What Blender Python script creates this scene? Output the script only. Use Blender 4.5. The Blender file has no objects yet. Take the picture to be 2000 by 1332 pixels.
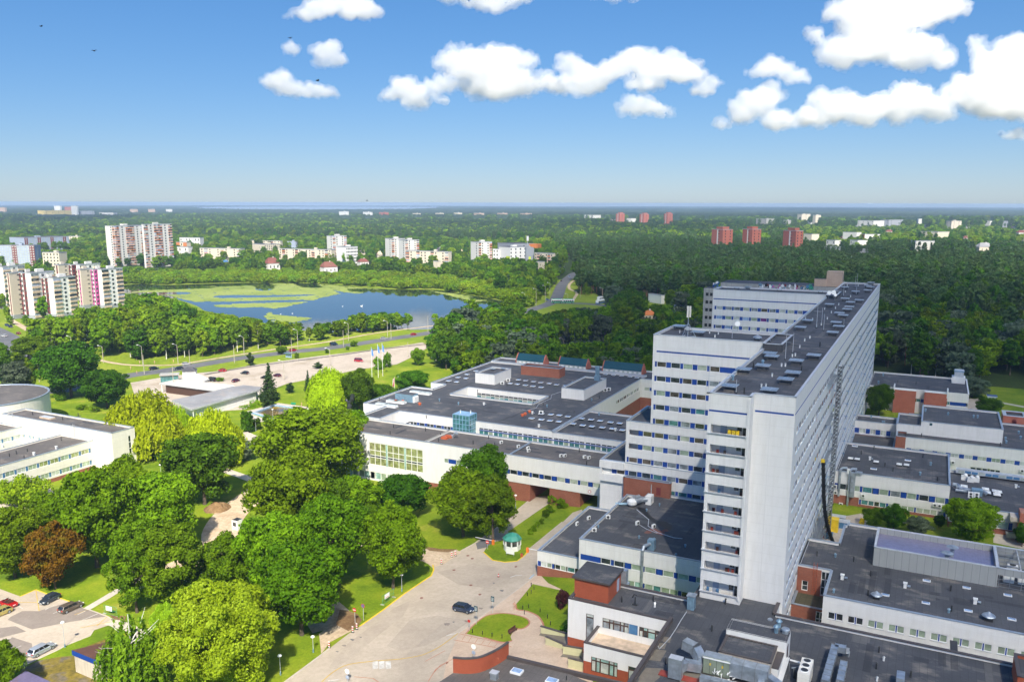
import bpy,bmesh,math,random
import numpy as np
from mathutils import Vector,Matrix
random.seed(7);np.random.seed(7)
rad=math.radians
sc=bpy.context.scene
CAM_H,FPX,CYP=76.0,1637.6,706.5
PITCH,ROLL,YAW=rad(10.705),rad(.126),rad(-26.58)
_cp,_sp,_cy,_sy=math.cos(PITCH),math.sin(PITCH),math.cos(YAW),math.sin(YAW)
FW=np.array([_sy*_cp,_cy*_cp,-_sp]);_r=np.array([_cy,-_sy,0.]);_u=np.cross(_r,FW)
RT=_r*math.cos(ROLL)+_u*math.sin(ROLL);UP=-_r*math.sin(ROLL)+_u*math.cos(ROLL)
cam=bpy.data.cameras.new('camera');camo=bpy.data.objects.new('camera',cam);sc.collection.objects.link(camo)
camo.matrix_world=Matrix(((RT[0],UP[0],-FW[0],0),(RT[1],UP[1],-FW[1],0),(RT[2],UP[2],-FW[2],CAM_H),(0,0,0,1)))
cam.sensor_width=36;cam.lens=FPX/2000*36;cam.shift_y=(CYP-666)/2000;cam.clip_start=1;cam.clip_end=60000
sc.camera=camo
SUN_EL,SUN_HEAD=rad(46),rad(-29)
SUN=np.array([-math.sin(SUN_HEAD)*math.cos(SUN_EL),-math.cos(SUN_HEAD)*math.cos(SUN_EL),math.sin(SUN_EL)])
w=bpy.data.worlds.new('World');sc.world=w;w.use_nodes=True
nt=w.node_tree;bg=nt.nodes['Background']
sky=nt.nodes.new('ShaderNodeTexSky');sky.sky_type='NISHITA';sky.sun_disc=False
sky.sun_elevation=SUN_EL;sky.sun_rotation=math.atan2(SUN[0],SUN[1]);sky.altitude=0
sky.air_density=1.0;sky.dust_density=.2;sky.ozone_density=4.5
tn=nt.nodes.new('ShaderNodeMix');tn.data_type='RGBA';tn.blend_type='MULTIPLY';tn.inputs[0].default_value=1;tn.inputs[7].default_value=(.69,.86,1.22,1)
gm=nt.nodes.new('ShaderNodeGamma');gm.inputs[1].default_value=.62;nt.links.new(sky.outputs[0],tn.inputs[6]);nt.links.new(tn.outputs[2],gm.inputs[0]);hs=nt.nodes.new('ShaderNodeHueSaturation');hs.inputs['Saturation'].default_value=1.3;nt.links.new(gm.outputs[0],hs.inputs['Color']);nt.links.new(hs.outputs[0],bg.inputs[0]);bg.inputs[1].default_value=.122
sl=bpy.data.lights.new('sun','SUN');sl.energy=4.9;sl.angle=rad(.5);sl.color=(1,.93,.80)
so=bpy.data.objects.new('sun',sl);sc.collection.objects.link(so)
so.rotation_euler=Vector(SUN).to_track_quat('Z','Y').to_euler();so.location=(0,0,300)
sc.view_settings.view_transform='Standard';sc.view_settings.look='None';sc.view_settings.gamma=1
sc.view_settings.use_curve_mapping=False;sc.view_settings.exposure=.78
cy=sc.cycles;cy.max_bounces=18;cy.diffuse_bounces=3;cy.glossy_bounces=2;cy.transmission_bounces=2
cy.volume_bounces=16;cy.transparent_max_bounces=16;cy.use_denoising=True;cy.sample_clamp_indirect=6
cy.use_adaptive_sampling=True;cy.adaptive_threshold=.02
def ray(x,y):return FW+RT*((x-1000)/FPX)-UP*((y-CYP)/FPX)
def gz(X):return float(np.interp(X,[-118,-75,-48],[-2.4,.2,4.2]))
def P(x,y,z=0.):
 d=ray(x,y);t=(z-CAM_H)/d[2];return Vector((d[0]*t,d[1]*t,z))
def G(x,y):
 z=0.
 for _ in range(40):p=P(x,y,z);z=.5*z+.5*gz(p.x)
 return Vector((p.x,p.y,gz(p.x)))
def onY(x,y,Y):
 d=ray(x,y);t=Y/d[1];return Vector((d[0]*t,Y,CAM_H+d[2]*t))
def onX(x,y,X):
 d=ray(x,y);t=X/d[0];return Vector((X,d[1]*t,CAM_H+d[2]*t))
def depth(p):return(p[0]*FW[0]+p[1]*FW[1]+(p[2]-CAM_H)*FW[2])
def project(X,Y,Z):
 v=np.array([X,Y,Z-CAM_H]);d=v@FW
 return(1000+FPX*(v@RT)/d,CYP-FPX*(v@UP)/d)
def Zat(p,y):
 lo,hi=-10.,400.
 for _ in range(40):
  m=(lo+hi)/2
  if project(p[0],p[1],m)[1]>y:lo=m
  else:hi=m
 return lo
def crop(x0,y0,k):return lambda x,y:(x0+x*k,y0+y*k)
z7=crop(690,660,600/1998);z8=crop(1240,500,520/1979);a2=crop(1560,680,440/1542);a3=crop(1500,980,500/1892)
a4=crop(1020,960,540/1934);a5=crop(500,932,600/1998);a6=crop(0,932,500/1665);b5=crop(0,640,.25);b6=crop(400,640,.25)
c1=crop(1120,700,300/1332);c3=crop(690,820,300/1998);c4=crop(1540,640,220/666);d1=crop(1760,720,240/1776)
d2=crop(1820,900,180/1332);d3=crop(1560,900,200/1480);d4=crop(1780,1040,220/1004);d5=crop(1270,1190,350/2000)
d6=crop(1020,1180,280/2000);e1=crop(0,500,260/1924);e7=crop(0,1080,340/1797);e8=crop(240,690,.19);e5=crop(900,440,.17)
MATS={}
def nodes(name):
 m=bpy.data.materials.new(name);m.use_nodes=True;MATS[name]=m
 n=m.node_tree.nodes;l=m.node_tree.links;return m,n,l,n['Principled BSDF']
def _noise(n,l,scale,detail=4,vec=None,rough=.55):
 t=n.new('ShaderNodeTexNoise');t.inputs['Scale'].default_value=scale;t.inputs['Detail'].default_value=detail
 t.inputs['Roughness'].default_value=rough
 if vec is not None:l.new(vec,t.inputs['Vector'])
 return t.outputs['Fac']
def _ramp(n,l,fac,stops):
 r=n.new('ShaderNodeValToRGB');l.new(fac,r.inputs[0]);e=r.color_ramp.elements
 while len(e)<len(stops):e.new(.5)
 for k,(p,c)in enumerate(stops):e[k].position=p;e[k].color=(*c,1)
 return r.outputs[0]
def _mix(n,l,fac,a,b,mode='MIX'):
 x=n.new('ShaderNodeMix');x.data_type='RGBA';x.blend_type=mode
 if isinstance(fac,(int,float)):x.inputs[0].default_value=fac
 else:l.new(fac,x.inputs[0])
 for s,v in((6,a),(7,b)):
  if isinstance(v,tuple):x.inputs[s].default_value=(*v,1)
  else:l.new(v,x.inputs[s])
 return x.outputs[2]
def _pos(n,l,sc3=(1,1,1)):
 g=n.new('ShaderNodeNewGeometry');m=n.new('ShaderNodeMapping');m.inputs['Scale'].default_value=sc3
 l.new(g.outputs['Position'],m.inputs[0]);return m.outputs[0]
def _math(n,l,op,a,b=0.):
 m=n.new('ShaderNodeMath');m.operation=op
 for k,v in((0,a),(1,b)):
  if isinstance(v,(int,float)):m.inputs[k].default_value=v
  else:l.new(v,m.inputs[k])
 return m.outputs[0]
def _bump(n,l,b,h,strength,dist=.1):
 x=n.new('ShaderNodeBump');x.inputs['Strength'].default_value=strength;x.inputs['Distance'].default_value=dist
 l.new(h,x.inputs['Height']);l.new(x.outputs[0],b.inputs['Normal'])
def plain(name,col,rough=.6,metal=0,var=.12,scale=1.5,spec=.5):
 m,n,l,b=nodes(name);b.inputs['Roughness'].default_value=rough;b.inputs['Metallic'].default_value=metal
 b.inputs['Specular IOR Level'].default_value=spec
 f=_noise(n,l,scale,5,_pos(n,l));lo=tuple(c*(1-var)for c in col);hi=tuple(min(1,c*(1+var))for c in col)
 l.new(_ramp(n,l,f,[(.3,lo),(.7,hi)]),b.inputs['Base Color']);return m
def wallcoat(name,col,dirt=.12,joints=(5.8,1.62),jd=.12):
 """painted concrete panels: faint panel joints, soft mottling and rain streaks"""
 m,n,l,b=nodes(name);b.inputs['Roughness'].default_value=.75
 g=n.new('ShaderNodeNewGeometry');s=n.new('ShaderNodeSeparateXYZ');l.new(g.outputs['Position'],s.inputs[0])
 u=_math(n,l,'ADD',s.outputs[0],s.outputs[1]);z=s.outputs[2]
 def line(v,per,wd):
  q=_math(n,l,'FRACT',_math(n,l,'DIVIDE',v,per));return _math(n,l,'LESS_THAN',q,wd/per)
 jt=_math(n,l,'MAXIMUM',line(u,joints[0],.09),line(z,joints[1],.06))
 c=n.new('ShaderNodeCombineXYZ');l.new(u,c.inputs[0]);l.new(_math(n,l,'MULTIPLY',z,.12),c.inputs[1])
 st=_noise(n,l,1.3,6,c.outputs[0],.7);mo=_noise(n,l,.35,5,g.outputs['Position'])
 d=tuple(x*(1-dirt)for x in(col[0],col[1]*.99,col[2]*.96))
 a=_mix(n,l,_math(n,l,'MULTIPLY',_math(n,l,'GREATER_THAN',st,.0),_ramp(n,l,st,[(.45,(0,)*3),(.75,(1,)*3)])),col,d)
 a=_mix(n,l,_ramp(n,l,mo,[(.4,(0,)*3),(.7,(.6,)*3)]),a,tuple(x*(1-dirt*.7)for x in col))
 a=_mix(n,l,_math(n,l,'MULTIPLY',jt,jd*3),a,tuple(x*.7 for x in col));l.new(a,b.inputs['Base Color'])
 return m
def brickmat(name,c1_,c2_,mortar):
 m,n,l,b=nodes(name);b.inputs['Roughness'].default_value=.85
 g=n.new('ShaderNodeNewGeometry');s=n.new('ShaderNodeSeparateXYZ');l.new(g.outputs['Position'],s.inputs[0])
 c=n.new('ShaderNodeCombineXYZ');l.new(_math(n,l,'ADD',s.outputs[0],s.outputs[1]),c.inputs[0]);l.new(s.outputs[2],c.inputs[1])
 t=n.new('ShaderNodeTexBrick');l.new(c.outputs[0],t.inputs['Vector']);t.inputs['Scale'].default_value=1
 t.inputs['Brick Width'].default_value=.3;t.inputs['Row Height'].default_value=.1;t.inputs['Mortar Size'].default_value=.012
 for k,v in(('Color1',c1_),('Color2',c2_),('Mortar',mortar)):t.inputs[k].default_value=(*v,1)
 mo=_noise(n,l,.5,6,g.outputs['Position'],.65)
 l.new(_mix(n,l,_ramp(n,l,mo,[(.35,(0,)*3),(.75,(.5,)*3)]),t.outputs['Color'],tuple(x*.6 for x in c1_)),b.inputs['Base Color']);return m
def roofmat(name,col,stain):
 """bitumen felt: strips, patches, dusty stains"""
 m,n,l,b=nodes(name);b.inputs['Roughness'].default_value=.8
 g=n.new('ShaderNodeNewGeometry');s=n.new('ShaderNodeSeparateXYZ');l.new(g.outputs['Position'],s.inputs[0])
 wv=_noise(n,l,.15,2,g.outputs['Position'])
 u=_math(n,l,'ADD',s.outputs[1],_math(n,l,'MULTIPLY',wv,.6))
 q=_math(n,l,'FRACT',s.outputs[0]);sm=_math(n,l,'LESS_THAN',q,.055)
 q2=_math(n,l,'LESS_THAN',_math(n,l,'FRACT',_math(n,l,'DIVIDE',u,7.3)),.012)
 big=_noise(n,l,.09,6,g.outputs['Position'],.6);fine=_noise(n,l,2.2,7,g.outputs['Position'],.75)
 a=_ramp(n,l,big,[(.3,tuple(x*.78 for x in col)),(.5,col),(.72,tuple(x*1.45 for x in col))])
 a=_mix(n,l,_ramp(n,l,fine,[(.35,(.45,)*3),(.65,(0,)*3)]),a,tuple(x*.6 for x in col))
 st=_noise(n,l,.21,5,_pos(n,l,(1,1.7,1)),.65)
 a=_mix(n,l,_ramp(n,l,st,[(.54,(0,)*3),(.70,(.85,)*3)]),a,stain)
 a=_mix(n,l,_math(n,l,'MULTIPLY',_math(n,l,'MAXIMUM',sm,q2),.55),a,tuple(x*.45 for x in col))
 l.new(a,b.inputs['Base Color']);_bump(n,l,b,fine,.25,.05);return m
def glass(name,col,rough=.06,metal=0.,var=.5,spec=.9):
 m,n,l,b=nodes(name);b.inputs['Roughness'].default_value=rough;b.inputs['Metallic'].default_value=metal
 b.inputs['Specular IOR Level'].default_value=spec;b.inputs['IOR'].default_value=1.6
 f=_noise(n,l,.8,3,_pos(n,l));l.new(_ramp(n,l,f,[(.35,tuple(c*(1-var)for c in col)),(.65,tuple(c*(1+var)for c in col))]),b.inputs['Base Color']);return m
def groundmat(name,stops,scale,fine=(3.,.35),bump=.4,rough=.95,fine_col=.6):
 m,n,l,b=nodes(name);b.inputs['Roughness'].default_value=rough;b.inputs['Specular IOR Level'].default_value=.2
 f=_noise(n,l,scale,8,_pos(n,l),.62);f2=_noise(n,l,fine[0],6,_pos(n,l),.7)
 a=_ramp(n,l,f,stops)
 a=_mix(n,l,_ramp(n,l,f2,[(.35,(fine[1],)*3),(.62,(0,)*3)]),a,(0.,0.,0.))if fine_col==0 else _mix(n,l,_ramp(n,l,f2,[(.35,(fine[1],)*3),(.62,(0,)*3)]),a,tuple(x*fine_col for x in stops[0][1]))
 l.new(a,b.inputs['Base Color']);_bump(n,l,b,f2,bump,.08);return m
wallcoat('white',(.78,.77,.75),.13);wallcoat('white_clean',(.80,.79,.765),.1,(9,4),.05);wallcoat('cream',(.80,.76,.68),.10)
wallcoat('white_far',(.74,.72,.67),.12,(3.2,2.8),.5);wallcoat('cream_far',(.72,.64,.50),.15,(3.2,2.8),.5)
wallcoat('yellow_far',(.72,.56,.20),.15,(3.2,2.8),.5);wallcoat('concrete',(.42,.41,.38),.35,(3,3),.5);wallcoat('greyclad',(.33,.345,.345),.1,(1.2,20),.35)
wallcoat('yellow_wall',(.62,.60,.36),.1);wallcoat('grey_side',(.36,.38,.42),.1);wallcoat('bluegrey',(.38,.44,.56),.12,(3.2,2.8),.6)
wallcoat('beige_wall',(.66,.58,.47),.08);wallcoat('rust_white',(.62,.55,.46),.45,(2.4,3),.6)
brickmat('brick',(.34,.10,.055),(.27,.075,.045),(.30,.17,.12));brickmat('brick_red',(.40,.085,.035),(.36,.07,.03),(.33,.10,.05))
brickmat('brick_far',(.50,.13,.075),(.42,.11,.07),(.4,.2,.15));brickmat('brick_pale',(.62,.44,.32),(.52,.36,.27),(.5,.4,.32))
roofmat('bitumen',(.075,.078,.088),(.23,.205,.18));roofmat('bitumen_warm',(.12,.108,.10),(.24,.20,.17))
roofmat('bitumen_green',(.075,.068,.038),(.12,.10,.06));roofmat('roof_grey',(.30,.30,.31),(.35,.30,.26))
roofmat('roof_white',(.70,.66,.58),(.5,.42,.33));roofmat('roof_red',(.22,.07,.05),(.2,.1,.08));roofmat('roof_dark',(.07,.07,.085),(.12,.11,.1))
plain('cap',(.36,.42,.50),.35,.35);plain('cap_dark',(.085,.07,.065),.5);plain('cap_pale',(.55,.57,.60),.4,.2)
plain('blue',(.006,.055,.30),.5);plain('blue_mid',(.07,.19,.36),.5);plain('frame',(.82,.82,.82),.4,var=.03)
plain('frame_brown',(.07,.035,.025),.4);plain('frame_blue',(.25,.42,.60),.4);plain('teal',(.006,.06,.085),.45)
plain('galv',(.42,.47,.52),.38,.6,.25,1.2);plain('galv_blue',(.20,.32,.42),.4,.3,.25);plain('dark_metal',(.03,.032,.035),.5);plain('steel',(.33,.35,.37),.35,.6)
plain('white_paint',(.80,.80,.78),.45,var=.05);plain('red_paint',(.55,.02,.015),.4);plain('orange_rust',(.48,.10,.035),.7,var=.4,scale=3)
plain('yellow_paint',(.75,.52,.02),.5);plain('green_paint',(.03,.30,.15),.5);plain('black',(.012,.012,.013),.5);plain('unit_green',(.27,.32,.25),.5,.2)
plain('wood',(.10,.045,.03),.7);plain('orange_paint',(.80,.20,.03),.5);plain('booth_green',(.05,.26,.20),.45);plain('lilac_metal',(.36,.34,.47),.35,.5)
plain('stone_tile',(.52,.46,.38),.8);plain('terrace',(.60,.46,.33),.85,var=.3,scale=.6);plain('patch',(.19,.165,.13),.9);plain('tar',(.012,.012,.014),.5)
plain('lamp_white',(.85,.85,.82),.3,var=.02);plain('rubber',(.015,.015,.015),.8);plain('skin',(.55,.33,.24),.6);plain('cloth_dark',(.02,.02,.03),.9);plain('cloth_white',(.7,.7,.7),.9);plain('cloth_orange',(.7,.18,.05),.9);plain('cloth_blue',(.03,.06,.2),.9)
plain('concrete_pole',(.42,.38,.30),.8);plain('flag_red',(.34,.02,.04),.8);plain('flag_blue',(.10,.25,.6),.8);plain('flag_white',(.8,.8,.8),.8);plain('bronze',(.045,.05,.055),.45,.4)
plain('pink',(.55,.10,.33),.7,var=.25,scale=.4);plain('burgundy',(.19,.035,.035),.7);plain('orange_panel',(.62,.20,.05),.7);plain('lime',(.62,.75,.02),.6);plain('salmon',(.74,.42,.30),.7,var=.35,scale=.3)
roofmat('rusty_roof',(.14,.12,.22),(.3,.12,.05));plain('curtain',(.45,.48,.36),.8,var=.25,scale=2);plain('chair_red',(.3,.05,.03),.6);plain('brownroof',(.22,.085,.06),.8)
roofmat('felt_dark',(.05,.052,.06),(.12,.11,.1));roofmat('felt_light',(.12,.118,.12),(.24,.2,.17));glass('glass_dark',(.035,.045,.05));glass('glass_brown',(.09,.075,.06));glass('glass_green',(.30,.38,.28),.15,0,.2);glass('glass_blind',(.42,.47,.38),.2,0,.2)
glass('glass_light',(.50,.54,.50),.15,0,.25);glass('glass_grey',(.22,.25,.27),.1);glass('glass_teal',(.06,.20,.20),.08,0,.4);glass('glass_aqua',(.30,.48,.44),.12,0,.25)
glass('glass_curtain',(.26,.29,.12),.15,0,.4);glass('glass_purple',(.12,.02,.16),.2);glass('glass_sky',(.30,.42,.62),.1,0,.2);glass('glass_car',(.02,.022,.025),.04)
GL=['glass_brown','glass_dark','glass_brown','glass_green','glass_grey','glass_blind','glass_dark']
plain('clear_road',(.3,.3,.3))
groundmat('grass',[(.30,(.085,.13,.012)),(.5,(.16,.22,.018)),(.68,(.25,.29,.03)),(.8,(.33,.32,.07))],.045,(1.2,.5),.6)
groundmat('lawn',[(.28,(.09,.16,.006)),(.45,(.17,.255,.008)),(.6,(.25,.31,.014)),(.72,(.36,.33,.06)),(.85,(.20,.25,.012))],.12,(2.2,.45),.6)
groundmat('wood_floor',[(.3,(.02,.04,.008)),(.6,(.05,.08,.015)),(.8,(.10,.11,.03))],.05,(1,.5),.5)
groundmat('meadow',[(.3,(.15,.23,.010)),(.55,(.24,.31,.02)),(.75,(.36,.37,.05))],.04,(.6,.5),.8)
groundmat('asphalt_light',[(.3,(.40,.335,.265)),(.5,(.49,.415,.33)),(.62,(.54,.46,.37)),(.8,(.39,.325,.26))],.08,(1.3,.35),.2,.85,.75)
groundmat('asphalt',[(.3,(.12,.125,.135)),(.6,(.17,.17,.18)),(.8,(.21,.2,.2))],.1,(1.5,.3),.2,.85,.7)
groundmat('asphalt_patch_and_shadow',[(.3,(.25,.21,.18)),(.6,(.29,.245,.21)),(.8,(.33,.28,.24))],.2,(1.5,.35),.2,.85,.7)
groundmat('gravel',[(.25,(.42,.355,.29)),(.5,(.54,.465,.385)),(.66,(.40,.33,.25)),(.8,(.30,.31,.14))],.07,(1.6,.45),.4,.95,.6)
groundmat('asphalt_darker',[(.3,(.38,.32,.255)),(.55,(.455,.385,.31)),(.8,(.51,.435,.35))],.15,(1.6,.35),.2,.85,.75)  # driveway tone a little darker than asphalt_light
groundmat('sand',[(.3,(.42,.30,.19)),(.5,(.60,.47,.33)),(.8,(.70,.58,.43))],.15,(1.4,.5),.5,.95,.6)
groundmat('soil',[(.3,(.16,.09,.045)),(.6,(.28,.18,.09)),(.8,(.36,.26,.12))],.5,(2.5,.6),.9)
groundmat('paving',[(.3,(.50,.37,.28)),(.5,(.60,.46,.34)),(.75,(.66,.53,.41))],.25,(2.4,.35),.2,.9,.7)
groundmat('kerb_yellow',[(.3,(.70,.50,.03)),(.6,(.75,.55,.06)),(.8,(.6,.5,.2))],.8,(3,.4),.2);groundmat('line_white',[(.3,(.5,.47,.42)),(.6,(.72,.70,.66)),(.8,(.6,.57,.52))],.8,(3,.5),.2)
groundmat('line_yellow',[(.3,(.55,.38,.10)),(.6,(.66,.46,.12)),(.8,(.45,.36,.2))],.8,(3,.5),.2);groundmat('line_red',[(.3,(.48,.2,.13)),(.6,(.54,.25,.17)),(.8,(.45,.3,.2))],.8,(3,.5),.2)
groundmat('moss',[(.3,(.10,.085,.03)),(.5,(.25,.19,.03)),(.62,(.18,.15,.11)),(.8,(.30,.26,.22))],.35,(1.6,.6),.9)
COL=sc.collection
class MB:
 def __init__(s):s.v=[];s.f=[];s.m=[];s.mats=[]
 def mi(s,name):
  if name not in s.mats:s.mats.append(name)
  return s.mats.index(name)
 def face(s,pts,mat):
  k=len(s.v);s.v.extend([tuple(p)for p in pts]);s.f.append(tuple(range(k,k+len(pts))));s.m.append(s.mi(mat))
 def box(s,a,b,mat,top=None,M=None):
  x0,y0,z0=a;x1,y1,z1=b
  p=[(x0,y0,z0),(x1,y0,z0),(x1,y1,z0),(x0,y1,z0),(x0,y0,z1),(x1,y0,z1),(x1,y1,z1),(x0,y1,z1)]
  if M is not None:p=[tuple(M@Vector(q))for q in p]
  k=len(s.v);s.v.extend(p);i=s.mi(mat);j=s.mi(top)if top else i
  for q,mm in(((0,3,2,1),i),((4,5,6,7),j),((0,1,5,4),i),((1,2,6,5),i),((2,3,7,6),i),((3,0,4,7),i)):s.f.append(tuple(k+e for e in q));s.m.append(mm)
 def tube(s,p0,p1,r0,r1=None,mat='steel',n=8,caps=True):
  p0=Vector(p0);p1=Vector(p1);r1=r0 if r1 is None else r1;d=(p1-p0).normalized()
  a=d.orthogonal().normalized();b=d.cross(a);k=len(s.v);i=s.mi(mat)
  for p,r in((p0,r0),(p1,r1)):
   for t in range(n):an=2*math.pi*t/n;s.v.append(tuple(p+a*(r*math.cos(an))+b*(r*math.sin(an))))
  for t in range(n):s.f.append((k+t,k+(t+1)%n,k+n+(t+1)%n,k+n+t));s.m.append(i)
  if caps:s.f.append(tuple(k+n-1-t for t in range(n)));s.m.append(i);s.f.append(tuple(k+n+t for t in range(n)));s.m.append(i)
 def path(s,pts,r,mat,n=8):
  for a,b in zip(pts[:-1],pts[1:]):s.tube(a,b,r,r,mat,n)
 def lathe(s,c,prof,mat,n=16):
  k=len(s.v);i=s.mi(mat)
  for r,z in prof:
   for t in range(n):an=2*math.pi*(t+.5)/n;s.v.append((c[0]+r*math.cos(an),c[1]+r*math.sin(an),c[2]+z))
  for q in range(len(prof)-1):
   for t in range(n):s.f.append((k+q*n+t,k+q*n+(t+1)%n,k+(q+1)*n+(t+1)%n,k+(q+1)*n+t));s.m.append(i)
  s.f.append(tuple(k+n-1-t for t in range(n)));s.m.append(i);e=k+(len(prof)-1)*n;s.f.append(tuple(e+t for t in range(n)));s.m.append(i)
 def prism(s,poly,z0,z1,mat,top=None):
  k=len(s.v);n=len(poly);i=s.mi(mat);j=s.mi(top)if top else i
  f0=z0 if callable(z0)else(lambda x,y:z0);f1=z1 if callable(z1)else(lambda x,y:z1)
  s.v+=[(p[0],p[1],f0(p[0],p[1]))for p in poly]+[(p[0],p[1],f1(p[0],p[1]))for p in poly]
  s.f.append(tuple(k+n-1-t for t in range(n)));s.m.append(i);s.f.append(tuple(k+n+t for t in range(n)));s.m.append(j)
  for t in range(n):s.f.append((k+t,k+(t+1)%n,k+n+(t+1)%n,k+n+t));s.m.append(i)
 def build(s,name,parent=None,org=None,smooth=False,label=None):
  me=bpy.data.meshes.new(name);o=Vector(org if org is not None else(parent['_o']if parent is not None and '_o' in parent else(0,0,0)))
  me.from_pydata([(p[0]-o.x,p[1]-o.y,p[2]-o.z)for p in s.v],[],s.f)
  for m in s.mats:me.materials.append(MATS[m])
  me.polygons.foreach_set('material_index',s.m)
  if smooth:me.polygons.foreach_set('use_smooth',[True]*len(s.f))
  me.update();ob=bpy.data.objects.new(name,me);COL.objects.link(ob)
  if parent is not None:ob.parent=parent;ob['_o']=tuple(o)
  else:ob.location=o
  if label:ob['label']=label
  return ob
def tag(o,label=None,cat=None,group=None,kind=None):
 if label:o['label']=label
 if cat:o['category']=cat
 if group:o['group']=group
 if kind:o['kind']=kind
 return o
def thing(name,loc,label,cat,group=None,rz=0):
 o=bpy.data.objects.new(name,None);COL.objects.link(o);o.location=loc;o.rotation_euler.z=rz;o['_o']=tuple(loc)if rz==0 else(0,0,0)
 return tag(o,label,cat,group)
def kids(o):return list(o.children)
def dup(o,loc=None,rz=None,scale=None,label=None,parent=None,group=None):
 c=o.copy();COL.objects.link(c);c.parent=parent
 if loc is not None:c.location=loc
 if rz is not None:c.rotation_euler.z=rz
 if scale is not None:c.scale=scale if isinstance(scale,(tuple,list))else(scale,)*3
 if label:c['label']=label
 if group:c['group']=group
 for k in kids(o):dup(k,parent=c)
 return c
def drape(name,poly,lift,mat,step=None):
 """flat sheet following the slope of the site"""
 bm=bmesh.new();vs=[bm.verts.new((p[0],p[1],0))for p in poly];bm.faces.new(vs)
 for x in(-118,-75,-48):
  bmesh.ops.bisect_plane(bm,geom=bm.verts[:]+bm.edges[:]+bm.faces[:],plane_co=(x,0,0),plane_no=(1,0,0))
 bmesh.ops.triangulate(bm,faces=bm.faces[:])
 for v in bm.verts:v.co.z=gz(v.co.x)+lift
 bm.normal_update()
 for f in bm.faces:
  if f.normal.z<0:f.normal_flip()
 me=bpy.data.meshes.new(name);bm.to_mesh(me);bm.free();me.materials.append(MATS[mat])
 o=bpy.data.objects.new(name,me);COL.objects.link(o);o['kind']='structure';return o
def ribbon(pts,wd):
 """polygon of a strip of width wd along ground points"""
 L,R=[],[]
 for i,p in enumerate(pts):
  a=Vector(pts[max(0,i-1)][:2]);b=Vector(pts[min(len(pts)-1,i+1)][:2]);d=(b-a).normalized();n=Vector((-d.y,d.x))
  q=Vector(p[:2]);L.append(q+n*wd/2);R.append(q-n*wd/2)
 return[tuple(q)for q in L]+[tuple(q)for q in reversed(R)]
def strip(mb,pts,wd,z,mat,h=None):
 """narrow strip (or kerb of height h) following ground points, added to mb"""
 for a,b in zip(pts[:-1],pts[1:]):
  a=Vector(a[:2]);b=Vector(b[:2]);d=(b-a)
  if d.length<1e-6:continue
  d.normalize();n=Vector((-d.y,d.x))*wd/2;e=d*wd*.12
  q=[a-n-e,b-n+e,b+n+e,a+n-e];top=[(p.x,p.y,gz(p.x)+z+(h or 0))for p in q]
  if h:
   bot=[(p.x,p.y,gz(p.x)-.1)for p in q]
   mb.face(top,mat);mb.face([bot[0],bot[1],top[1],top[0]],mat);mb.face([bot[2],bot[3],top[3],top[2]],mat);mb.face([bot[3],bot[0],top[0],top[3]],mat);mb.face([bot[1],bot[2],top[2],top[1]],mat)
  else:mb.face(top,mat)
def smoothpts(pts,n=5):
 """Catmull-Rom through points"""
 out=[];q=[Vector(p[:2])for p in pts];q=[q[0]*2-q[1]]+q+[q[-1]*2-q[-2]]
 for i in range(1,len(q)-2):
  for t in range(n):
   s=t/n;out.append(tuple(.5*((2*q[i])+(-q[i-1]+q[i+1])*s+(2*q[i-1]-5*q[i]+4*q[i+1]-q[i+2])*s*s+(-q[i-1]+3*q[i]-3*q[i+1]+q[i+2])*s**3)))
 out.append(tuple(q[-2]));return out
def inpoly(x,y,poly):
 c=False;j=len(poly)-1
 for i in range(len(poly)):
  xi,yi=poly[i][0],poly[i][1];xj,yj=poly[j][0],poly[j][1]
  if(yi>y)!=(yj>y)and x<(xj-xi)*(y-yi)/(yj-yi)+xi:c=not c
  j=i
 return c
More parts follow.
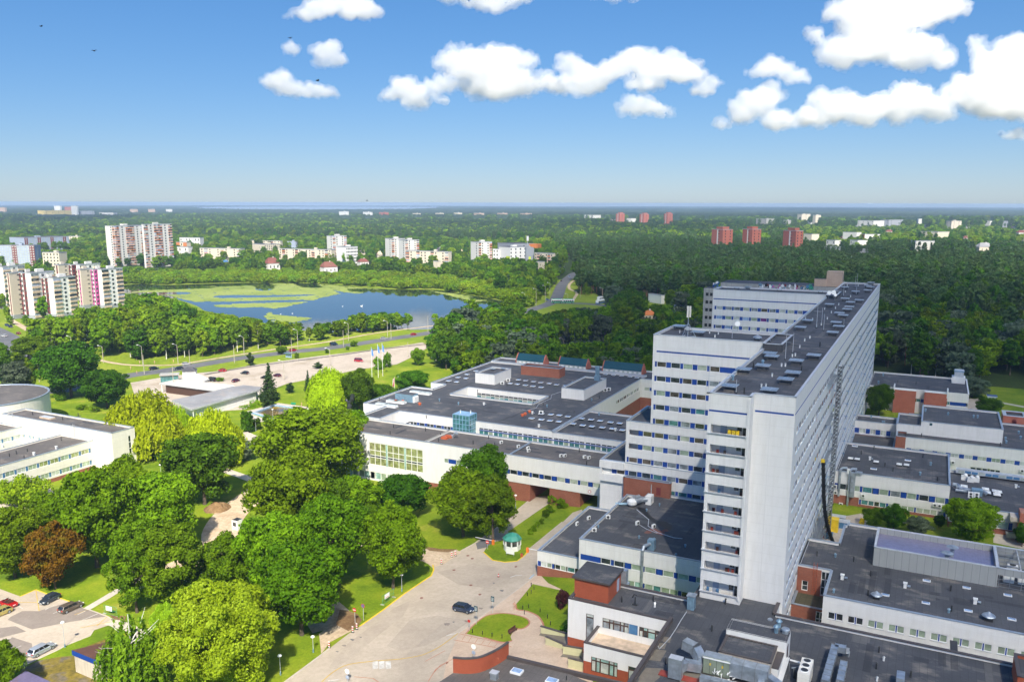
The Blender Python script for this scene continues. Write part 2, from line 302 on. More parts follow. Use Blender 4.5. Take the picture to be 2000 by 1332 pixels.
class Bld:
 def __init__(s,name,loc,label,cat='building',group=None):
  s.root=thing(name,loc,label,cat,group);s.op=[];s.cache={}
 def opening(s,face,c,a0,a1,z0,z1):s.op.append((face,round(c,2),min(a0,a1),max(a0,a1),z0,z1))
 def mass(s,rects,z0,z1,bands=(('white',999),),holes=(),cap='cap',roof='bitumen',par=.45,capw=.36,hz0=None,open_=None,name='wall',roofz=None,ends=None):
  """flat-roofed volume over the union of rects minus holes: walls with real openings, roof deck, parapet and its metal cap"""
  xs=sorted({v for r in list(rects)+list(holes)for v in(r[0],r[2])});ys=sorted({v for r in list(rects)+list(holes)for v in(r[1],r[3])})
  def ins(x,y):return any(r[0]<x<r[2]and r[1]<y<r[3]for r in rects)and not any(r[0]<x<r[2]and r[1]<y<r[3]for r in holes)
  nx,ny=len(xs)-1,len(ys)-1
  cell=[[ins((xs[i]+xs[i+1])/2,(ys[j]+ys[j+1])/2)for j in range(ny)]for i in range(nx)]
  g=lambda i,j:0<=i<nx and 0<=j<ny and cell[i][j]
  rf=MB();wl=MB();cp=MB();zd=z1-par
  for i in range(nx):
   for j in range(ny):
    if cell[i][j]:rf.face([(xs[i],ys[j],zd),(xs[i+1],ys[j],zd),(xs[i+1],ys[j+1],zd),(xs[i],ys[j+1],zd)],roof)
  segs=[]
  for j in range(ny+1):
   for face in 'SN':
    st=None
    for i in range(nx+1):
     on=i<nx and((g(i,j)and not g(i,j-1))if face=='S' else(g(i,j-1)and not g(i,j)))
     if on and st is None:st=i
     if not on and st is not None:segs.append((face,ys[j],xs[st],xs[i]));st=None
  for i in range(nx+1):
   for face in 'WE':
    st=None
    for j in range(ny+1):
     on=j<ny and((g(i,j)and not g(i-1,j))if face=='W' else(g(i-1,j)and not g(i,j)))
     if on and st is None:st=j
     if not on and st is not None:segs.append((face,xs[i],ys[st],ys[j]));st=None
  skip=ends or()
  for face,c,a,b in segs:
   s.wallseg(wl,face,c,a,b,z0,z1,bands)
   if par<=0:continue
   t=.3;sg={'S':1,'N':-1,'W':1,'E':-1}[face];ci=c+sg*t
   mt=bands[-1][0]
   if face in 'SN':wl.face([(a,ci,zd),(b,ci,zd),(b,ci,z1),(a,ci,z1)],mt)
   else:wl.face([(ci,a,zd),(ci,b,zd),(ci,b,z1),(ci,a,z1)],mt)
   if cap is None or any(k[0]==face and abs(k[1]-c)<.01 for k in skip):continue
   lo,hi=sorted((c-sg*.07,c+sg*capw))
   if face in 'SN':cp.box((a-.07,lo,z1-.04),(b+.07,hi,z1+.085),cap)
   else:cp.box((lo,a-.07,z1-.04),(hi,b+.07,z1+.081),cap)
  wl.build(name,s.root);rf.build('roof',s.root)
  if cp.f:cp.build('parapet_cap',s.root)
 def wallseg(s,mb,face,c,a,b,z0,z1,bands,rev=.18):
  ops=[o for o in s.op if o[0]==face and abs(o[1]-c)<.06 and o[2]>=a-.02 and o[3]<=b+.02 and o[4]>=z0-.01 and o[5]<=z1]
  us=sorted({a,b,*[o[2]for o in ops],*[o[3]for o in ops]});zs=[z0]
  for _,zt in bands:zs.append(min(zt,z1))
  zs=sorted({round(z,3)for z in zs+[o[4]for o in ops]+[o[5]for o in ops]if z0-.001<=z<=z1+.001}|{round(z0,3),round(z1,3)})
  sg={'S':1,'N':-1,'W':1,'E':-1}[face]
  def pt(u,z,d=0):return(u,c+sg*d,z)if face in 'SN' else(c+sg*d,u,z)
  def bm_(z):
   for mt,zt in bands:
    if z<zt:return mt
   return bands[-1][0]
  for k in range(len(zs)-1):
   zm=(zs[k]+zs[k+1])/2;st=None
   for i in range(len(us)):
    hole=i==len(us)-1 or any(o[2]-.001<(us[i]+us[i+1])/2<o[3]+.001 and o[4]<zm<o[5]for o in ops)
    if not hole and st is None:st=us[i]
    if hole and st is not None:mb.face([pt(st,zs[k]),pt(us[i],zs[k]),pt(us[i],zs[k+1]),pt(st,zs[k+1])],bm_(zm));st=None
  for o in ops:
   mt=bm_((o[4]+o[5])/2);q=[(o[2],o[4]),(o[3],o[4]),(o[3],o[5]),(o[2],o[5])]
   for e in range(4):
    p0,p1=q[e],q[(e+1)%4];mb.face([pt(*p0),pt(*p1),pt(*p1,rev),pt(*p0,rev)],mt)
 def win(s,face,c,u0,u1,z0,z1,gl='glass_dark',mull=0,trans=0,fr='frame',inset=.07,fw=.085,name='window',open_sash=False):
  """one window: frame mesh with a pane as its sub-part, shared between equal sizes"""
  key=(face,round(u1-u0,2),round(z1-z0,2),mull,trans,fr,fw);w_,h_=u1-u0,z1-z0
  if key not in s.cache:
   mb=MB();t=.07
   def bx(a,b_,zz0,zz1,d0=0.,d1=t):
    if face=='S':mb.box((a,d0,zz0),(b_,d1,zz1),fr)
    elif face=='N':mb.box((a,-d1,zz0),(b_,-d0,zz1),fr)
    elif face=='W':mb.box((d0,a,zz0),(d1,b_,zz1),fr)
    else:mb.box((-d1,a,zz0),(-d0,b_,zz1),fr)
   bx(0,w_,0,fw);bx(0,w_,h_-fw,h_);bx(0,fw,fw,h_-fw,.001);bx(w_-fw,w_,fw,h_-fw,.001)
   for k in range(mull):x=w_*(k+1)/(mull+1);bx(x-fw*.4,x+fw*.4,fw,h_-fw,.004)
   for k in range(trans):z=h_*(k+1)/(trans+1);bx(fw,w_-fw,z-fw*.4,z+fw*.4,.008)
   ob=mb.build(name,None);me=ob.data;bpy.data.objects.remove(ob)
   pm=MB();q=[(0+.02,.02),(w_-.02,.02),(w_-.02,h_-.02),(.02,h_-.02)];d=t*.55
   f={'S':lambda u,z:(u,d,z),'N':lambda u,z:(u,-d,z),'W':lambda u,z:(d,u,z),'E':lambda u,z:(-d,u,z)}[face]
   pm.face([f(*p)for p in q],'glass_dark');po=pm.build('pane',None);s.cache[key]=(me,po.data);bpy.data.objects.remove(po)
  me,pme=s.cache[key];sg={'S':1,'N':-1,'W':1,'E':-1}[face];o_=Vector(s.root['_o'])
  loc=Vector((u0,c+sg*inset,z0)if face in 'SN' else(c+sg*inset,u0,z0))-o_
  f=bpy.data.objects.new(name,me);COL.objects.link(f);f.parent=s.root;f.location=loc
  p=bpy.data.objects.new('pane',pme);COL.objects.link(p);p.parent=f;p.material_slots[0].link='OBJECT';p.material_slots[0].material=MATS[gl]
  return f
 def panel(s,face,c,u0,u1,z0,z1,mat='blue',inset=.06,name='spandrel_panel',th=.05):
  mb=MB();sg={'S':1,'N':-1,'W':1,'E':-1}[face];lo,hi=sorted((c+sg*inset,c+sg*(inset+th)))
  if face in 'SN':mb.box((u0,lo,z0),(u1,hi,z1),mat)
  else:mb.box((lo,u0,z0),(hi,u1,z1),mat)
  return mb.build(name,s.root)
 def band(s,face,c,items,z0,z1,gls=None,cut=True,mull=0,sill=True):
  """a ribbon of windows and blue spandrels: items = [(kind, u0, u1)]"""
  u0=min(i[1]for i in items);u1=max(i[2]for i in items)
  if cut:s.opening(face,c,u0,u1,z0,z1)
  for k,a,b in items:
   if k=='w':s.win(face,c,a,b,z0,z1,(gls or random.choice)(GL)if callable(gls)or gls is None else random.choice(gls),mull)
   elif k=='b':s.panel(face,c,a,b,z0,z1)
   elif k=='o':pass
 def sillbar(s,face,c,u0,u1,z,mat='frame_blue',d=.09):
  mb=MB();sg={'S':-1,'N':1,'W':-1,'E':1}[face];lo,hi=sorted((c,c+sg*d))
  if face in 'SN':mb.box((u0,lo,z-.05),(u1,hi,z),mat)
  else:mb.box((lo,u0,z-.05),(hi,u1,z),mat)
  mb.build('sill',s.root)
 def part(s,name,mb,label=None,parent=None):return mb.build(name,parent or s.root,label=label)
def mods(a,b,seq,start=0.):
 """repeat a (kind, length) sequence from a to b"""
 out=[];x=a;i=0
 while x<b-.15:
  k,L=seq[i%len(seq)];e=min(b,x+L);out.append((k,x,e));x=e;i+=1
 return out
W5=[('w',2.05),('b',1.05),('w',2.05),('b',.63)]
def vent_mesh(kind):
 mb=MB()
 if kind=='cowl':mb.tube((0,0,0),(0,0,.9),.12,.12,'dark_metal',8);mb.tube((0,0,.9),(0,0,1.05),.2,.05,'dark_metal',8)
 elif kind=='white_vent':mb.box((-.22,-.22,0),(.22,.22,.75),'white_paint');mb.box((-.3,-.3,.75),(.3,.3,.87),'white_paint');mb.tube((.3,0,.4),(.75,0,.4),.17,.17,'galv',8)
 elif kind=='blue_vent':mb.tube((0,0,0),(0,0,.7),.22,.22,'galv_blue',10);mb.tube((0,0,.7),(0,0,.95),.36,.12,'galv_blue',10)
 elif kind=='mushroom':mb.box((-.55,-.55,0),(.55,.55,.35),'dark_metal');mb.lathe((0,0,.35),[(.5,0),(.5,.35)],'galv',16);mb.lathe((0,0,.7),[(.95,0),(.85,.12),(.35,.42),(.12,.62)],'galv',16)
 elif kind=='ac':mb.box((-.45,-.18,.15),(.45,.18,.85),'white_paint');mb.lathe((0,0,0),[(.0,0)],'white_paint',3);mb.tube((0,-.18,.5),(0,-.22,.5),.27,.27,'dark_metal',12);mb.box((-.4,-.12,0),(-.32,.12,.15),'steel');mb.box((.32,-.12,0),(.4,.12,.15),'steel')
 elif kind=='skylight':
  mb.box((-.75,-.75,0),(.75,.75,.32),'dark_metal');mb.box((-.82,-.82,.32),(.82,.82,.42),'white_paint');mb.prism([(-.6,-.6),(.6,-.6),(.6,.6),(-.6,.6)],.42,.5,'glass_sky')
 elif kind=='table_hatch':
  mb.box((-.85,-.85,0),(.85,.85,.3),'bitumen');
  for a in(-.8,.8):
   for b in(-.8,.8):mb.box((a-.04,b-.04,.3),(a+.04,b+.04,.85),'dark_metal')
  mb.box((-1.25,-1.25,.85),(1.25,1.25,.93),'galv')
  for k in range(-2,3):mb.box((k*.5-.02,-1.25,.93),(k*.5+.02,1.25,.97),'galv_blue')
 elif kind=='pipe':mb.tube((0,0,0),(0,0,2.6),.05,.04,'steel',6);mb.box((-.15,-.15,0),(.15,.15,.12),'dark_metal')
 elif kind=='dish':mb.tube((0,0,0),(0,0,1.3),.05,.05,'steel',6);mb.lathe((0,0,0),[(.01,0)],'steel',3)
 elif kind=='red_vent':mb.lathe((0,0,0),[(.42,0),(.42,.35),(.6,.42),(.45,.75),(.1,.9)],'orange_rust',10)
 elif kind=='stub':mb.tube((0,0,0),(0,0,.55),.13,.13,'white_paint',8);mb.tube((0,0,.55),(0,0,.7),.22,.1,'steel',8)
 elif kind=='bubble':mb.box((-.7,-.9,0),(.7,.9,.35),'dark_metal');mb.lathe((0,-.42,.35),[(.44,0),(.38,.18),(.2,.3)],'lamp_white',12);mb.box((-.62,-.84,.35),(.62,.84,.42),'white_paint')
 elif kind=='small_sky':mb.box((-.6,-.35,0),(.6,.35,.16),'frame');mb.box((-.5,-.27,.16),(.5,.27,.19),'glass_sky')
 ob=mb.build(kind,None);me=ob.data;bpy.data.objects.remove(ob);return me
VM={}
VN={'cowl':'vent_pipe','white_vent':'roof_vent','blue_vent':'roof_vent','mushroom':'mushroom_vent','ac':'air_conditioner','skylight':'skylight','table_hatch':'roof_hatch','pipe':'antenna_mast','red_vent':'rusty_vent','stub':'vent_pipe','bubble':'skylight','small_sky':'skylight'}
def rooftop(b,kind,pts,z,rz=0,s=1.):
 if kind not in VM:VM[kind]=vent_mesh(kind)
 for p in pts:
  o=bpy.data.objects.new(VN[kind],VM[kind]);COL.objects.link(o);o.parent=b.root
  o.location=Vector((p[0],p[1],z))-Vector(b.root['_o']);o.rotation_euler.z=rz+(p[2]if len(p)>2 and not isinstance(p,Vector)else 0);o.scale=(s,)*3
def RP(fn,z,pts):return[tuple(P(*fn(*p),z))[:2]for p in pts]
T=Bld('hospital_tower',(-23.3,230,4.2),'tall white hospital slab with blue window bands and stacked balconies on its end','hospital tower')
TX0,TX1,TY0,TY1,TZ=-29.65,-17.,128.1,338.5,47.
FL_=[40.64-3.25*k for k in range(8)]
for zb in FL_+[14.0]:T.opening('S',TY0,-29.1,-23.6,zb+.05,zb+1.36 if zb>14.1 else zb+1.9)
T.opening('S',TY0,-29.55,-23.55,44.05,44.35);T.opening('S',130.9,-23.0,-16.999,44.05,44.35)
for k in range(11):
 zt=41.6-3.25*k
 T.opening('E',TX1,134.0,337.0,zt-1.25,zt)
T.opening('E',TX1,130.91,338.4,44.05,44.35)
T.mass([(TX0,TY0,-23.2,130.9),(TX0,130.9,TX1,TY1)],4.2,TZ,cap='cap_pale',roof='bitumen')
T.panel('S',TY0,-29.55,-23.55,44.05,44.35,inset=.03,name='stripe');T.panel('S',130.9,-23.0,-17.03,44.05,44.35,inset=.03,name='stripe');T.panel('E',TX1,130.95,338.3,44.05,44.35,'blue',.03,'stripe')
for k,zb in enumerate(FL_+[14.0]):
 mb=MB();h=1.36 if k<8 else 1.9
 mb.face([(-29.1,129.6,zb-.9),(-23.6,129.6,zb-.9),(-23.6,129.6,zb+h+.3),(-29.1,129.6,zb+h+.3)],'white');mb.face([(-29.1,128.2,zb-.9),(-23.6,128.2,zb-.9),(-23.6,129.6,zb-.9),(-29.1,129.6,zb-.9)],'terrace')
 mb.face([(-29.1,128.1,zb-.9),(-29.1,129.6,zb-.9),(-29.1,129.6,zb+h+.3),(-29.1,128.1,zb+h+.3)],'white');mb.face([(-23.6,128.1,zb-.9),(-23.6,129.6,zb-.9),(-23.6,129.6,zb+h+.3),(-23.6,128.1,zb+h+.3)],'white')
 mb.face([(-29.1,128.28,zb+h),(-23.6,128.28,zb+h),(-23.6,129.6,zb+h),(-29.1,129.6,zb+h)],'white')
 mb.box((-29.75,127.85,zb-.08),(-23.5,128.16,zb+.06),'cap_pale');bo=mb.build('balcony',T.root)
 d=MB();d.box((-27.9,129.5,zb-.85),(-26.9,129.58,zb+h),'bluegrey');d.build('door',bo);d=MB();d.box((-24.4,129.5,zb-.85),(-23.75,129.58,zb+h),'glass_dark');d.build('door',bo)
 d=MB();d.box((-25.3,129.52,zb+.4),(-24.6,129.58,zb+h-.1),'glass_dark');d.build('window',bo)
 if k==0:
  for q in range(3):d=MB();d.box((-26.6+q*.62,128.7,zb-.6),(-26.08+q*.62,129.2,zb+.55),'yellow_paint');d.build('yellow_bin',bo)
 rr=random.Random(k*7+1)
 for q in range(0 if k==0 else rr.choice((2,3,4))):
  x=rr.uniform(-28.9,-24.3);d=MB();cm=rr.choice(('chair_red','wood','chair_red','cap_dark','blue_mid'));d.box((x,128.7,zb-.5),(x+.42,129.15,zb-.42),cm);d.box((x,129.1,zb-.42),(x+.42,129.16,zb+.35),cm)
  for a in(0,.38):
   for c_ in(128.7,129.1):d.box((x+a,c_,zb-.88),(x+a+.04,c_+.04,zb-.5),'steel')
  d.build('chair',bo)
mb=MB();mb.box((-23.62,127.86,13.5),(-23.18,128.1,46.6),'white');T.part('pilaster',mb)
EW=[]
for k in range(11):
 zt=41.6-3.25*k;y=134.1;j=0
 while y<336.5:
  EW.append((y,y+2.0,zt-1.25,zt,(j+k*3)%7));y+=2.62 if j%2 else 3.16;j+=1
EW.sort(key=lambda e:math.hypot(17,e[0]));EW=[e for e in EW]
for e in EW[:100]:T.win('E',TX1,e[0],e[1],e[2],e[3],['glass_grey','glass_dark','glass_grey','glass_dark','glass_light','glass_grey','glass_dark'][e[4]],0)
mb=MB()
for e in EW[100:]:
 g_=['glass_grey','glass_dark','glass_grey','glass_dark','glass_light','glass_grey','glass_dark'][e[4]]
 mb.box((TX1-.14,e[0],e[2]),(TX1-.07,e[1],e[3]),'frame');mb.box((TX1-.12,e[0]+.1,e[2]+.1),(TX1-.062,e[1]-.1,e[3]-.1),g_)
tag(mb.build('windows',T.root),kind='stuff')
mb=MB()
for k in range(11):
 zt=41.6-3.25*k;y=136.1;j=0
 while y<336.5:mb.box((TX1-.1,y+.02,zt-1.25),(TX1-.05,y+(.55 if j%2 else 1.1),zt),'grey_side' if j%3 else 'bluegrey');y+=2.62 if(j+1)%2 else 3.16;j+=1
tag(mb.build('spandrel_panels',T.root),kind='stuff')
for k in range(11):
 mb=MB();zt=41.6-3.25*k;mb.box((TX1,134,zt-1.33),(TX1+.05,337,zt-1.27),'frame_blue');T.part('sill',mb)
for j,y in enumerate((190,222,252,282,312)):
 mb=MB()
 for k in range(11):
  z=41.6-3.25*k-2.1
  for q in range(7):a0=-math.pi/2+math.pi*q/7;a1=-math.pi/2+math.pi*(q+1)/7;mb.tube((TX1+.02+.75*math.cos(a0),y+.45*math.sin(a0),z),(TX1+.02+.75*math.cos(a1),y+.45*math.sin(a1),z),.05,.05,'blue_mid',5)
  mb.box((TX1+.6,y-.03,z-.9),(TX1+.66,y+.03,z+.9),'blue_mid')
 T.part('wall_ladder',mb)
W1Y=174.5
for k in range(10):
 zt=42.25-3.2*k;z0=zt-1.2;seq=[]
 x=-52.5;seq.append(('b',x,-52.05));x=-51.97;
 x=-52.0;pat=[('w',2.05),('b',1.05),('w',2.05),('b',.63)];i=0
 while x<-30.2:
  if k==0 and x>-38.6:seq.append(('b',x,-29.66));break
  kk,L=pat[i%4];e=min(-29.66,x+L);seq.append((kk,x,e));x=e;i+=1
 if k>=5:
  seq=[q for q in seq if q[1]>-52.1];
  pre=[('b',-55.72,-54.7),('w',-54.65,-52.6),('b',-52.6,-52.0)]
  if k<7:pre=[('o',-57.85,-55.8)]+pre
  else:pre=[('b',-58.3,-57.85),('w',-57.8,-55.8)]+pre
  if k==8:pre=[('b',-61.75,-60.6),('w',-60.55,-58.6),('b',-58.6,-58.3)]+pre
  seq=pre+seq
 pos=-53.0 if k<5 else(-58.63 if k<8 else-64.5)
 T.band('S',W1Y,seq,z0,zt,gls=GL if k in(0,2,5,6)else['glass_dark','glass_grey','glass_brown','glass_teal'])
T.opening('S',W1Y,-52.2,-29.66,44.3,44.65);T.panel('S',W1Y,-52.2,-29.66,44.3,44.65,inset=.03,name='stripe')
T.mass([(-53.0,W1Y,TX0,188.0)],28.2,48.1,cap='cap_pale',ends=[('E',TX0)])
T.mass([(-58.63,W1Y,TX0,190.0)],18.4,28.2,roof='bitumen',ends=[('E',TX0)])
T.mass([(-64.5,W1Y,TX0,196.3)],4.2,18.4,roof='bitumen',ends=[('E',TX0)])
T.mass([(TX0+.02,173.2,-25.9,187.8)],46.5,48.1,cap='cap_pale',bands=(('bitumen',999),))
for zz in(25.1,21.9):
 mb=MB();mb.face([(-58.5,W1Y+1.6,zz-.9),(-55.8,W1Y+1.6,zz-.9),(-55.8,W1Y+1.6,zz+1.3),(-58.5,W1Y+1.6,zz+1.3)],'white');mb.face([(-58.5,W1Y+.1,zz-.9),(-55.8,W1Y+.1,zz-.9),(-55.8,W1Y+1.6,zz-.9),(-58.5,W1Y+1.6,zz-.9)],'terrace')
 mb.face([(-58.5,W1Y+.1,zz-.9),(-58.5,W1Y+1.6,zz-.9),(-58.5,W1Y+1.6,zz+1.3),(-58.5,W1Y+.1,zz+1.3)],'grey_side');mb.face([(-55.8,W1Y+.1,zz-.9),(-55.8,W1Y+1.6,zz-.9),(-55.8,W1Y+1.6,zz+1.3),(-55.8,W1Y+.1,zz+1.3)],'white');T.part('balcony',mb)
mb=MB();mb.box((-64.3,W1Y-.6,15.2),(-63.9,W1Y-.2,16.9),'white');mb.box((-64.5,W1Y-.75,16.7),(-58.7,W1Y-.003,18.37),'white');mb.box((-64.5,W1Y-.75,13.6),(-58.7,W1Y-.003,15.25),'white');T.part('balcony',mb)
W2Y=282.5
for k in range(4):
 zt=42.1-3.2*k;T.band('S',W2Y,[('b',-64.9,-64.3)]+[q for q in mods(-64.25,-36.5 if k==0 else-29.7,W5)]+([('b',-36.5,-29.7)]if k==0 else[]),zt-1.2,zt,gls=['glass_light','glass_sky','glass_blind','glass_light','glass_brown','glass_grey']if k!=1 else['glass_light','glass_purple','glass_green','glass_sky'])
T.opening('S',W2Y,-65.4,-29.7,44.3,44.65);T.panel('S',W2Y,-65.4,-29.7,44.3,44.65,inset=.03,name='stripe')
T.mass([(-65.6,W2Y,TX0,295.0)],4.2,47.6,cap='cap_pale',ends=[('E',TX0)])
T.mass([(TX0+.02,281.3,-26.4,295.1)],46.5,47.6,cap='cap_pale',bands=(('bitumen',999),))
rooftop(T,'table_hatch',RP(z8,47,[(1330,1010+0),(1330,750),(1200,790),(1175,880),(1120,930),(1000,1008),(808,855),(952,828),(1018,758),(1003,735),(706,980),(1470,578),(1515,533),(1495,503),(1230,540),(1283,488),(1547,450),(1520,433),(1578,405),(1594,386),(1446,368),(1601,352),(1667,336),(1562,325),(1640,272),(1561,240),(1730,262),(1750,238),(1731,228),(1755,205)][1:]),TZ-.45)
rooftop(T,'table_hatch',RP(z8,48,[(330,537),(470,583)]),47.65,s=1.1);rooftop(T,'mushroom',RP(z8,48,[(911,618)]),47.65)
rooftop(T,'table_hatch',RP(z8,47.5,[(758,243),(843,236),(1073,256),(1380,270)]),47.15,s=.8)
rooftop(T,'stub',RP(z8,46.6,[(1020,895),(940,975),(973,975),(1225,682),(1262,633),(1300,612),(1090,820),(1118,820),(1170,748),(1192,742),(1024,698),(1430,470),(1385,515),(1460,425),(1410,398),(1515,365),(1490,392),(1350,530),(1603,305),(1565,270),(1268,470),(1320,478),(1578,222),(1660,225)]),TZ-.45)
rooftop(T,'cowl',RP(z8,46.6,[(812,1022),(1237,858),(880,828),(1375,672),(1548,510)]),TZ-.45);rooftop(T,'stub',RP(z8,47.7,[(595,605),(620,582),(555,575),(333,572)]),47.65)
rooftop(T,'blue_vent',RP(z8,46.6,[(950,805),(728,920)]),TZ-.45)
for(x,y,z,h)in((1118,770,46.6,5.5),(1173,720,46.6,4),(752,1020,46.6,2.2),(1350,535,46.6,6.5),(1388,505,46.6,4),(1402,555,46.6,4),(1550,300,46.6,5),(1645,290,46.6,7),(722,618,47.7,4),(1005,642,47.7,2),(545,1020,47,4.5),(1552,515,46.6,1.6),(1637,235,46.6,4)):
 p=P(*z8(x,y),z);mb=MB();mb.tube(p,p+Vector((0,0,h)),.06,.04,'cap_pale',6);mb.box((p.x-.2,p.y-.2,p.z),(p.x+.2,p.y+.2,p.z+.15),'dark_metal')
 if h>4:mb.tube(p+Vector((-.9,0,h*.62)),p+Vector((.9,0,h*.62)),.03,.03,'cap_pale',5)
 T.part('antenna_mast',mb)
for(x,y,z,r_)in((1441,300,47,.62),(1474,297,47,.68),(1486,318,47,.42),(760,545,48.2,.55)):
 p=P(*z8(x,y+14),z);c=p+Vector((0,0,1.6));mb=MB();mb.tube(p,c,.07,.07,'steel',6)
 mb2=MB();mb2.lathe((0,0,0),[(.15,.0),(r_*.6,.08),(r_,.3),(r_+.03,.31)],'lamp_white',20);Mx=Matrix.Translation(c)@Vector((.25,-1,.35)).to_track_quat('Z','Y').to_matrix().to_4x4()
 mb2.v=[tuple(Mx@Vector(v))for v in mb2.v];k=len(mb.v);mb.v+=mb2.v;mb.f+=[tuple(i+k for i in f)for f in mb2.f];j=mb.mi('lamp_white');mb.m+=[j]*len(mb2.f);T.part('satellite_dish',mb)
p=P(*z8(392,598),47.7);mb=MB()
for a in(0,2.1,4.2):mb.tube(p+Vector((1.8*math.cos(a),1.8*math.sin(a),0)),p+Vector((0,0,3)),.06,.06,'galv',6);mb.tube(p+Vector((1.8*math.cos(a),1.8*math.sin(a),.1)),p+Vector((1.8*math.cos(a+2.1),1.8*math.sin(a+2.1),.1)),.05,.05,'galv',6)
mb.tube(p,p+Vector((0,0,6.6)),.09,.07,'galv',8)
for a in(.3,2.4,4.5):q=p+Vector((.35*math.cos(a),.35*math.sin(a),0));mb.box((q.x-.16,q.y-.16,q.z+4.2),(q.x+.16,q.y+.16,q.z+6.6),'cream')
mb.box((p.x-.3,p.y-.3,p.z+1.4),(p.x+.3,p.y+.3,p.z+2.1),'cap_pale');T.part('phone_antenna',mb)
mb=MB()
for y,z,h in((160.5,37.2,.9),(163.5,33.0,.9),(166.5,28.4,.9),(158,41.2-13.2,.8)):mb.box((TX1,y,z-h),(TX1+.015,y+.35,z),'orange_rust')
T.part('rust_stain',mb)
F=Bld('clinic_complex',(-115,245,0),'sprawling low white clinic with light courts and rows of skylights, left of the tower')
FY,FZ=188.5,11.4
big=[('w',-139.9,-134.2),('w',-133.7,-128.0),('w',-127.5,-121.9)]
F.opening('S',FY,-140.0,-121.8,2.35,8.9)
for _,a,b in big:
 for q in range(3):
  for r_,(z0,z1)in enumerate(((2.4,4.55),(4.55,5.2),(5.2,6.65),(6.65,8.85))):
   u=a+(b-a)*q/3;F.win('S',FY,u,u+(b-a)/3,z0,z1,['glass_curtain','glass_dark','glass_curtain','glass_curtain'][r_],fr='glass_aqua' if False else 'frame')
for x in(-134.2,-128.0):F.panel('S',FY,x,x+.5,2.35,8.9,'glass_aqua',.02,'pilaster')
for x0 in(-156,-150,-144,-140,-134.2,-128.1):
 F.opening('S',FY,x0+.2,x0+5.7,-1.9,.15)
 for q in range(3):F.win('S',FY,x0+.2+q*1.83,x0+2.03+q*1.83,-1.9,.15,['glass_green','glass_aqua','glass_green'][q])
F.opening('S',FY,-152,-141,4.0,6.2);
for q in range(5):F.win('S',FY,-152+q*2.2,-149.8+q*2.2,4.0,6.2,'glass_grey')
F.opening('S',FY,-115.0,-97.0,6.35,7.6)
for k,a,b in[('w',-115.0,-113.7),('b',-113.6,-111.3),('w',-111.2,-109.0),('b',-109,-108.5),('w',-108.5,-106.4),('b',-106.4,-105.3),('w',-105.3,-103.2),('b',-103.2,-102.7),('w',-102.7,-100.6),('b',-100.6,-99.4),('w',-99.4,-97.3)]:
 F.win('S',FY,a,b,6.35,7.6,random.choice(['glass_green','glass_grey','glass_dark']))if k=='w' else F.panel('S',FY,a,b,6.35,7.6)
it=[('b',985,1015),('w',1020,1066),('b',1068,1093),('w',1098,1144),('b',1146,1159),('w',1162,1208),('b',1210,1235),('w',1240,1288),('b',1290,1322),('w',1327,1376),('b',1379,1406),('w',1409,1459),('b',1462,1475),('w',1477,1526),('b',1529,1555),('w',1559,1609),('b',1611,1626),('w',1629,1681),('b',1683,1712),('w',1714,1757)]
xx=lambda u:onY(*z7(u,838+(u-985)*.165),FY).x
FS=[(k,xx(a),xx(b))for k,a,b in it]
F.opening('S',FY,FS[0][1],FS[-1][2],6.15,7.4)
for i,(k,a,b)in enumerate(FS):
 if k=='w':F.win('S',FY,a,b,6.15,7.4,'glass_dark' if i<9 else 'glass_blind')
 else:F.panel('S',FY,a,b,6.15,7.4)
F.mass([(-158,FY,-121.4,202.4)],-3.2,FZ,bands=(('white_clean',999),),roof='bitumen_warm',ends=[('E',-121.4)])
F.mass([(-121.4,FY,-61.0,202.4)],4.1,FZ,bands=(('white_clean',999),),roof='bitumen_warm',ends=[('W',-121.4)])
mb=MB();mb.box((-121.4,FY+.02,0),(-114.4,FY+.3,4.1),'white_clean');mb.box((-121.4,FY+.01,.25),(-114.4,FY+.25,4.099),'white_clean');T_=mb
F.part('wall',mb)
for x0,x1 in((-121.38,-114.4),(-108.8,-89.1),(-83.5,-75.1),(-66.9,-61.0)):
 F.mass([(x0,FY+(.05 if x0<-110 else .15),x1,202.2)],-3.2,.22 if x0<-115 else 4.1,bands=(('brick',999),),par=0,name='brick_wall')
F.mass([(-121.38,189.2,-114.4,202.2),],.22,4.1,bands=(('white_clean',999),),par=0)
mb=MB();mb.box((-114.4,194,-3),(-108.8,202,4.09),'brick');mb.box((-112.5,193.9,1.4),(-110,193.99,3.2),'frame');F.part('brick_wall',mb)
mb=MB();mb.face([(-121.4,FY+.1,4.09),(-61,FY+.1,4.09),(-61,202.3,4.09),(-121.4,202.3,4.09)],'white');F.part('soffit',mb)
for x,y in((-70.2,189.4),(-70.2,196),(-72,201)):mb=MB();mb.box((x-.3,y-.3,-.6),(x+.3,y+.3,4.1),'white');F.part('column',mb)
p=onY(*z7(1537,998),FY);mb=MB();mb.tube((p.x,FY-.06,p.z),(p.x,FY-.0,p.z),.42,.42,'red_paint',20);mb.tube((p.x,FY-.08,p.z),(p.x,FY,p.z),.32,.32,'frame',20);F.part('road_sign_disc',mb)
mb=MB();mb.box((-95.2,FY+.1,FZ-.2),(-94.85,202.3,FZ+.12),'cap');F.part('parapet_cap',mb)
NY=212.9
ct=[(k,a,b)for k,a,b in mods(-117.5,-73.6,[('w',1.55)]*3+[('b',.22)])]
F.opening('S',NY,-117.5,-93.7,7.6,10.0);F.opening('S',NY,-93.4,-73.6,7.6,10.0)
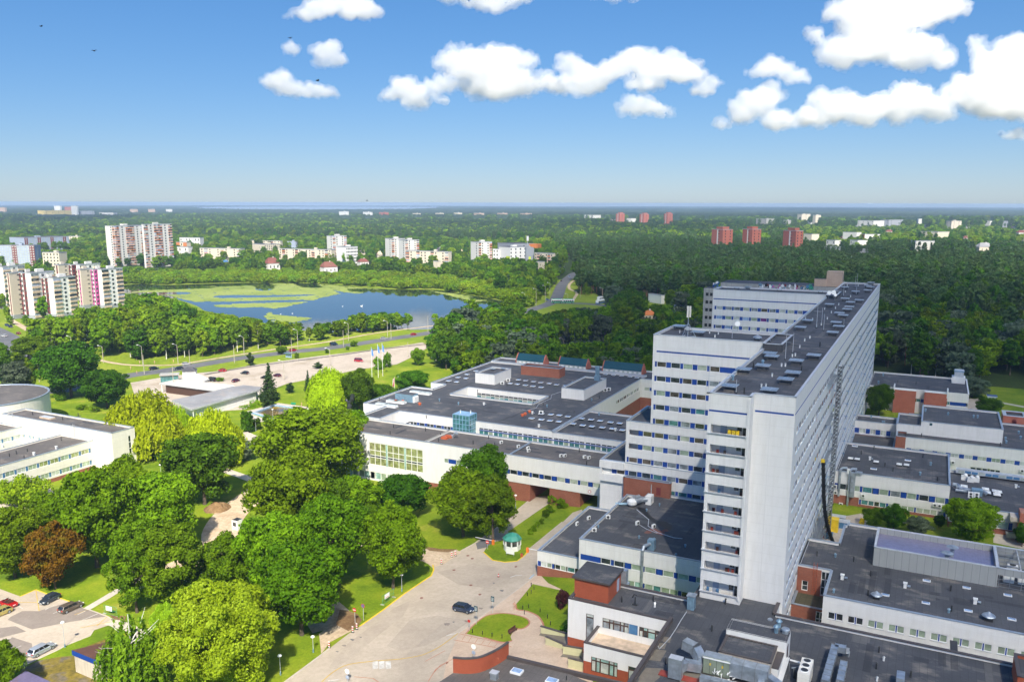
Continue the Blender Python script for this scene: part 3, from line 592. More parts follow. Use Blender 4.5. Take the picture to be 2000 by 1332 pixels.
for i,(k,a,b)in enumerate(ct):
 if k=='w':F.win('S',NY,a,b,7.6,9.2,['glass_teal','glass_aqua','glass_green','glass_teal'][i*7%4]);F.win('S',NY,a,b,9.45,10.0,'glass_dark')
 else:F.panel('S',NY,a,b,7.6,10.0,'frame',.02,'mullion')
mb=MB();mb.box((-117.5,NY-.02,9.2),(-73.6,NY+.1,9.45),'blue');F.part('spandrel_panel',mb)
F.opening('S',NY,-142.0,-124.0,7.6,9.0)
for k,a,b in mods(-142.0,-124.1,[('w',1.1),('w',1.3),('b',.9),('w',1.9),('b',.9)]):F.win('S',NY,a,b,7.6,9.0,'glass_dark')if k=='w' else F.panel('S',NY,a,b,7.6,9.0)
F.opening('S',253.0,-140.5,-113.5,8.0,10.2)
for i,(k,a,b)in enumerate(mods(-140.5,-113.5,[('w',1.8)])):F.win('S',253.0,a,b,8.0,9.4,['glass_teal','glass_blind','glass_aqua'][i%3]);F.win('S',253.0,a,b,9.6,10.2,'glass_dark')
FZ2=11.9
F.opening('E',-93.6,243.5,262.0,5.5,6.7)
wy=[onX(*c1(x,y),-93.6).y for x,y in((372,385),(572,262))]
F.opening('E',-93.6,min(wy)+.0,max(wy),8.0,9.2)
for k,a,b in mods(min(wy),max(wy),[('w',1.6),('w',1.6),('b',.6)]):F.win('E',-93.6,a,b,8.0,9.2,random.choice(['glass_dark','glass_grey','glass_blind']))if k=='w' else F.panel('E',-93.6,a,b,8.0,9.2,'white')
main=[(-153.5,202.3,-146.0,245.0),(-162.5,216.4,-153.5,245.0),(-159.8,253.4,-153.5,300),(-153.5,245.0,-93.6,300),(-146.0,NY,-93.6,245.0)]
F.mass(main,-3.2,FZ2,holes=[(-144.0,240.8,-113.0,253.0)],bands=(('brick',5.0),('white_clean',999)),roof='bitumen')
F.mass([(-93.5,NY,-70.5,241.5)],-1,FZ2-.3,roof='bitumen')
rb=[(-159.8,300.1,-60.0,309.0),(-93.5,293.5,-57.0,300.1)]
F.opening('S',293.5,-92.0,-58.0,7.9,9.2)
for k,a,b in mods(-92,-58,W5):F.win('S',293.5,a,b,7.9,9.2,'glass_blind')if k=='w' else F.panel('S',293.5,a,b,7.9,9.2)
F.mass(rb,-3.2,FZ2+.3,bands=(('brick',5.2),('white',999)),roof='bitumen')
F.opening('W',-146.0,1e3,1e3+1,0,1)
gl_=[P(*z7(x,y),14.2)for x,y in((528,455),(660,470),(663,450),(560,440))]
gx0,gx1,gy0,gy1=-124.2,-118.6,208.9,213.4
mb=MB();mb.box((gx0,gy0,6),(gx1,gy1,14.3),'glass_teal','bitumen')
lt=F.part('glass_lift_tower',mb)
mb=MB()
for i in range(6):x=gx0+(gx1-gx0)*i/5;mb.box((x-.06,gy0-.05,6),(x+.06,gy0+.02,14.3),'frame_blue')
for i in range(5):y=gy0+(gy1-gy0)*i/4;mb.box((gx1-.02,y-.06,6),(gx1+.05,y+.06,14.301),'frame_blue')
for i in range(7):z=6+8.3*i/6;mb.box((gx0-.04,gy0-.04,z-.06),(gx1+.04,gy1,z+.06),'frame_blue')
mb.build('glazing_frame',lt)
rooftop(F,'stub',[(gx0+1.5,gy0+2),(gx1-1.2,gy0+3)],14.35,s=1.4)
F.mass([(-146.2,262.2,-138.2,275.5)],11,15.2,roof='bitumen');rooftop(F,'table_hatch',[(-143.5,271),(-140.3,273.2)],14.75,s=.7)
F.mass([(-108.5,254.2,-100.3,275.4)],11,15.0,roof='bitumen')
F.mass([(-138.0,283.5,-122.0,289.0)],11,15.0,bands=(('brick',999),),name='brick_wall')
mb=MB();q=P(*z7(1587,275),14.6);mb.box((q.x-.9,q.y-.8,14.5),(q.x+.9,q.y+.8,16.3),'galv_blue');mb.box((q.x-.6,q.y-.5,16.3),(q.x+.6,q.y+.5,19.2),'galv_blue');mb.box((q.x-.75,q.y-.65,19.2),(q.x+.75,q.y+.65,19.5),'galv_blue');F.part('duct',mb)
mb=MB();q=P(*z7(345,400),12);mb.box((q.x-3.6,q.y-1.2,11.4),(q.x+3.2,q.y+2.2,14.0),'galv_blue','bitumen');mb.box((q.x+3.2,q.y-1.0,11.4),(q.x+3.8,q.y+1.6,13.4),'white_paint');F.part('plant_box',mb)
for xa,xb in((1078,1305),(1345,1575),(1626,1942)):
 A=P(*z7(xa,150+(xa-1078)*.105),12.3);B_=P(*z7(xb-45,165+(xa-1078)*.105),12.3);x0,x1,y0=A.x,B_.x,301.0
 y1=y0+5.5
 for xe in(x0,x1):mb=MB();e=.35;mb.v=[];q=[(y0,11.9),(y1,11.9),(y0+2.6,16.0),(y0+2.0,16.0),(y0,13.4)];mb.face([(xe,y,z)for y,z in q],'brick_far');mb.face([(xe+e,y,z)for y,z in q],'brick_far');[mb.face([(xe,*q[i]),(xe+e,*q[i]),(xe+e,*q[(i+1)%5]),(xe,*q[(i+1)%5])],'brick_far')for i in range(5)];F.part('brick_gable',mb)
 mb=MB();mb.face([(x0+.3,y0+.1,13.2),(x1,y0+.1,13.2),(x1,y0+2.1,15.85),(x0+.3,y0+2.1,15.85)],'teal');mb.face([(x0+.3,y0+2.1,15.85),(x1,y0+2.1,15.85),(x1,y1,11.95),(x0+.3,y1,11.95)],'bitumen');F.part('monitor_roof',mb)
 mb=MB();mb.box((x0+.3,y0+.3,11.8),(x1,y0+.5,13.3),'white');F.part('wall',mb)
 n=int((x1-x0)/1.9)
 for i in range(n):F.win('S',y0+.3,x0+.4+i*1.9,x0+1.5+i*1.9,12.1,13.1,'glass_light',inset=-.06)
S7=[(1160,520),(1223,528),(1280,535),(1337,541),(1285,495),(1340,500),(1396,508),(1224,490),(1430,555),(1492,565),(1552,572),(1620,579),(1685,587),(1750,596),(1487,520),(1547,528),(1606,536),(1673,545),(1733,552),(1075,270),(1121,275),(1172,282),(1220,288),(1275,294),(1322,302),(1020,294),(1067,299),(1120,306),(1168,312),(1222,319),(1380,308),(681,255),(740,235),(733,261),(620,277),(672,284),(797,213),(1640,235),(1692,240),(1745,245),(1800,250),(1845,256)]
rooftop(F,'skylight',RP(z7,11.9,S7),FZ2-.45,s=.95)
for x,y in((410,350),(468,358),(188,430),(245,440),(258,410),(300,415)):
 q=P(*z7(x,y),11.9);mb=MB();mb.box((q.x-2.2,q.y-.9,11.45),(q.x+2.2,q.y+.9,12.0),'frame');mb.prism([(q.x-2.1,q.y-.8),(q.x+2.1,q.y-.8),(q.x+2.1,q.y+.8),(q.x-2.1,q.y+.8)],12,12.2,'glass_light');F.part('skylight',mb)
rooftop(F,'red_vent',RP(z7,11.4,[(277,418),(322,420),(432,437),(1147,487),(1118,502),(1100,510)]),FZ2-.45);rooftop(F,'red_vent',RP(z7,11,[(55,600)]),FZ-.45,s=1.1)
rooftop(F,'white_vent',RP(z7,11.4,[(850,437),(1207,580),(1165,495),(1705,605)]),FZ2-.45);rooftop(F,'blue_vent',RP(z7,11.4,[(560,412),(684,436),(1260,452),(1550,410),(1425,300),(1598,505)]),FZ2-.45)
rooftop(F,'ac',[(*P(*z7(x,y),11)[:2],1.2)for x,y in((962,688),(1073,715),(1135,725),(1140,742),(1350,775),(1375,775),(1503,783),(1532,788))],FZ-.45,s=1.05)
rooftop(F,'ac',[(*P(*z7(x,y),11.5)[:2],.2)for x,y in((970,305),(1008,285),(1640,350),(1662,345),(1222,498))],FZ2-.45,s=1.5)
rooftop(F,'cowl',RP(z7,11.4,[(170,410),(475,525),(608,300),(808,355),(1305,555),(1000,315),(1535,375),(1440,495),(1235,440),(1790,600),(1600,395)]),FZ2-.45);rooftop(F,'cowl',RP(z7,11,[(262,582),(240,625),(567,635),(555,672),(470,605),(780,690),(920,700),(880,655),(1470,740),(1518,822)]),FZ-.45)
mb=MB();q=P(*z7(612,655),11);mb.box((q.x-1.6,q.y-.9,10.95),(q.x+.2,q.y+.5,11.5),'orange_rust');mb.box((q.x-1.2,q.y+.8,10.95),(q.x+.8,q.y+1.6,11.7),'orange_rust');F.part('rusty_vent',mb)
q=P(*z7(650,650),11);mb=MB();mb.path([q+Vector((-.6,0,.6)),q+Vector((0,0,.5)),q+Vector((.5,0,1.3)),q+Vector((.9,.1,1.7)),q+Vector((1.2,.2,1.2))],.33,'galv',10);mb.box((q.x-.5,q.y-.3,10.95),(q.x+.1,q.y+.3,11.5),'galv');F.part('duct',mb)
mb=MB();pts=[P(*z7(*p),11.5)for p in((1100,465),(1125,472),(1190,455),(1205,430),(1260,405),(1285,395),(1290,370),(1365,345))];mb.path(pts,.06,'cap_pale',5);F.part('cable',mb)
A=Bld('treatment_block',(-50,158,2),'two-step white block with blue roof edge and a tarry puddle stain on its roof')
AY=142.3
A.opening('S',AY,-56.3,-29.7,8.35,9.5)
for k,a,b,g_ in(('b',-56.3,-52.2,0),('w',-52.1,-50.15,'glass_dark'),('b',-50.1,-49.55,0),('w',-49.45,-47.45,'glass_dark'),('b',-47.3,-46.15,0),('w',-46.0,-44.0,'glass_green'),('b',-43.9,-43.5,0),('w',-43.4,-41.3,'glass_green'),('b',-41.2,-40.0,0),('w',-39.9,-37.9,'glass_green'),('b',-37.8,-37.2,0),('w',-37.1,-35.1,'glass_aqua'),('b',-35,-33.8,0),('w',-33.7,-31.7,'glass_green')):
 A.win('S',AY,a,b,8.35,9.5,g_)if k=='w' else A.panel('S',AY,a,b,8.35,9.5)
A.opening('S',AY,-47,-29.7,5.0,6.1)
for k,a,b,g_ in(('w',-46.9,-45.3,'glass_green'),('w',-45.3,-43.7,'glass_aqua'),('b',-43.6,-43.4,0),('w',-43.3,-41.7,'glass_green'),('w',-41.7,-40.2,'glass_teal'),('w',-40.1,-38.5,'glass_green'),('w',-38.5,-37.0,'glass_green'),('b',-36.9,-36.4,0),('w',-36.3,-34.8,'glass_dark'),('w',-34.8,-33.2,'glass_teal')):
 A.win('S',AY,a,b,5.0,6.1,g_)if k=='w' else A.panel('S',AY,a,b,5.0,6.1)
A.mass([(-56.6,AY,-29.7,170.4),(-52.6,170.4,-29.7,174.3)],1.0,12.5,roof='bitumen',ends=[('E',-29.7)])
LY=145.2
A.opening('S',LY,-66.7,-57,3.75,4.8)
for k,a,b,g_ in(('b',-66.75,-66.1,0),('w',-66.0,-64.7,'glass_light'),('w',-64.7,-63.6,'glass_green'),('b',-63.5,-63.1,0),('w',-62.9,-61.7,'glass_dark'),('w',-61.7,-60.5,'glass_green'),('w',-60.2,-58.6,'glass_teal')):
 A.win('S',LY,a,b,3.75,4.8,g_)if k=='w' else A.panel('S',LY,a,b,3.75,4.8)
A.mass([(-66.8,LY,-56.62,173.4)],-.6,7.0,bands=(('brick',3.7),('white',999)),roof='bitumen',ends=[('E',-56.62)])
mb=MB();mb.box((-67.8,LY-1.5,.1),(-56.8,LY-.02,1.25),'white');mb.box((-67.9,LY-1.6,1.25),(-56.8,LY-1.35,1.37),'frame_blue');mb.box((-67.9,LY-1.35,1.25),(-67.6,LY+.6,1.367),'frame_blue');A.part('basement_wall',mb)
for x in(-65,-62,-59):A.win('S',LY-1.5,x,x+1.1,.45,1.0,'glass_teal',inset=-.05)
rooftop(A,'ac',[(*P(*a4(x,y),12.5)[:2],r_)for x,y,r_ in((805,220,1.3),(918,243,1.3),(600,178,.4),(503,268,.4))],12.05,s=1.05);rooftop(A,'ac',[(*P(*a4(x,y),7)[:2],r_)for x,y,r_ in((465,185,1.3),(383,225,1.5))],6.55,s=1.05)
rooftop(A,'blue_vent',RP(a4,12.2,[(817,322),(923,338),(1140,383),(532,248),(870,133),(1075,448),(960,95)]),12.05,s=.7);rooftop(A,'stub',RP(a4,12.2,[(610,142),(512,235)]),12.1)
mb=MB();q=P(*a4(768,95),12.3);mb.lathe((q.x,q.y,12.05),[(.9,.4),(1.1,.7),(1.1,1.3),(.5,1.7)],'white_paint',14)
mb.path([(q.x+.6,q.y,13.2),(q.x+1.6,q.y+2.2,13.1),(q.x+3.2,q.y+3.4,13.1)],.55,'galv',12);mb.path([(q.x,q.y+.6,13),(q.x-.4,q.y+2.8,13),(q.x+.2,q.y+4.2,12.9)],.5,'galv',12);mb.path([(q.x-.8,q.y,12.5),(q.x-3.4,q.y-1,12.4)],.3,'galv_blue',8);mb.box((q.x+2.2,q.y+2.4,12.05),(q.x+3.4,q.y+4.6,13.9),'white_paint');A.part('ventilation_fan',mb)
mb=MB();q=onY(*a4(845,410),AY);mb.box((q.x-.22,AY-.45,2.5),(q.x+.22,AY-.05,12.6),'galv');mb.path([(q.x,AY-.25,12.5),(q.x,AY+.5,13.2),(q.x+.9,AY+2.2,13.3)],.32,'galv',8);mb.box((q.x+.2,AY+1.8,12.05),(q.x+1.5,AY+3.2,14),'galv_blue');A.part('duct',mb)
mb=MB();pp=lambda pts:[Vector((*P(*a4(*p),12.05)[:2],12.058))for p in pts]
mb.face(pp([(800,108),(860,115),(905,175),(950,205),(1010,210),(1050,240),(1040,270),(990,268),(1000,250),(960,235),(900,205),(840,150)]),'tar');A.part('tar_patch',mb)
mb=MB()
for cx_,cy_,r_ in((880,283,24),(925,270,26),(965,285,30),(1000,272,22),(905,262,14),(985,300,18)):
 mb.face(pp([(cx_+r_*math.cos(t)*(1+.3*math.sin(3*t)),cy_+.45*r_*math.sin(t))for t in[i*math.pi/6 for i in range(12)]]),'brownroof')
for v in range(len(mb.v)):mb.v[v]=(mb.v[v][0],mb.v[v][1],12.066+.004*(v//12))
A.part('rust_patch',mb)
mb=MB();mb.path([Vector((*P(*a4(*p),12.1)[:2],12.12))for p in((800,125),(885,195),(880,240),(945,285),(1060,322),(1120,328))],.07,'cap_pale',5);mb.path([Vector((*P(*a4(*p),12.1)[:2],12.12))for p in((815,228),(870,262),(945,290))],.06,'cap_pale',5);A.part('cable',mb)
Bx=Bld('brick_annex',(-57,178,4),'plain red brick annex with a dark red door at the white wing')
q=[P(*c1(x,y),15.5)for x,y in((435,1025),(490,988),(878,1035),(840,1085))]
bx0,bx1,by0,by1=q[0].x,q[3].x,q[0].y,W1Y-.1
Bx.mass([(bx0,by0,bx1,by1)],2,15.5,bands=(('brick',999),),roof='roof_grey' if False else 'bitumen_warm',name='brick_wall')
u=onY(*c1(738,1145),by0);Bx.panel('S',by0,u.x-.5,u.x+.5,u.z-1.1,u.z+.7,'burgundy',-.06,'door');mb=MB();mb.tube((u.x-1.6,by0-.2,11.5),(u.x-1.6,by0-.2,u.z+1.2),.1,.1,'cap_pale',8);Bx.part('vent_pipe',mb)
K=Bld('surgery_block',(4,155,5),'white block with paired windows and a big grey metal enclosure on its dark roof')
KY,KX=136.9,-11.5
for i in range(12):
 x0=-10.57+3.015*i;K.opening('S',KY,x0,x0+2.3,9.35,10.55);g_='glass_dark' if i<2 else 'glass_green'
 K.win('S',KY,x0,x0+1.05,9.35,10.55,g_);K.win('S',KY,x0+1.25,x0+2.3,9.35,10.55,g_);K.panel('S',KY,x0+1.05,x0+1.25,9.35,10.55)
 K.sillbar('S',KY,x0-.1,x0+2.4,9.34,'cap_pale')
K.opening('S',147.5,-16.1,-15.1,8.6,10.4);K.win('S',147.5,-16.1,-15.1,8.6,10.4,'glass_dark',0,1)
K.opening('S',147.5,-12.95,-11.6,8.3,12.7);
for q in range(2):
 for r_ in range(3):K.win('S',147.5,-12.95+.67*q,-12.28+.67*q,8.3+1.46*r_,9.76+1.46*r_,'glass_dark',fr='cap_pale')
K.mass([(KX,KY,30,171.2),(-17,147.5,KX,161.0),(-10.9,171.2,30,172.7)],3.5,13.2,bands=(('white_clean',999),),holes=[(-17.2,KY-1,KX,147.5)],roof='bitumen',ends=[('W',-17)])
mb=MB();mb.box((-16.98,147.3,8.0),(-11.55,147.499,13.15),'brick')
mb=MB();mb.face([(-16.97,147.46,8.2),(-16.12,147.46,8.2),(-16.12,147.46,12.9),(-16.97,147.46,12.9)],'brick');mb.face([(-15.08,147.46,8.2),(-12.97,147.46,8.2),(-12.97,147.46,12.9),(-15.08,147.46,12.9)],'brick');mb.face([(-16.12,147.46,10.42),(-15.08,147.46,10.42),(-15.08,147.46,12.9),(-16.12,147.46,12.9)],'brick');mb.face([(-16.12,147.46,8.2),(-15.08,147.46,8.2),(-15.08,147.46,8.58),(-16.12,147.46,8.58)],'brick');K.part('brick_wall',mb)
K.mass([(-16.98,141.9,KX-.02,147.4)],3,8.25,bands=(('brick',999),),roof='bitumen_green',par=.1,name='brick_wall',ends=[('E',KX-.02),('N',147.4)])
for q in range(2):
 for r_ in range(2):K.win('S',141.9,-12.9+.65*q,-12.25+.65*q,5.2+1.3*r_,6.5+1.3*r_,'glass_dark',fr='cap_pale',inset=-.05)
mb=MB()
for x in(-14.3,-13.7):mb.tube((x,147.3,8.3),(x,147.3,14.2),.035,.035,'orange_rust',6)
for k in range(16):mb.tube((-14.3,147.3,8.5+.35*k),(-13.7,147.3,8.5+.35*k),.025,.025,'orange_rust',5)
K.part('wall_ladder',mb)
KB=(-5.15,154.2,14.1,164.6)
K.mass([KB],12.7,16.2,bands=(('greyclad',999),),roof='lilac_metal',par=1.1,cap='cap_pale',name='plant_enclosure')
mb=MB();x=KB[0]+.35
while x<KB[2]-.3:mb.box((x,KB[1]+.33,15.1),(x+.07,KB[3]-.33,15.19),'lilac_metal');x+=.42
K.part('roof_ribs',mb)
K.mass([(14.15,154.21,30,164.59)],15.0,16.19,bands=(('greyclad',999),),roof='greyclad',par=0,cap='cap_pale',name='plant_enclosure')if False else None
mb=MB()
mb.box((14.12,154.2,15.0),(30,154.5,16.2),'greyclad');mb.box((14.1,154.1,16.2),(30,154.55,16.29),'cap_pale');K.part('plant_enclosure',mb);mb=MB();mb.box((14.12,164.3,12.75),(30,164.6,16.2),'greyclad');mb.box((14.1,164.2,16.2),(30,164.7,16.29),'cap_pale')
K.part('plant_enclosure',mb)
mb=MB()
for y in(155.8,157.6,159.4,161.2,163):mb.box((14.1,y-.05,16.0),(30,y+.05,16.16),'steel')
for x in(14.2,17.4,22,27):mb.box((x-.07,154.5,15.95),(x+.07,164.3,16.1),'cap_pale')
for x in(14.3,15.9,17.6,19.3):mb.box((x-.04,154.15,12.75),(x+.04,154.22,15),'steel')
for z in(12.95,13.6,14.25):mb.box((14.1,154.14,z),(30,154.2,z+.05),'steel')
K.part('railing',mb)
for x,y in((15.2,157),(17.4,157.2),(19.6,158),(16,161),(20.4,161.5)):mb=MB();mb.box((x,y,12.75),(x+1.6,y+1.2,14.3),'white_paint');mb.tube((x+.8,y+.6,14.3),(x+.8,y+.6,14.4),.5,.5,'dark_metal',14);K.part('air_conditioner',mb)
for x,y,h in((6.4,156.2,16.6),(7.2,158.6,16.9)):mb=MB();mb.tube((x,y,15.1),(x,y,h),.35,.35,'galv',12);mb.lathe((x,y,h),[(1.0,0),(.8,.12),(.2,.35)],'galv',20);K.part('mushroom_vent',mb)
mb=MB();mb.box((6.1,154.6,15.1),(7.0,156.3,15.6),'galv');K.part('duct',mb)
rooftop(K,'small_sky',RP(a3,12.9,[(1173,578),(1468,630),(1773,685),(868,683),(1167,742),(1480,800),(1802,862)]),12.75)
rooftop(K,'mushroom',RP(a3,12.8,[(1628,870)]),12.75,s=1.05);rooftop(K,'mushroom',RP(a3,12.8,[(800,710)]),12.75,s=.95)
rooftop(K,'white_vent',RP(a3,12.8,[(1012,632),(1530,750),(548,570)]),12.75,s=1.1);rooftop(K,'blue_vent',RP(a3,12.8,[(497,405),(485,668),(1335,815)]),12.75,s=.8)
rooftop(K,'cowl',RP(a3,12.8,[(362,398),(632,440),(758,545),(738,690),(1350,655),(1355,805)]),12.75)
mb=MB()
for x in(-5.9,-5.5):mb.path([(x,164.9,13),(x,164.9,14.6),(x,164.4,15)],.04,'steel',6)
K.part('wall_ladder',mb)
Bt=Bld('entrance_building',(-30,115,8),'white and red entrance building with roof ducts and a beige terrace at the tower foot')
BZ=13.2
SY=117.1
def door_window(x0,x1,z0,z1,y,split,frame='frame_brown',gls=('glass_light','glass_grey')):
 Bt.opening('S',y,x0,x1,z0,z1);n=len(split)-1
 for i in range(n):
  a,b=x0+(x1-x0)*split[i],x0+(x1-x0)*split[i+1];Bt.win('S',y,a,b,z0,z1-.6,gls[i%len(gls)],fr=frame,fw=.11);Bt.win('S',y,a,b,z1-.6,z1,gls[(i+1)%len(gls)],fr=frame,fw=.09)
u=lambda x,y,Y:onY(*a4(x,y),Y)
a_,b_=u(447,850,SY),u(500,1005,SY);door_window(a_.x,u(500,870,SY).x,6.2,a_.z,SY,[0,1],gls=('glass_grey','glass_light'))
wz1=u(562,880,SY).z;wz0=8.65
door_window(u(562,880,SY).x,u(745,930,SY).x,wz0,wz1,SY,[0,.27,.42,.68,.82,1],gls=('glass_grey','glass_light','glass_grey'))
Bt.opening('S',SY,u(747,930,SY).x,u(808,945,SY).x,wz0,wz1);Bt.panel('S',SY,u(747,930,SY).x,u(808,945,SY).x,wz0,wz1,'blue_mid',.03,'blue_panel')
door_window(u(818,945,SY).x,-33.0,wz0,wz1-.05,SY,[0,.2,.42,.8,1],gls=('glass_light','glass_dark','glass_aqua'))
Bt.mass([(-48.3,SY,-31.5,132.0),(-31.5,96,-17.4,131.5),(-17.4,96,34,127.0)],1.5,BZ,bands=(('brick_red',6.5),('white_clean',999)),holes=[(-48.4,120.3+5.6,-30.4,133),(-23.1,130.88,-17.05,133),(-29.65,128.08,-23.1,133)]if False else[(-48.4,125.9,-30.4,133)],cap='cap_dark',capw=.5)
mb=MB();mb.box((-31.75,96,12.7),(-31.2,118.0,13.55),'cap_dark');Bt.part('parapet_cap',mb)
TY=111.3
door_window(u(483,1150,TY).x,u(667,1200,TY).x,5.15,7.6,TY,[0,.18,.34,.68,.86,1],gls=('glass_light','glass_aqua'))
door_window(u(742,1215,TY).x,-33.2,5.15,7.6,TY,[0,.4,.8,1],gls=('glass_light','glass_dark'))
Bt.mass([(-43.2,TY,-31.6,SY-.02)],2.6,9.6,bands=(('brick_red',6.6),('white_clean',999)),roof='terrace',cap='cap_dark',capw=.45,par=1.0,ends=[('N',SY-.02),('E',-31.6)])
q=[P(*a4(x,y),16.2)for x,y in((355,590),(450,490),(695,555),(605,650))];zs_=16.2
sx0,sx1,sy0,sy1=q[0].x+.3,q[2].x-.3,q[3].y+.3,q[1].y-.2
mb=MB();mb.box((sx0,sy0,12.6),(sx1,sy1,16.0),'brick_red');mb.box((sx1,sy1-1.9,13),(sx1+.06,sy1-.9,15.1),'bluegrey');st=Bt.part('brick_wall',mb)
mb=MB();mb.prism([(sx0-.35,sy0-.35),(sx1+.35,sy0-.35),(sx1+.35,sy1+.35),(sx0-.35,sy1+.35)],16.0,lambda x,y:16.3,'cap_dark','bitumen');Bt.part('roof',mb)
mb=MB();q=P(*a4(705,650),13);mb.box((q.x-.8,q.y-.4,12.75),(q.x+.8,q.y+1.2,13.2),'galv');mb.box((q.x-.6,q.y-.2,13.2),(q.x+.6,q.y+.9,15.6),'galv');Bt.part('duct',mb)
mb=MB();q=P(*a4(1180,810),13);mb.box((q.x-.55,q.y-.4,12.75),(q.x+.55,q.y+.8,15.0),'galv_blue');mb.box((q.x-.7,q.y-.5,15.0),(q.x+.7,q.y+.9,15.15),'galv');Bt.part('duct',mb)
Bt.mass([(-22.0,112.5,-13.7,116.1)],12.5,16.4,bands=(('white_clean',999),),roof='bitumen',cap=None,par=.05)
Bt.mass([(-21.9,107.4,-14.9,112.45)],12.5,15.6,bands=(('rust_white',999),),roof='bitumen',cap='cap_dark',par=.04,capw=.3)
mb=MB();mb.box((-14.85,107.5,12.6),(-13.9,112.4,14.9),'white_clean','cap_dark');mb.box((-13.98,113.2,13.4),(-13.66,114.3,15.4),'frame_brown');Bt.part('wall',mb)
rooftop(Bt,'cowl',RP(a4,12.9,[(1422,780),(1326,968),(1003,1198),(917,760),(697,765)]),12.75);rooftop(Bt,'cowl',RP(a3,12.9,[(820,1105),(800,1225),(1055,1287)]),12.75)
rooftop(Bt,'stub',RP(a3,12.9,[(855,1165),(805,1315)]),12.75);rooftop(Bt,'stub',RP(a4,12.9,[(927,800)]),12.75,s=1.2)
rooftop(Bt,'blue_vent',RP(a4,16.4,[(1795,945),(1776,985)]),16.4,s=1.3);mb=MB();q=P(*a4(1840,985),16.4);mb.tube((q.x,q.y,16.35),(q.x,q.y,16.9),.45,.45,'galv',14);mb.lathe((q.x,q.y,16.9),[(.62,0),(.55,.15),(.25,.28)],'galv',18);Bt.part('mushroom_vent',mb)
mb=MB();q=P(*a4(1735,890),12.9);mb.lathe((q.x,q.y,12.75),[(.4,0),(.4,.15),(.2,.3)],'galv',14);Bt.part('vent_cap',mb)
mb=MB();q=P(*a4(790,780),13);mb.box((q.x-.4,q.y-.3,12.75),(q.x+.4,q.y+.3,12.95),'dark_metal');mb.tube((q.x,q.y,12.9),(q.x,q.y,14.1),.09,.09,'dark_metal',8);mb.path([(q.x-.5,q.y,13.9),(q.x-.2,q.y,14.5),(q.x+.3,q.y,14.4)],.08,'black',6);Bt.part('roof_spotlight',mb)
mb=MB();pts=[Vector((*P(*a4(*p),12.8)[:2],12.84))for p in((1150,840),(1110,900),(1075,960),(1035,1020),(960,1100),(945,1075),(940,1060))];mb.path(pts,.06,'cap_pale',5);Bt.part('cable',mb)
mb=MB();k=0
for poly in(([(990,1015),(1043,1018),(1030,1055),(985,1050)]),([(955,1055),(1010,1060),(995,1100),(945,1095)]),([(930,1100),(1010,1110),(965,1185),(880,1175)]),([(865,1230),(990,1235),(960,1300),(920,1332),(810,1332),(820,1290)])):
 mb.face([Vector((*P(*a4(*p),12.75)[:2],12.757+.002*k))for p in poly],'patch');k+=1
Bt.part('roof_patch',mb)
def duct(pts,w_,h_,mat='galv',name='duct',b=Bt):
 mb=MB()
 for a,c in zip(pts[:-1],pts[1:]):
  a=Vector(a);c=Vector(c);d=c-a;L=d.length;d.normalize();side=Vector((0,0,1)).cross(d);side=side.normalized()if side.length>.01 else Vector((1,0,0));up=d.cross(side)
  M=Matrix(((d.x,side.x,up.x,a.x),(d.y,side.y,up.y,a.y),(d.z,side.z,up.z,a.z),(0,0,0,1)))
  mb.box((-.02,-w_/2,-h_/2),(L+.02,w_/2,h_/2),mat,M=M);n=max(1,int(L/1.3))
  for i in range(n+1):t=L*i/n;mb.box((t-.04,-w_/2-.05,-h_/2-.05),(t+.04,w_/2+.05,h_/2+.05),'steel',M=M)
 return b.part(name,mb)
D=lambda x,y,z:P(*d5(x,y),z)
q0,q1=D(640,520,14.9),D(905,600,14.9);y0=(q0.y+q1.y)/2
mb=MB();mb.box((q0.x-.3,y0-1.1,13.1),(q1.x,y0+.5,15.6),'unit_green','galv');mb.box((q0.x-.35,y0-1.25,15.35),(q1.x+.05,y0-1.1,15.5),'white_paint');ah=Bt.part('air_handling_unit',mb)
mb=MB()
for i in range(4):x=q0.x-.3+(q1.x-q0.x+.3)*i/4;mb.box((x,y0-1.13,13.15),(x+.04,y0-1.1,15.3),'dark_metal')
for i in(1,3):x=q0.x+(q1.x-q0.x)*(i-.3)/4;mb.box((x,y0-1.14,14.4),(x+.2,y0-1.11,14.75),'yellow_paint')
mb.build('access_door',ah)
e_=D(1330,680,15);duct([(q1.x,y0-.3,14.5),(e_.x,y0-.3,14.5)],1.7,2.0);duct([(e_.x,y0-.3,14.2),(e_.x+1.8,y0-1.3,13.9),(e_.x+9,y0-2.6,13.7)],1.0,.9)
g0,g1=D(590,510,14.6),D(420,400,15.6);duct([(q0.x-.3,y0-.2,14.5),(g0.x-.2,y0,14.4),(g1.x+1.0,g1.y,15.4),(g1.x-.6,g1.y+.4,15.6)],1.3,1.3)
h0,h1=D(400,560,14.4),D(300,650,14.2);duct([(q0.x-.6,y0-.9,13.7),(h0.x,h0.y-.5,14.0),(h1.x,h1.y,14.2)],1.2,1.2);mb=MB();mb.box((h1.x-1.0,h1.y-.9,13.0),(h1.x+.8,h1.y+.3,15.9),'galv','cap_pale');Bt.part('duct',mb)
i0,i1=D(560,770,13.6),D(1250,811,13.6);duct([(i0.x,i0.y,13.7),(i0.x+14,i0.y,13.7)],.9,.8,'galv');j0=D(1270,730,14);duct([(j0.x,y0-1,13.9),(j0.x-.2,y0-4,13.6)],.8,.7)
mb=MB();w0=D(710,740,13.2);w1=D(1130,811,13.2);mb.box((w0.x,w0.y-.35,12.95),(w1.x,w0.y+.0,13.15),'white_paint')
rr=random.Random(3)
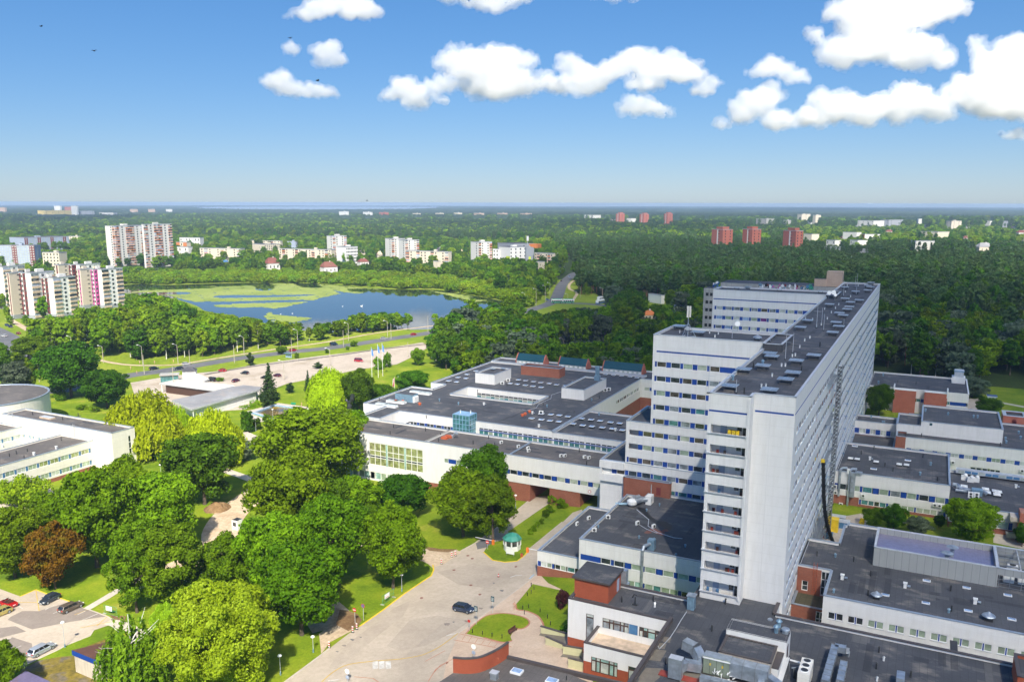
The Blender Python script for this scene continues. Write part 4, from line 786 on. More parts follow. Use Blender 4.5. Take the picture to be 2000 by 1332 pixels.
for i in range(16):x=w0.x+rr.uniform(0,2.6);z=13.1+rr.uniform(0,.9);mb.tube((x,w0.y-.2,z),(x+rr.uniform(-.4,.4),w0.y+rr.uniform(-.3,.3),z+rr.uniform(-.2,.5)),.06,.06,'white_paint',6)
Bt.part('pipework',mb)
mb=MB()
for i in range(4):
 a=D(1495+i*18,530+i*3,14.2-.2*i);b=D(1418+i*16,800,13.6-.12*i);mb.tube(a,b,.1,.1,'white_paint',8)
a=D(1560,560,14);b=D(1700,600,14);mb.tube(a,b,.13,.13,'white_paint',8);mb.tube(b,D(1640,690,13.4),.13,.13,'white_paint',8);mb.tube(D(1580,650,13.3),D(1700,640,13.3),.12,.12,'galv',8)
for p in((1500,545),(1555,600),(1600,660)):a=D(*p,14);mb.tube(a,(a.x,a.y,12.75),.05,.05,'steel',6)
c_=D(1640,740,13);mb.lathe((c_.x,c_.y,12.75),[(.5,0),(.5,1.1),(.2,1.5)],'dark_metal',14)
Bt.part('pipework',mb)
a,b=D(1755,560,15.3),D(1745,700,15.3);mb=MB();x0=min(a.x,b.x)-.5;yb,yt=D(1690,790,13.0).y,D(1780,545,15.4).y+.1
yc=D(1740,610,15.4).y;mb.box((a.x-.75,yc-2.4,12.95),(a.x+.75,yc+1.9,15.3),'cream');ch=Bt.part('chiller',mb)
for k in range(3):mb=MB();mb.tube((a.x,yc-1.5+k*1.3,15.3),(a.x,yc-1.5+k*1.3,15.42),.55,.55,'white_paint',18);mb.tube((a.x,yc-1.5+k*1.3,15.4),(a.x,yc-1.5+k*1.3,15.43),.47,.47,'dark_metal',18);mb.build('fan',ch)
a3p=lambda x,y,z:P(*a3(x,y),z)
s0,s1=a3p(495,1075,14.2),a3p(420,1340,14.2);duct([s1,s0,a3p(575,1090,14.2)],.95,.9);duct([a3p(575,1095,13.9),a3p(578,1120,13.0)],.8,.8);duct([a3p(560,1195,14.0),a3p(530,1340,14.0)],.9,.9)
mb=MB();q=a3p(980,1290,13.8);mb.box((q.x-.5,q.y-1.6,12.75),(q.x+.5,q.y+.5,14.4),'galv');Bt.part('duct',mb)
mb=MB();q=D(380,740,13.1);mb.box((q.x-3.4,q.y-.8,12.75),(q.x+4.2,q.y+.5,12.9),'chair_red');mb.box((q.x-.3,q.y-1.5,12.75),(q.x+5.5,q.y+2.9,12.83),'patch');Bt.part('roof_patch',mb)
Bt.mass([(14.4,119.0,22,125.4)],12.5,15.5,bands=(('brick_red',999),),roof='bitumen',cap='cap_dark',name='brick_wall')
Lr=Bld('low_entrance_wing',(-52,98,5),'low dark-roofed wing with a curved red brick parapet at the bottom edge')
pl=[tuple(P(*a5(*p),8.5))[:2]for p in((1282,1262),(1640,1168),(1998,1252))];pl=[pl[0],pl[1],pl[2],(-30,101.5),(-30,84),(-60.5,84)]
mb=MB();mb.prism(pl,2.5,8.3,'brick_red','bitumen_warm');Lr.part('wall',mb)
cur=smoothpts([P(*a5(x,y),8.5)for x,y in((1282,1262),(1370,1268),(1460,1258),(1545,1222),(1600,1190),(1644,1158))],5)
mb=MB();k=0
for a,b in zip(cur[:-1],cur[1:]):
 d=(Vector(b)-Vector(a)).normalized();n=Vector((-d.y,d.x))*.3;A_,B_=Vector(a),Vector(b);q=[A_,B_,B_+n,A_+n]
 mb.prism([tuple(v)for v in q],8.0,10.6,'brick_red');mb.prism([tuple(A_-n*.2-d*.05),tuple(B_-n*.2+d*.05),tuple(B_+n*1.2+d*.05),tuple(A_+n*1.2-d*.05)],10.6,10.75+.002*(k%2),'cap_dark');k+=1
Lr.part('curved_parapet',mb)
mb=MB();a,b=P(*a5(1640,1168),8.5),P(*a5(1998,1252),8.5);d=(b-a).normalized();n=Vector((-d.y,d.x,0))*.2;a2_=a-d*.1;e2=b+d*12
mb.prism([tuple((a2_-n*1.6)[:2]),tuple((e2-n*1.6)[:2]),tuple((e2+n)[:2]),tuple((a2_+n)[:2])],8.1,8.75,'cap_dark');Lr.part('parapet_cap',mb)
for x,y in((1697,1263),(1925,1325)):q=P(*a5(x,y),8.4);mb=MB();mb.box((q.x-.85,q.y-.65,8.3),(q.x+.85,q.y+.65,8.6),'frame');mb.prism([(q.x-.7,q.y-.5),(q.x+.7,q.y-.5),(q.x+.7,q.y+.5),(q.x-.7,q.y+.5)],8.6,8.66,'glass_sky');Lr.part('skylight',mb)
q=P(*a5(1550,1300),8.5);mb=MB();mb.box((q.x-.5,q.y-.4,8.3),(q.x+.5,q.y+.4,9.3),'galv');mb.box((q.x-.6,q.y-.5,9.3),(q.x+.6,q.y+.5,9.42),'cap_pale');Lr.part('roof_vent',mb)
q=P(*a4(310,1312),8.4);mb=MB();mb.tube((q.x,q.y,8.3),(q.x,q.y,9),.08,.08,'dark_metal',6);Lr.part('vent_pipe',mb)
R1=Bld('ward_annex',(-4,223,4),'white annex with brick base and three groups of domed skylights, right of the tower')
RY=209.6
R1.opening('S',RY,-17,7.7,7.95,9.4)
for k,a,b,g_ in(('b',-16.95,-16.2,0),('w',-15.9,-14.3,'glass_dark'),('b',-13.9,-13.3,0),('w',-13.2,-11.3,'glass_green'),('b',-11.2,-10.75,0),('w',-10.65,-8.55,'glass_teal'),('b',-8.4,-7.1,0),('w',-7.0,-5.0,'glass_green'),('b',-4.95,-4.6,0),('w',-4.5,-2.4,'glass_grey'),('b',-2.3,-1.1,0),('w',-1.0,1.0,'glass_green'),('b',1.05,1.5,0),('w',1.6,3.6,'glass_dark'),('b',3.7,4.9,0),('w',5.0,7.0,'glass_green'),('b',7.05,7.65,0)):
 R1.win('S',RY,a,b,7.95,9.4,g_)if k=='w' else R1.panel('S',RY,a,b,7.95,9.4)
R1.opening('S',RY,-11.2,7.4,4.9,6.1)
for k,a,b,g_ in(('b',-11.2,-10.8,0),('w',-10.75,-9.2,'glass_teal'),('w',-9.2,-7.9,'glass_teal'),('w',-7.9,-6.7,'glass_dark'),('w',-6.7,-5.3,'glass_teal'),('b',-5.25,-4.8,0),('w',-4.75,-3.4,'glass_green'),('w',-3.4,-2,'glass_green'),('w',-2,-.6,'glass_green'),('w',-.6,.8,'glass_green'),('b',.8,1.2,0),('w',1.2,2.7,'glass_blind'),('w',2.7,4.2,'glass_blind'),('w',4.2,5.6,'glass_blind'),('w',5.6,6.9,'glass_grey'),('b',6.9,7.4,0)):
 R1.win('S',RY,a,b,4.9,6.1,g_)if k=='w' else R1.panel('S',RY,a,b,4.9,6.1)
R1.mass([(-16.98,RY,7.8,237.2)],2,12.5,bands=(('brick',4.4),('brick',6.5),('white',999)),roof='bitumen',ends=[('W',-16.98)])
mb=MB();mb.box((-11.3,RY-.03,4.5),(7.75,RY-.001,6.5),'white');
mb2=MB();
for a,b,c_,d_ in((-11.3,7.75,6.12,6.5),(7.42,7.75,4.4,6.12),(-11.3,-11.22,4.8,6.12)):mb2.face([(a,RY-.02,c_),(b,RY-.02,c_),(b,RY-.02,d_),(a,RY-.02,d_)],'white')
R1.part('wall',mb2)
for x,w_,z0,z1,y in((-15.9,.35,6.3,13.0,RY-.4),(-13.75,.35,3.8,13.1,RY-.45)):mb=MB();mb.tube((x,y,z0),(x,y,z1),.26,.26,'galv',10);mb.path([(x,y,z1),(x+.5,y+.4,z1+.4),(x+1.4,y+.9,z1+.3)],.28,'galv',10);R1.part('duct',mb)
mb=MB();mb.box((-13.4,RY-.9,6.6),(-12.4,RY-.05,12.7),'galv');mb.box((-14.4,RY-.6,12.2),(-13.5,RY+.4,13.3),'white_paint');mb.box((-12.6,RY-.6,12.5),(-11,RY+.6,12.9),'galv');R1.part('duct',mb)
for x,z in((-16.6,6.7),(-15.2,3.9),(-12.3,3.2),(-10.4,6.9),(5.0,7.1),(6.0,7.1),(-16.8,8.2)):mb=MB();mb.box((x-.45,RY-.5,z),(x+.45,RY-.12,z+.75),'white_paint');mb.tube((x,RY-.52,z+.37),(x,RY-.5,z+.37),.27,.27,'dark_metal',12);R1.part('air_conditioner',mb)
rooftop(R1,'bubble',RP(a2,12.4,[(355,752),(400,757),(530,775),(688,793),(738,797)]),12.05);rooftop(R1,'small_sky',RP(a2,12.4,[(385,663),(514,818),(748,760)]),12.05,s=1.2)
rooftop(R1,'white_vent',RP(a2,12.4,[(487,755)]),12.05);rooftop(R1,'cowl',RP(a2,12.3,[(515,687),(590,802),(850,742),(950,900),(645,835),(428,720)]),12.05);rooftop(R1,'blue_vent',RP(a2,12.3,[(903,795),(830,862)]),12.05)
R2=Bld('laboratory_block',(10,262,4),'long white block with a raised windowless upper hall, behind the skylit annex')
LY2=250.0
seq=[]
x=-1.2
R2.opening('S',LY2,-2.4,34,8.3,9.45)
for k,a,b in mods(-2.4,34,[('b',1.2),('w',2.05)]):R2.win('S',LY2,a,b,8.3,9.45,random.choice(['glass_blind','glass_green','glass_light']),1)if k=='w' else R2.panel('S',LY2,a,b,8.3,9.45)
R2.opening('S',LY2,13.5,20.6,5.6,6.3)
for x in(13.6,15,16.4,18.2,19.4):R2.win('S',LY2,x,x+1.2,5.6,6.3,'glass_dark')
R2.mass([(-5.3,LY2,-2.8,256.2)],2,12.5,bands=(('brick',999),),ends=[('E',-2.8)]);R2.mass([(-2.78,LY2,34,280)],2,12.5,roof='bitumen',ends=[('W',-2.78)])
R2.mass([(-5.5,256.3,.69,270.0)],12,14.6,ends=[('E',.69)]);R2.mass([(.7,256.28,20.8,278.3)],12.0,16.0)
q=onY(*a2(905,521),256.28);mb=MB();mb.box((q.x-.35,256.2,q.z-.35),(q.x+.35,256.27,q.z+.35),'teal');R2.part('wall_vent',mb)
rooftop(R2,'blue_vent',RP(a2,15.7,[(1022,455),(1196,473),(1224,474),(867,430)]),15.55);rooftop(R2,'blue_vent',RP(a2,12.3,[(1505,580),(1518,615),(1415,622),(1421,645)]),12.05)
rooftop(R2,'cowl',RP(a2,12.3,[(1060,605),(840,600),(1380,665)]),12.05)
for x in(9.3,25.5,27.6):mb=MB();mb.box((x-.5,LY2-.5,6.6),(x+.5,LY2-.1,7.4),'white_paint');mb.tube((x,LY2-.52,7),(x,LY2-.5,7),.28,.28,'dark_metal',12);R2.part('air_conditioner',mb)
Cn=Bld('link_corridor',(-11,267,4),'narrow white link building with four windows, joining the tower to the right-hand block')
Cn.opening('S',262.9,-16.9,-5.6,8.9,10.4)
for k,a,b in(('b',-16.9,-15.7),('w',-15.6,-13.9),('b',-13.8,-12.7),('w',-12.6,-11.2),('b',-11.1,-9.9),('w',-9.8,-8.3),('b',-8.2,-7.1),('w',-7.0,-5.7)):Cn.win('S',262.9,a,b,8.9,10.4,'glass_light',1)if k=='w' else Cn.panel('S',262.9,a,b,8.9,10.4)
Cn.mass([(-16.98,262.9,-5.55,271.2)],2,12.6,ends=[('W',-16.98)]);Cn.mass([(-16.98,248.8,-5.6,262.8)],2,8.6,bands=(('brick',999),),par=.2);rooftop(Cn,'blue_vent',[(-13,270),(-9.5,264.3),(-9.1,264.3)],12.1)
R3=Bld('rear_block',(-1,332,4),'white block with two red brick front panels and a white rooftop box, behind the tower')
R3.opening('S',318.0,-14.5,14.4,8.2,9.4)
for k,a,b in(('w',-12.2,-10.2),('b',-10.1,-9.3),('w',-1.3,.0),('b',.05,1.0),('w',8.3,9.0),('b',9.1,14.0)):R3.win('S',318.0,a,b,8.2,9.4,'glass_teal')if k=='w' else R3.panel('S',318.0,a,b,8.2,9.4)
R3.mass([(-16.98,318.0,14.6,346.3)],2,12.5,cap='white_paint',ends=[('W',-16.98)])
for a,b in((-8.6,-1.6),(1.0,8.0)):mb=MB();mb.box((a,315.6,2),(b,317.98,12.4),'brick_far','white_paint');mb.box((a-.1,315.5,12.4),(b+.1,316.0,12.6),'white_paint');R3.part('brick_wall',mb)
for x in(-8.7,8.0):mb=MB();mb.box((x-.15,315.5,11),(x+.25,320.5,13.6),'white_paint');R3.part('wall_fin',mb)
mb=MB();mb.box((9.5,338.5,12),(13.8,343,14.3),'white_paint');mb.box((10.2,339.2,14.3),(13.2,342,16.8),'cap_pale');mb.box((10.1,339.1,16.2),(13.3,342.1,16.6),'frame_blue');R3.part('roof_plant',mb)
rooftop(R3,'blue_vent',[(-13.5,341),(-14.2,325)],12.05,s=1.2);rooftop(R3,'cowl',[(-2,330),(8,325),(-8,330)],12.05)
R4=Bld('kitchen_block',(18,218,4),'low block with fat silver ducts and white fans on its roof, at the right edge')
R4.opening('S',205.2,17.4,20.4,5.6,7.2);R4.win('S',205.2,17.5,19.6,5.6,7.2,'glass_aqua');R4.panel('S',205.2,19.7,20.4,5.6,7.2)
R4.mass([(7.85,205.2,34,233.0)],2,9.5,bands=(('brick',5.5),('white',999)),ends=[('W',7.85)])
dR=lambda x,y,z:P(*d2(x,y),z)
def ductR(pts,r_):mb=MB();mb.path([dR(*p)for p in pts],r_,'galv',10);R4.part('duct',mb)
ductR([(300,340,10.3),(370,350,10.3),(400,400,10),(560,430,10)],.5);ductR([(340,420,9.7),(500,440,9.7)],.35)
mb=MB();a,b=dR(575,430,10),dR(730,440,10);mb.box((a.x,a.y-.9,9.2),(b.x,a.y+.9,10.6),'galv_blue');R4.part('duct',mb);ductR([(730,440,10.2),(780,470,9.6)],.5)
for x,y in((562,490),(648,498)):q=dR(x,y,9.8);mb=MB();mb.box((q.x-.55,q.y-.3,9.1),(q.x+.55,q.y+.3,10.5),'white_paint');mb.tube((q.x,q.y-.33,9.5),(q.x,q.y-.3,9.5),.27,.27,'dark_metal',12);mb.tube((q.x,q.y-.33,10.1),(q.x,q.y-.3,10.1),.27,.27,'dark_metal',12);R4.part('air_conditioner',mb)
rooftop(R4,'bubble',[tuple(dR(x,y,9.2)[:2])for x,y in((465,380),(775,420),(800,470),(920,450),(960,460),(940,500))],9.05,s=1.2);rooftop(R4,'white_vent',[tuple(dR(x,y,9.2)[:2])for x,y in((1215,380),)],9.05)
for x,y in((470,240),(560,270),(640,270)):q=dR(x,y,9.6);mb=MB();mb.box((q.x-.7,q.y-.5,9.05),(q.x+.7,q.y+.5,10.2),'white_paint');mb.tube((q.x,q.y,10.2),(q.x+.3,q.y-.4,10.5),.4,.4,'white_paint',12);R4.part('ventilation_fan',mb)
mb=MB();mb.box((9.5,231.2,9.5),(34,232.6,10.6),'cap_pale');
for i in range(16):mb.box((10+i*1.5,231.1,9.7),(11.3+i*1.5,231.22,10.3),'blue_mid' if i%3 else 'glass_light')
R4.part('glazed_ridge',mb)
mb=MB();mb.box((21.2,201.5,2.5),(30,205.1,11),'brick_far');mb.box((19.6,202.2,8.6),(21.2,205.1,9.6),'rust_white');mb.box((19.2,201.6,5.0),(21.2,205.1,5.3),'concrete');mb.box((19.2,201.5,5.3),(21.2,201.6,6.2),'steel');R4.part('brick_wall',mb)
Bk=Bld('brick_plant_house',(25,284,4),'small red brick plant house with arched door at the far right edge')
Bk.mass([(22.3,280.6,28.4,287.8)],8,14.6,bands=(('brick_far',999),),cap='cap_pale',capw=.9);mb=MB();mb.box((24.6,280.5,12.1),(25.8,280.58,13.2),'burgundy');mb.tube((25.2,280.5,13.2),(25.2,280.58,13.2),.6,.6,'burgundy',14);Bk.part('door',mb)
mb=MB();mb.box((24,288.5,11),(28,293,13.5),'white_paint');
for i in range(4):mb.box((24.2+i,288.4,13.5),(24.9+i,293,13.62),'glass_grey')
Bk.part('glazed_lantern',mb)
L=Bld('left_clinic',(-225,155,-2.4),'cream-white clinic with a round drum and tall blank hall at the left edge')
LX=-219.2
def lwing(z0,z1,pitch=3.25):
 L.opening('E',LX,117.8,158.6,z0,z1);y=158.5;i=0
 while y>118.5:
  L.panel('E',LX,y-.55,y,z0,z1,'bluegrey' if False else 'blue_mid');L.win('E',LX,y-3.1,y-.6,z0,z1,random.choice(['glass_green','glass_light','glass_blind','glass_curtain']),1);y-=3.25;i+=1
lwing(2.95,4.35);lwing(-.7,.7)
L.mass([(-233.3,117,LX,159.6)],-3.4,6.5,bands=(('brick',-1.2),('cream',999)),roof='bitumen_warm',ends=[('N',159.6)])
L.opening('S',159.65,-253.4,-241,2.95,4.1)
for k,a,b in mods(-253.4,-241,[('w',1.4),('b',.4),('w',2.2),('b',.5)]):L.win('S',159.65,a,b,2.95,4.1,'glass_light',1)if k=='w' else L.panel('S',159.65,a,b,2.95,4.1,'blue_mid')
L.opening('E',-210.9,165.2,166.1,-.2,7.4);
for k in range(4):L.win('E',-210.9,165.2,166.1,-.2+1.9*k,1.7+1.9*k,'glass_dark')
L.mass([(-262.0,159.65,-210.9,167.6)],-3.4,9.6,bands=(('cream',999),),roof='bitumen_warm')
L.opening('E',-252.4,140.5,159,2.9,4.2)
for k,a,b in mods(140.5,159,[('w',2.6),('b',.6)]):L.win('E',-252.4,a,b,2.9,4.2,'glass_light',1)if k=='w' else L.panel('E',-252.4,a,b,2.9,4.2,'blue_mid')
L.mass([(-268,130,-252.4,159.64)],-3.4,6.5,bands=(('cream',999),),roof='bitumen_warm')
dc=P(*b5(0,578),9.6);mb=MB();dr=19.0;dcx,dcy=-289.0,176.0
p_=P(*b5(228,560),9.6);dcx=p_.x-dr*.96;dcy=p_.y-3
mb.lathe((dcx,dcy,-3),[(dr,0),(dr,12.3)],'cream',72);L.part('drum_wall',mb);mb=MB();mb.lathe((dcx,dcy,9.3),[(dr+.15,0),(dr+.15,.4),(dr-.4,.4),(dr-.5,.1)],'cap',72);mb.lathe((dcx,dcy,9.3),[(dr-.45,0),(dr-.45,.12)],'bitumen_warm',72);L.part('roof',mb)
mb=MB();q=P(*b5(260,545),8.6);mb.box((q.x-4.5,q.y-3,-3),(q.x+1.5,q.y+2.5,8.8),'cream','cap');L.part('wall',mb)
mb=MB();q=P(*b5(370,703),9.3);mb.box((q.x-2.6,q.y-.9,9.15),(q.x+2.6,q.y+.9,9.6),'terrace','cap_pale');L.part('skylight',mb);rooftop(L,'cowl',RP(b5,9.2,[(255,680),(490,720),(612,690)]),9.15);rooftop(L,'white_vent',RP(b5,6.1,[(265,993),(440,945),(22,935)]),6.05);rooftop(L,'cowl',RP(b5,6.1,[(75,1005),(128,985),(190,1022),(215,970),(480,880)]),6.05)
for x,y in((578,760),(100,680)):
 q=onY(*b5(x,y),159.6);mb=MB()
 for d_ in(-.3,.3):mb.tube((q.x+d_,159.4,6.5),(q.x+d_,159.4,10.5),.04,.04,'cap_pale',5)
 for k in range(10):mb.tube((q.x-.3,159.4,6.7+k*.4),(q.x+.3,159.4,6.7+k*.4),.03,.03,'cap_pale',5)
 L.part('wall_ladder',mb)
rr=random.Random(17)
for b_,x0,y0,x1,y1,z,n_ in((F,-150,190,-70,201,FZ-.45,14),(F,-143,215,-98,239,FZ2-.45,16),(F,-110,255,-96,290,FZ2-.45,8),(F,-152,246,-146,292,FZ2-.45,5),(A,-54,144,-32,168,12.05,10),(A,-66,147,-58,170,6.55,5),(K,-9,139,27,152,12.75,14),(Bt,-15,98,12,125,12.75,12),(Bt,-46,119,-32,124,12.75,4),(T,-28.5,133,-18.5,330,TZ-.45,34),(R1,-15,212,6,234,12.05,8),(R3,-14,320,12,343,12.05,6),(L,-231,120,-221,157,6.05,6),(L,-258,161,-213,166,9.15,6)):
 for k in range(n_):
  w_,h_=rr.choice(((1,rr.uniform(3,9)),(rr.uniform(3,9),1),(rr.uniform(1,3),rr.uniform(1,3))));x,y=rr.uniform(x0,x1),rr.uniform(y0,y1);w_=min(w_,x1-x+1);mb=MB();zz=z+.005+.0007*k;mb.face([(x,y,zz),(x+w_,y,zz),(x+w_,y+h_,zz),(x,y+h_,zz)],rr.choice(('felt_dark','felt_light','felt_dark')));b_.part('felt_patch',mb)
def px(pts,fn=None):return[tuple(G(*(fn(*p)if fn else p)))[:2]for p in pts]
ZL=-2.4
bm=bmesh.new();R0=16200
ang=[i*2*math.pi/180 for i in range(180)]
ring=[(R0*math.sin(a),R0*math.cos(a))for a in ang]
vs=[bm.verts.new((x,y,0))for x,y in ring];bm.faces.new(vs)
for x in(-118,-75,-48):bmesh.ops.bisect_plane(bm,geom=bm.verts[:]+bm.edges[:]+bm.faces[:],plane_co=(x,0,0),plane_no=(1,0,0))
for v in bm.verts:v.co.z=gz(v.co.x)
bmesh.ops.recalc_face_normals(bm,faces=bm.faces[:])
for f in bm.faces:
 if f.normal.z<0:f.normal_flip()
me=bpy.data.meshes.new('ground');bm.to_mesh(me);bm.free();me.materials.append(MATS['wood_floor']);go=bpy.data.objects.new('ground',me);COL.objects.link(go);tag(go,kind='structure')
drape('lawn',[(-420,60),(-20,60),(-20,330),(-170,345),(-300,480),(-420,330)],.04,'lawn')
drape('lawn',[(-16.8,165),(60,165),(60,380),(-16.8,380)],.04,'lawn')
drape('meadow',px([(-60,640),(-60,520),(250,535),(1000,560),(1140,540),(1200,620),(1060,640),(850,668),(300,740),(120,780)]),.045,'meadow')
drape('meadow',px([(1190,586),(1460,590),(1480,640),(1180,640)]),.05,'meadow')
m,n,l,b=nodes('water');b.inputs['Base Color'].default_value=(.012,.022,.022,1);b.inputs['Roughness'].default_value=.03;b.inputs['IOR'].default_value=1.33;b.inputs['Specular IOR Level'].default_value=.9
_bump(n,l,b,_noise(n,l,.35,4,_pos(n,l,(1,1,1))),.05,.1)
m,n,l,b=nodes('pool_water');b.inputs['Base Color'].default_value=(.09,.08,.05,1);b.inputs['Roughness'].default_value=.06
l.new(_ramp(n,l,_noise(n,l,.12,3,_pos(n,l)),[(.4,(.10,.09,.07)),(.6,(.30,.20,.02))]),b.inputs['Base Color'])
lake=px([(236,574),(240,559),(270,555.5),(330,557),(400,555),(480,553),(560,553),(650,556),(720,563),(780,566),(850,566.5),(900,574),(960,584),(985,592),(965,601),(895,612),(870,640),(760,645),(640,650),(560,640),(500,628),(440,615),(400,607),(385,598),(345,585),(300,578),(262,578)])
def sheet(name,poly,z,mat):
 mb=MB();mb.face([(p[0],p[1],z)for p in poly],mat);o=mb.build(name);bmn=bmesh.new();bmn.from_mesh(o.data);bmesh.ops.triangulate(bmn,faces=bmn.faces[:])
 for f in bmn.faces:
  if f.normal.z<0:f.normal_flip()
 bmn.to_mesh(o.data);bmn.free();return tag(o,kind='structure')
sheet('lake',smoothpts(lake+[lake[0]],4)[:-1],ZL+.09,'water')
fl=[tuple(P(x,y,0))[:2]for x,y in((355,406.8),(480,405.6),(860,405.9),(845,410.5),(800,413.6),(640,414.2),(480,413),(400,410.5))]
sheet('far_lake',fl,14.5,'water')
def lily(poly,n,rs=(.7,2.6),seed=1):
 r=random.Random(seed);P_=px(poly);x0,x1=min(p[0]for p in P_),max(p[0]for p in P_);y0,y1=min(p[1]for p in P_),max(p[1]for p in P_);k=0
 while k<n:
  x,y=r.uniform(x0,x1),r.uniform(y0,y1)
  if not inpoly(x,y,P_):continue
  if math.sin(x*.05+2*math.sin(y*.03))*math.sin(y*.06+1.3*math.sin(x*.045))<-.5 or math.sin(x*.31+y*.07)*math.sin(y*.27-x*.05)<-.92+.3*r.random():k+=.3;continue
  s=r.uniform(*rs);a0=r.random()*6;q=[(x+s*math.cos(a0+t)*(.8+.3*r.random()),y+s*math.sin(a0+t)*(.8+.3*r.random()),ZL+.10+.03*r.random())for t in[i*math.pi/3.5 for i in range(7)]]
  LM.face(q,'lily');k+=1
groundmat('lily',[(.3,(.20,.26,.04)),(.5,(.30,.36,.07)),(.75,(.40,.43,.13))],.03,(.8,.3),.2,.6)
LM=MB();lily([(335,578),(350,570),(420,561),(500,558),(600,559),(640,563),(662,574),(625,582),(600,590),(570,597),(520,606),(470,601),(430,600),(395,592),(360,585)],9000);lily([(480,555),(560,554),(650,557),(700,562),(740,566),(700,574),(640,566),(560,558)],1000,seed=2)
lily([(250,572),(300,565),(420,559),(380,572),(330,577)],900,seed=3);lily([(520,614),(560,617),(610,622),(570,630),(530,628)],400,seed=4);lily([(840,568),(900,576),(960,586),(930,590),(880,578)],300,seed=5);lily([(500,606),(530,610),(525,622),(485,612)],160,seed=6)
tag(LM.build('lily_pads'),'yellow green lily pads floating in broad patches on the lake',kind='stuff')
drape('driveway',px([(175,1345),(430,1150),(600,1020),(680,968),(830,860),(960,760),(1080,680),(1140,640),(1158,600),(1100,545),(1080,470),(1320,482),(1420,430),(1480,385),(1560,330),(1650,255),(1798,130),(1905,120),(1915,165),(1645,350),(1640,420),(1790,440),(1998,290),(2060,230),(2120,210),(2150,300),(1850,470),(1840,640),(1320,1015),(1300,1060),(1300,1420),(600,1420),(120,1400)],a5),.08,'asphalt_light')
drape('paving',px([(1320,1012),(1560,835),(1838,625),(1900,690),(2050,760),(2150,1000),(2200,1400),(1200,1400),(1240,1200),(1285,1100)],a5),.11,'paving')
drape('lawn',px([(1800,697),(1690,830),(1700,862),(1760,873),(1830,903),(1865,950),(1872,985),(2010,1005),(2080,900),(2100,770),(1990,740)],a5),.15,'lawn')
drape('lawn',px([(1365,1020),(1420,960),(1500,903),(1600,887),(1700,900),(1765,925),(1777,955),(1740,985),(1680,990),(1655,1040),(1665,1065),(1600,1076),(1480,1045)],a5),.15,'lawn')
drape('lawn',px([(1480,490),(1540,540),(1620,553),(1700,545),(1750,505),(1775,468),(1990,290),(1870,200),(1640,352),(1650,400),(1560,420),(1505,450)],a5),.12,'lawn')
drape('sand_patch',px([(425,1150),(480,1075),(615,1005),(650,960),(590,880),(520,850),(490,960),(410,1020)],a5),.115,'sand');drape('soil_patch',px([(600,870),(545,862),(520,960),(600,1002),(665,968),(690,930),(660,890)],a5),.122,'soil')
drape('sand_patch',px([(1060,455),(1180,470),(1300,470),(1335,490),(1225,565),(1160,585),(1085,548),(960,510),(820,470),(660,450),(650,390),(740,395),(850,430),(980,440)],a5),.115,'sand');drape('soil_patch',px([(1075,448),(1200,468),(1310,470),(1250,490),(1130,480)],a5),.122,'soil')
drape('sand_track',ribbon(smoothpts(px([(560,925),(500,965),(450,1005),(430,1050),(470,1090),(560,1140),(630,1195),(655,1225)])),8.5),.115,'sand');drape('sand_track',ribbon(smoothpts(px([(500,1120),(430,1110),(350,1100),(290,1150)])),4),.112,'sand')
drape('sand_patch',px([(1165,160),(1235,115),(1290,130),(1250,180),(1200,185)],a5),.115,'sand')
drape('path',ribbon(smoothpts(px([(460,855),(520,880),(580,905)])),3),.1,'stone_tile');drape('path',ribbon(smoothpts(px([(265,868),(330,880),(400,905),(500,940)])),3),.1,'stone_tile');drape('path',ribbon(smoothpts(px([(470,846),(505,858),(560,850)])),5),.1,'stone_tile');drape('path',ribbon(px([(0,985),(60,1000),(120,990),(180,965)]),4),.1,'stone_tile')
drape('path',ribbon(px([(75,940),(110,985),(230,960),(300,985)]),3),.1,'stone_tile')
drape('car_park',px([(-60,340),(0,372),(210,450),(370,382),(500,430),(720,500),(870,570),(935,590),(1110,655),(1195,712),(1105,752),(965,800),(930,855),(690,950),(600,1000),(230,1170),(100,1245),(0,1340),(-100,1400)],e7),.08,'asphalt_light')
drape('asphalt_patch_and_shadow',px([(80,690),(330,790),(430,770),(740,710),(1100,655),(870,575),(720,505),(400,600),(230,600),(110,660)],e7),.095,'asphalt_patch_and_shadow');drape('asphalt_patch_and_shadow',px([(-20,780),(160,755),(270,810),(0,880)],e7),.095,'asphalt_patch_and_shadow');drape('asphalt_patch_and_shadow',px([(0,930),(130,870),(330,935),(340,1050),(160,1180),(0,1130)],e7),.095,'asphalt_patch_and_shadow')
drape('path',ribbon(px([(895,580),(1100,460),(1275,352),(1500,240)],e7),1.7),.1,'stone_tile');drape('path',ribbon(smoothpts(px([(1120,705),(1250,745),(1400,810),(1480,870)],e7)),2.4),.1,'stone_tile')
drape('soil_patch',px([(1130,640),(1200,650),(1300,650),(1290,700),(1180,690)],e7),.105,'soil')
drape('moss_patch',px([(230,1190),(400,1110),(620,1070),(760,1060),(900,960),(1080,890),(1130,920),(1000,1100),(1000,1400),(300,1400),(200,1260)],e7),.06,'moss')
mb=MB()
for a,b in(((370,385),(405,600)),((190,510),(385,512)),((770,640),(905,590)),((1000,755),(1105,660)),((830,775),(1150,712))):strip(mb,px([a,b],e7),.16,.12,'line_yellow')
for a,b in(((465,590),(560,540)),((550,628),(690,560)),((800,640),(900,592)),((850,695),(1010,630)),((900,745),(1080,680)),((190,552),(240,578)),((0,928),(115,880)),((150,990),(220,960))):strip(mb,px([a,b],e7),.14,.12,'line_white')
tag(mb.build('parking_markings'),kind='structure')
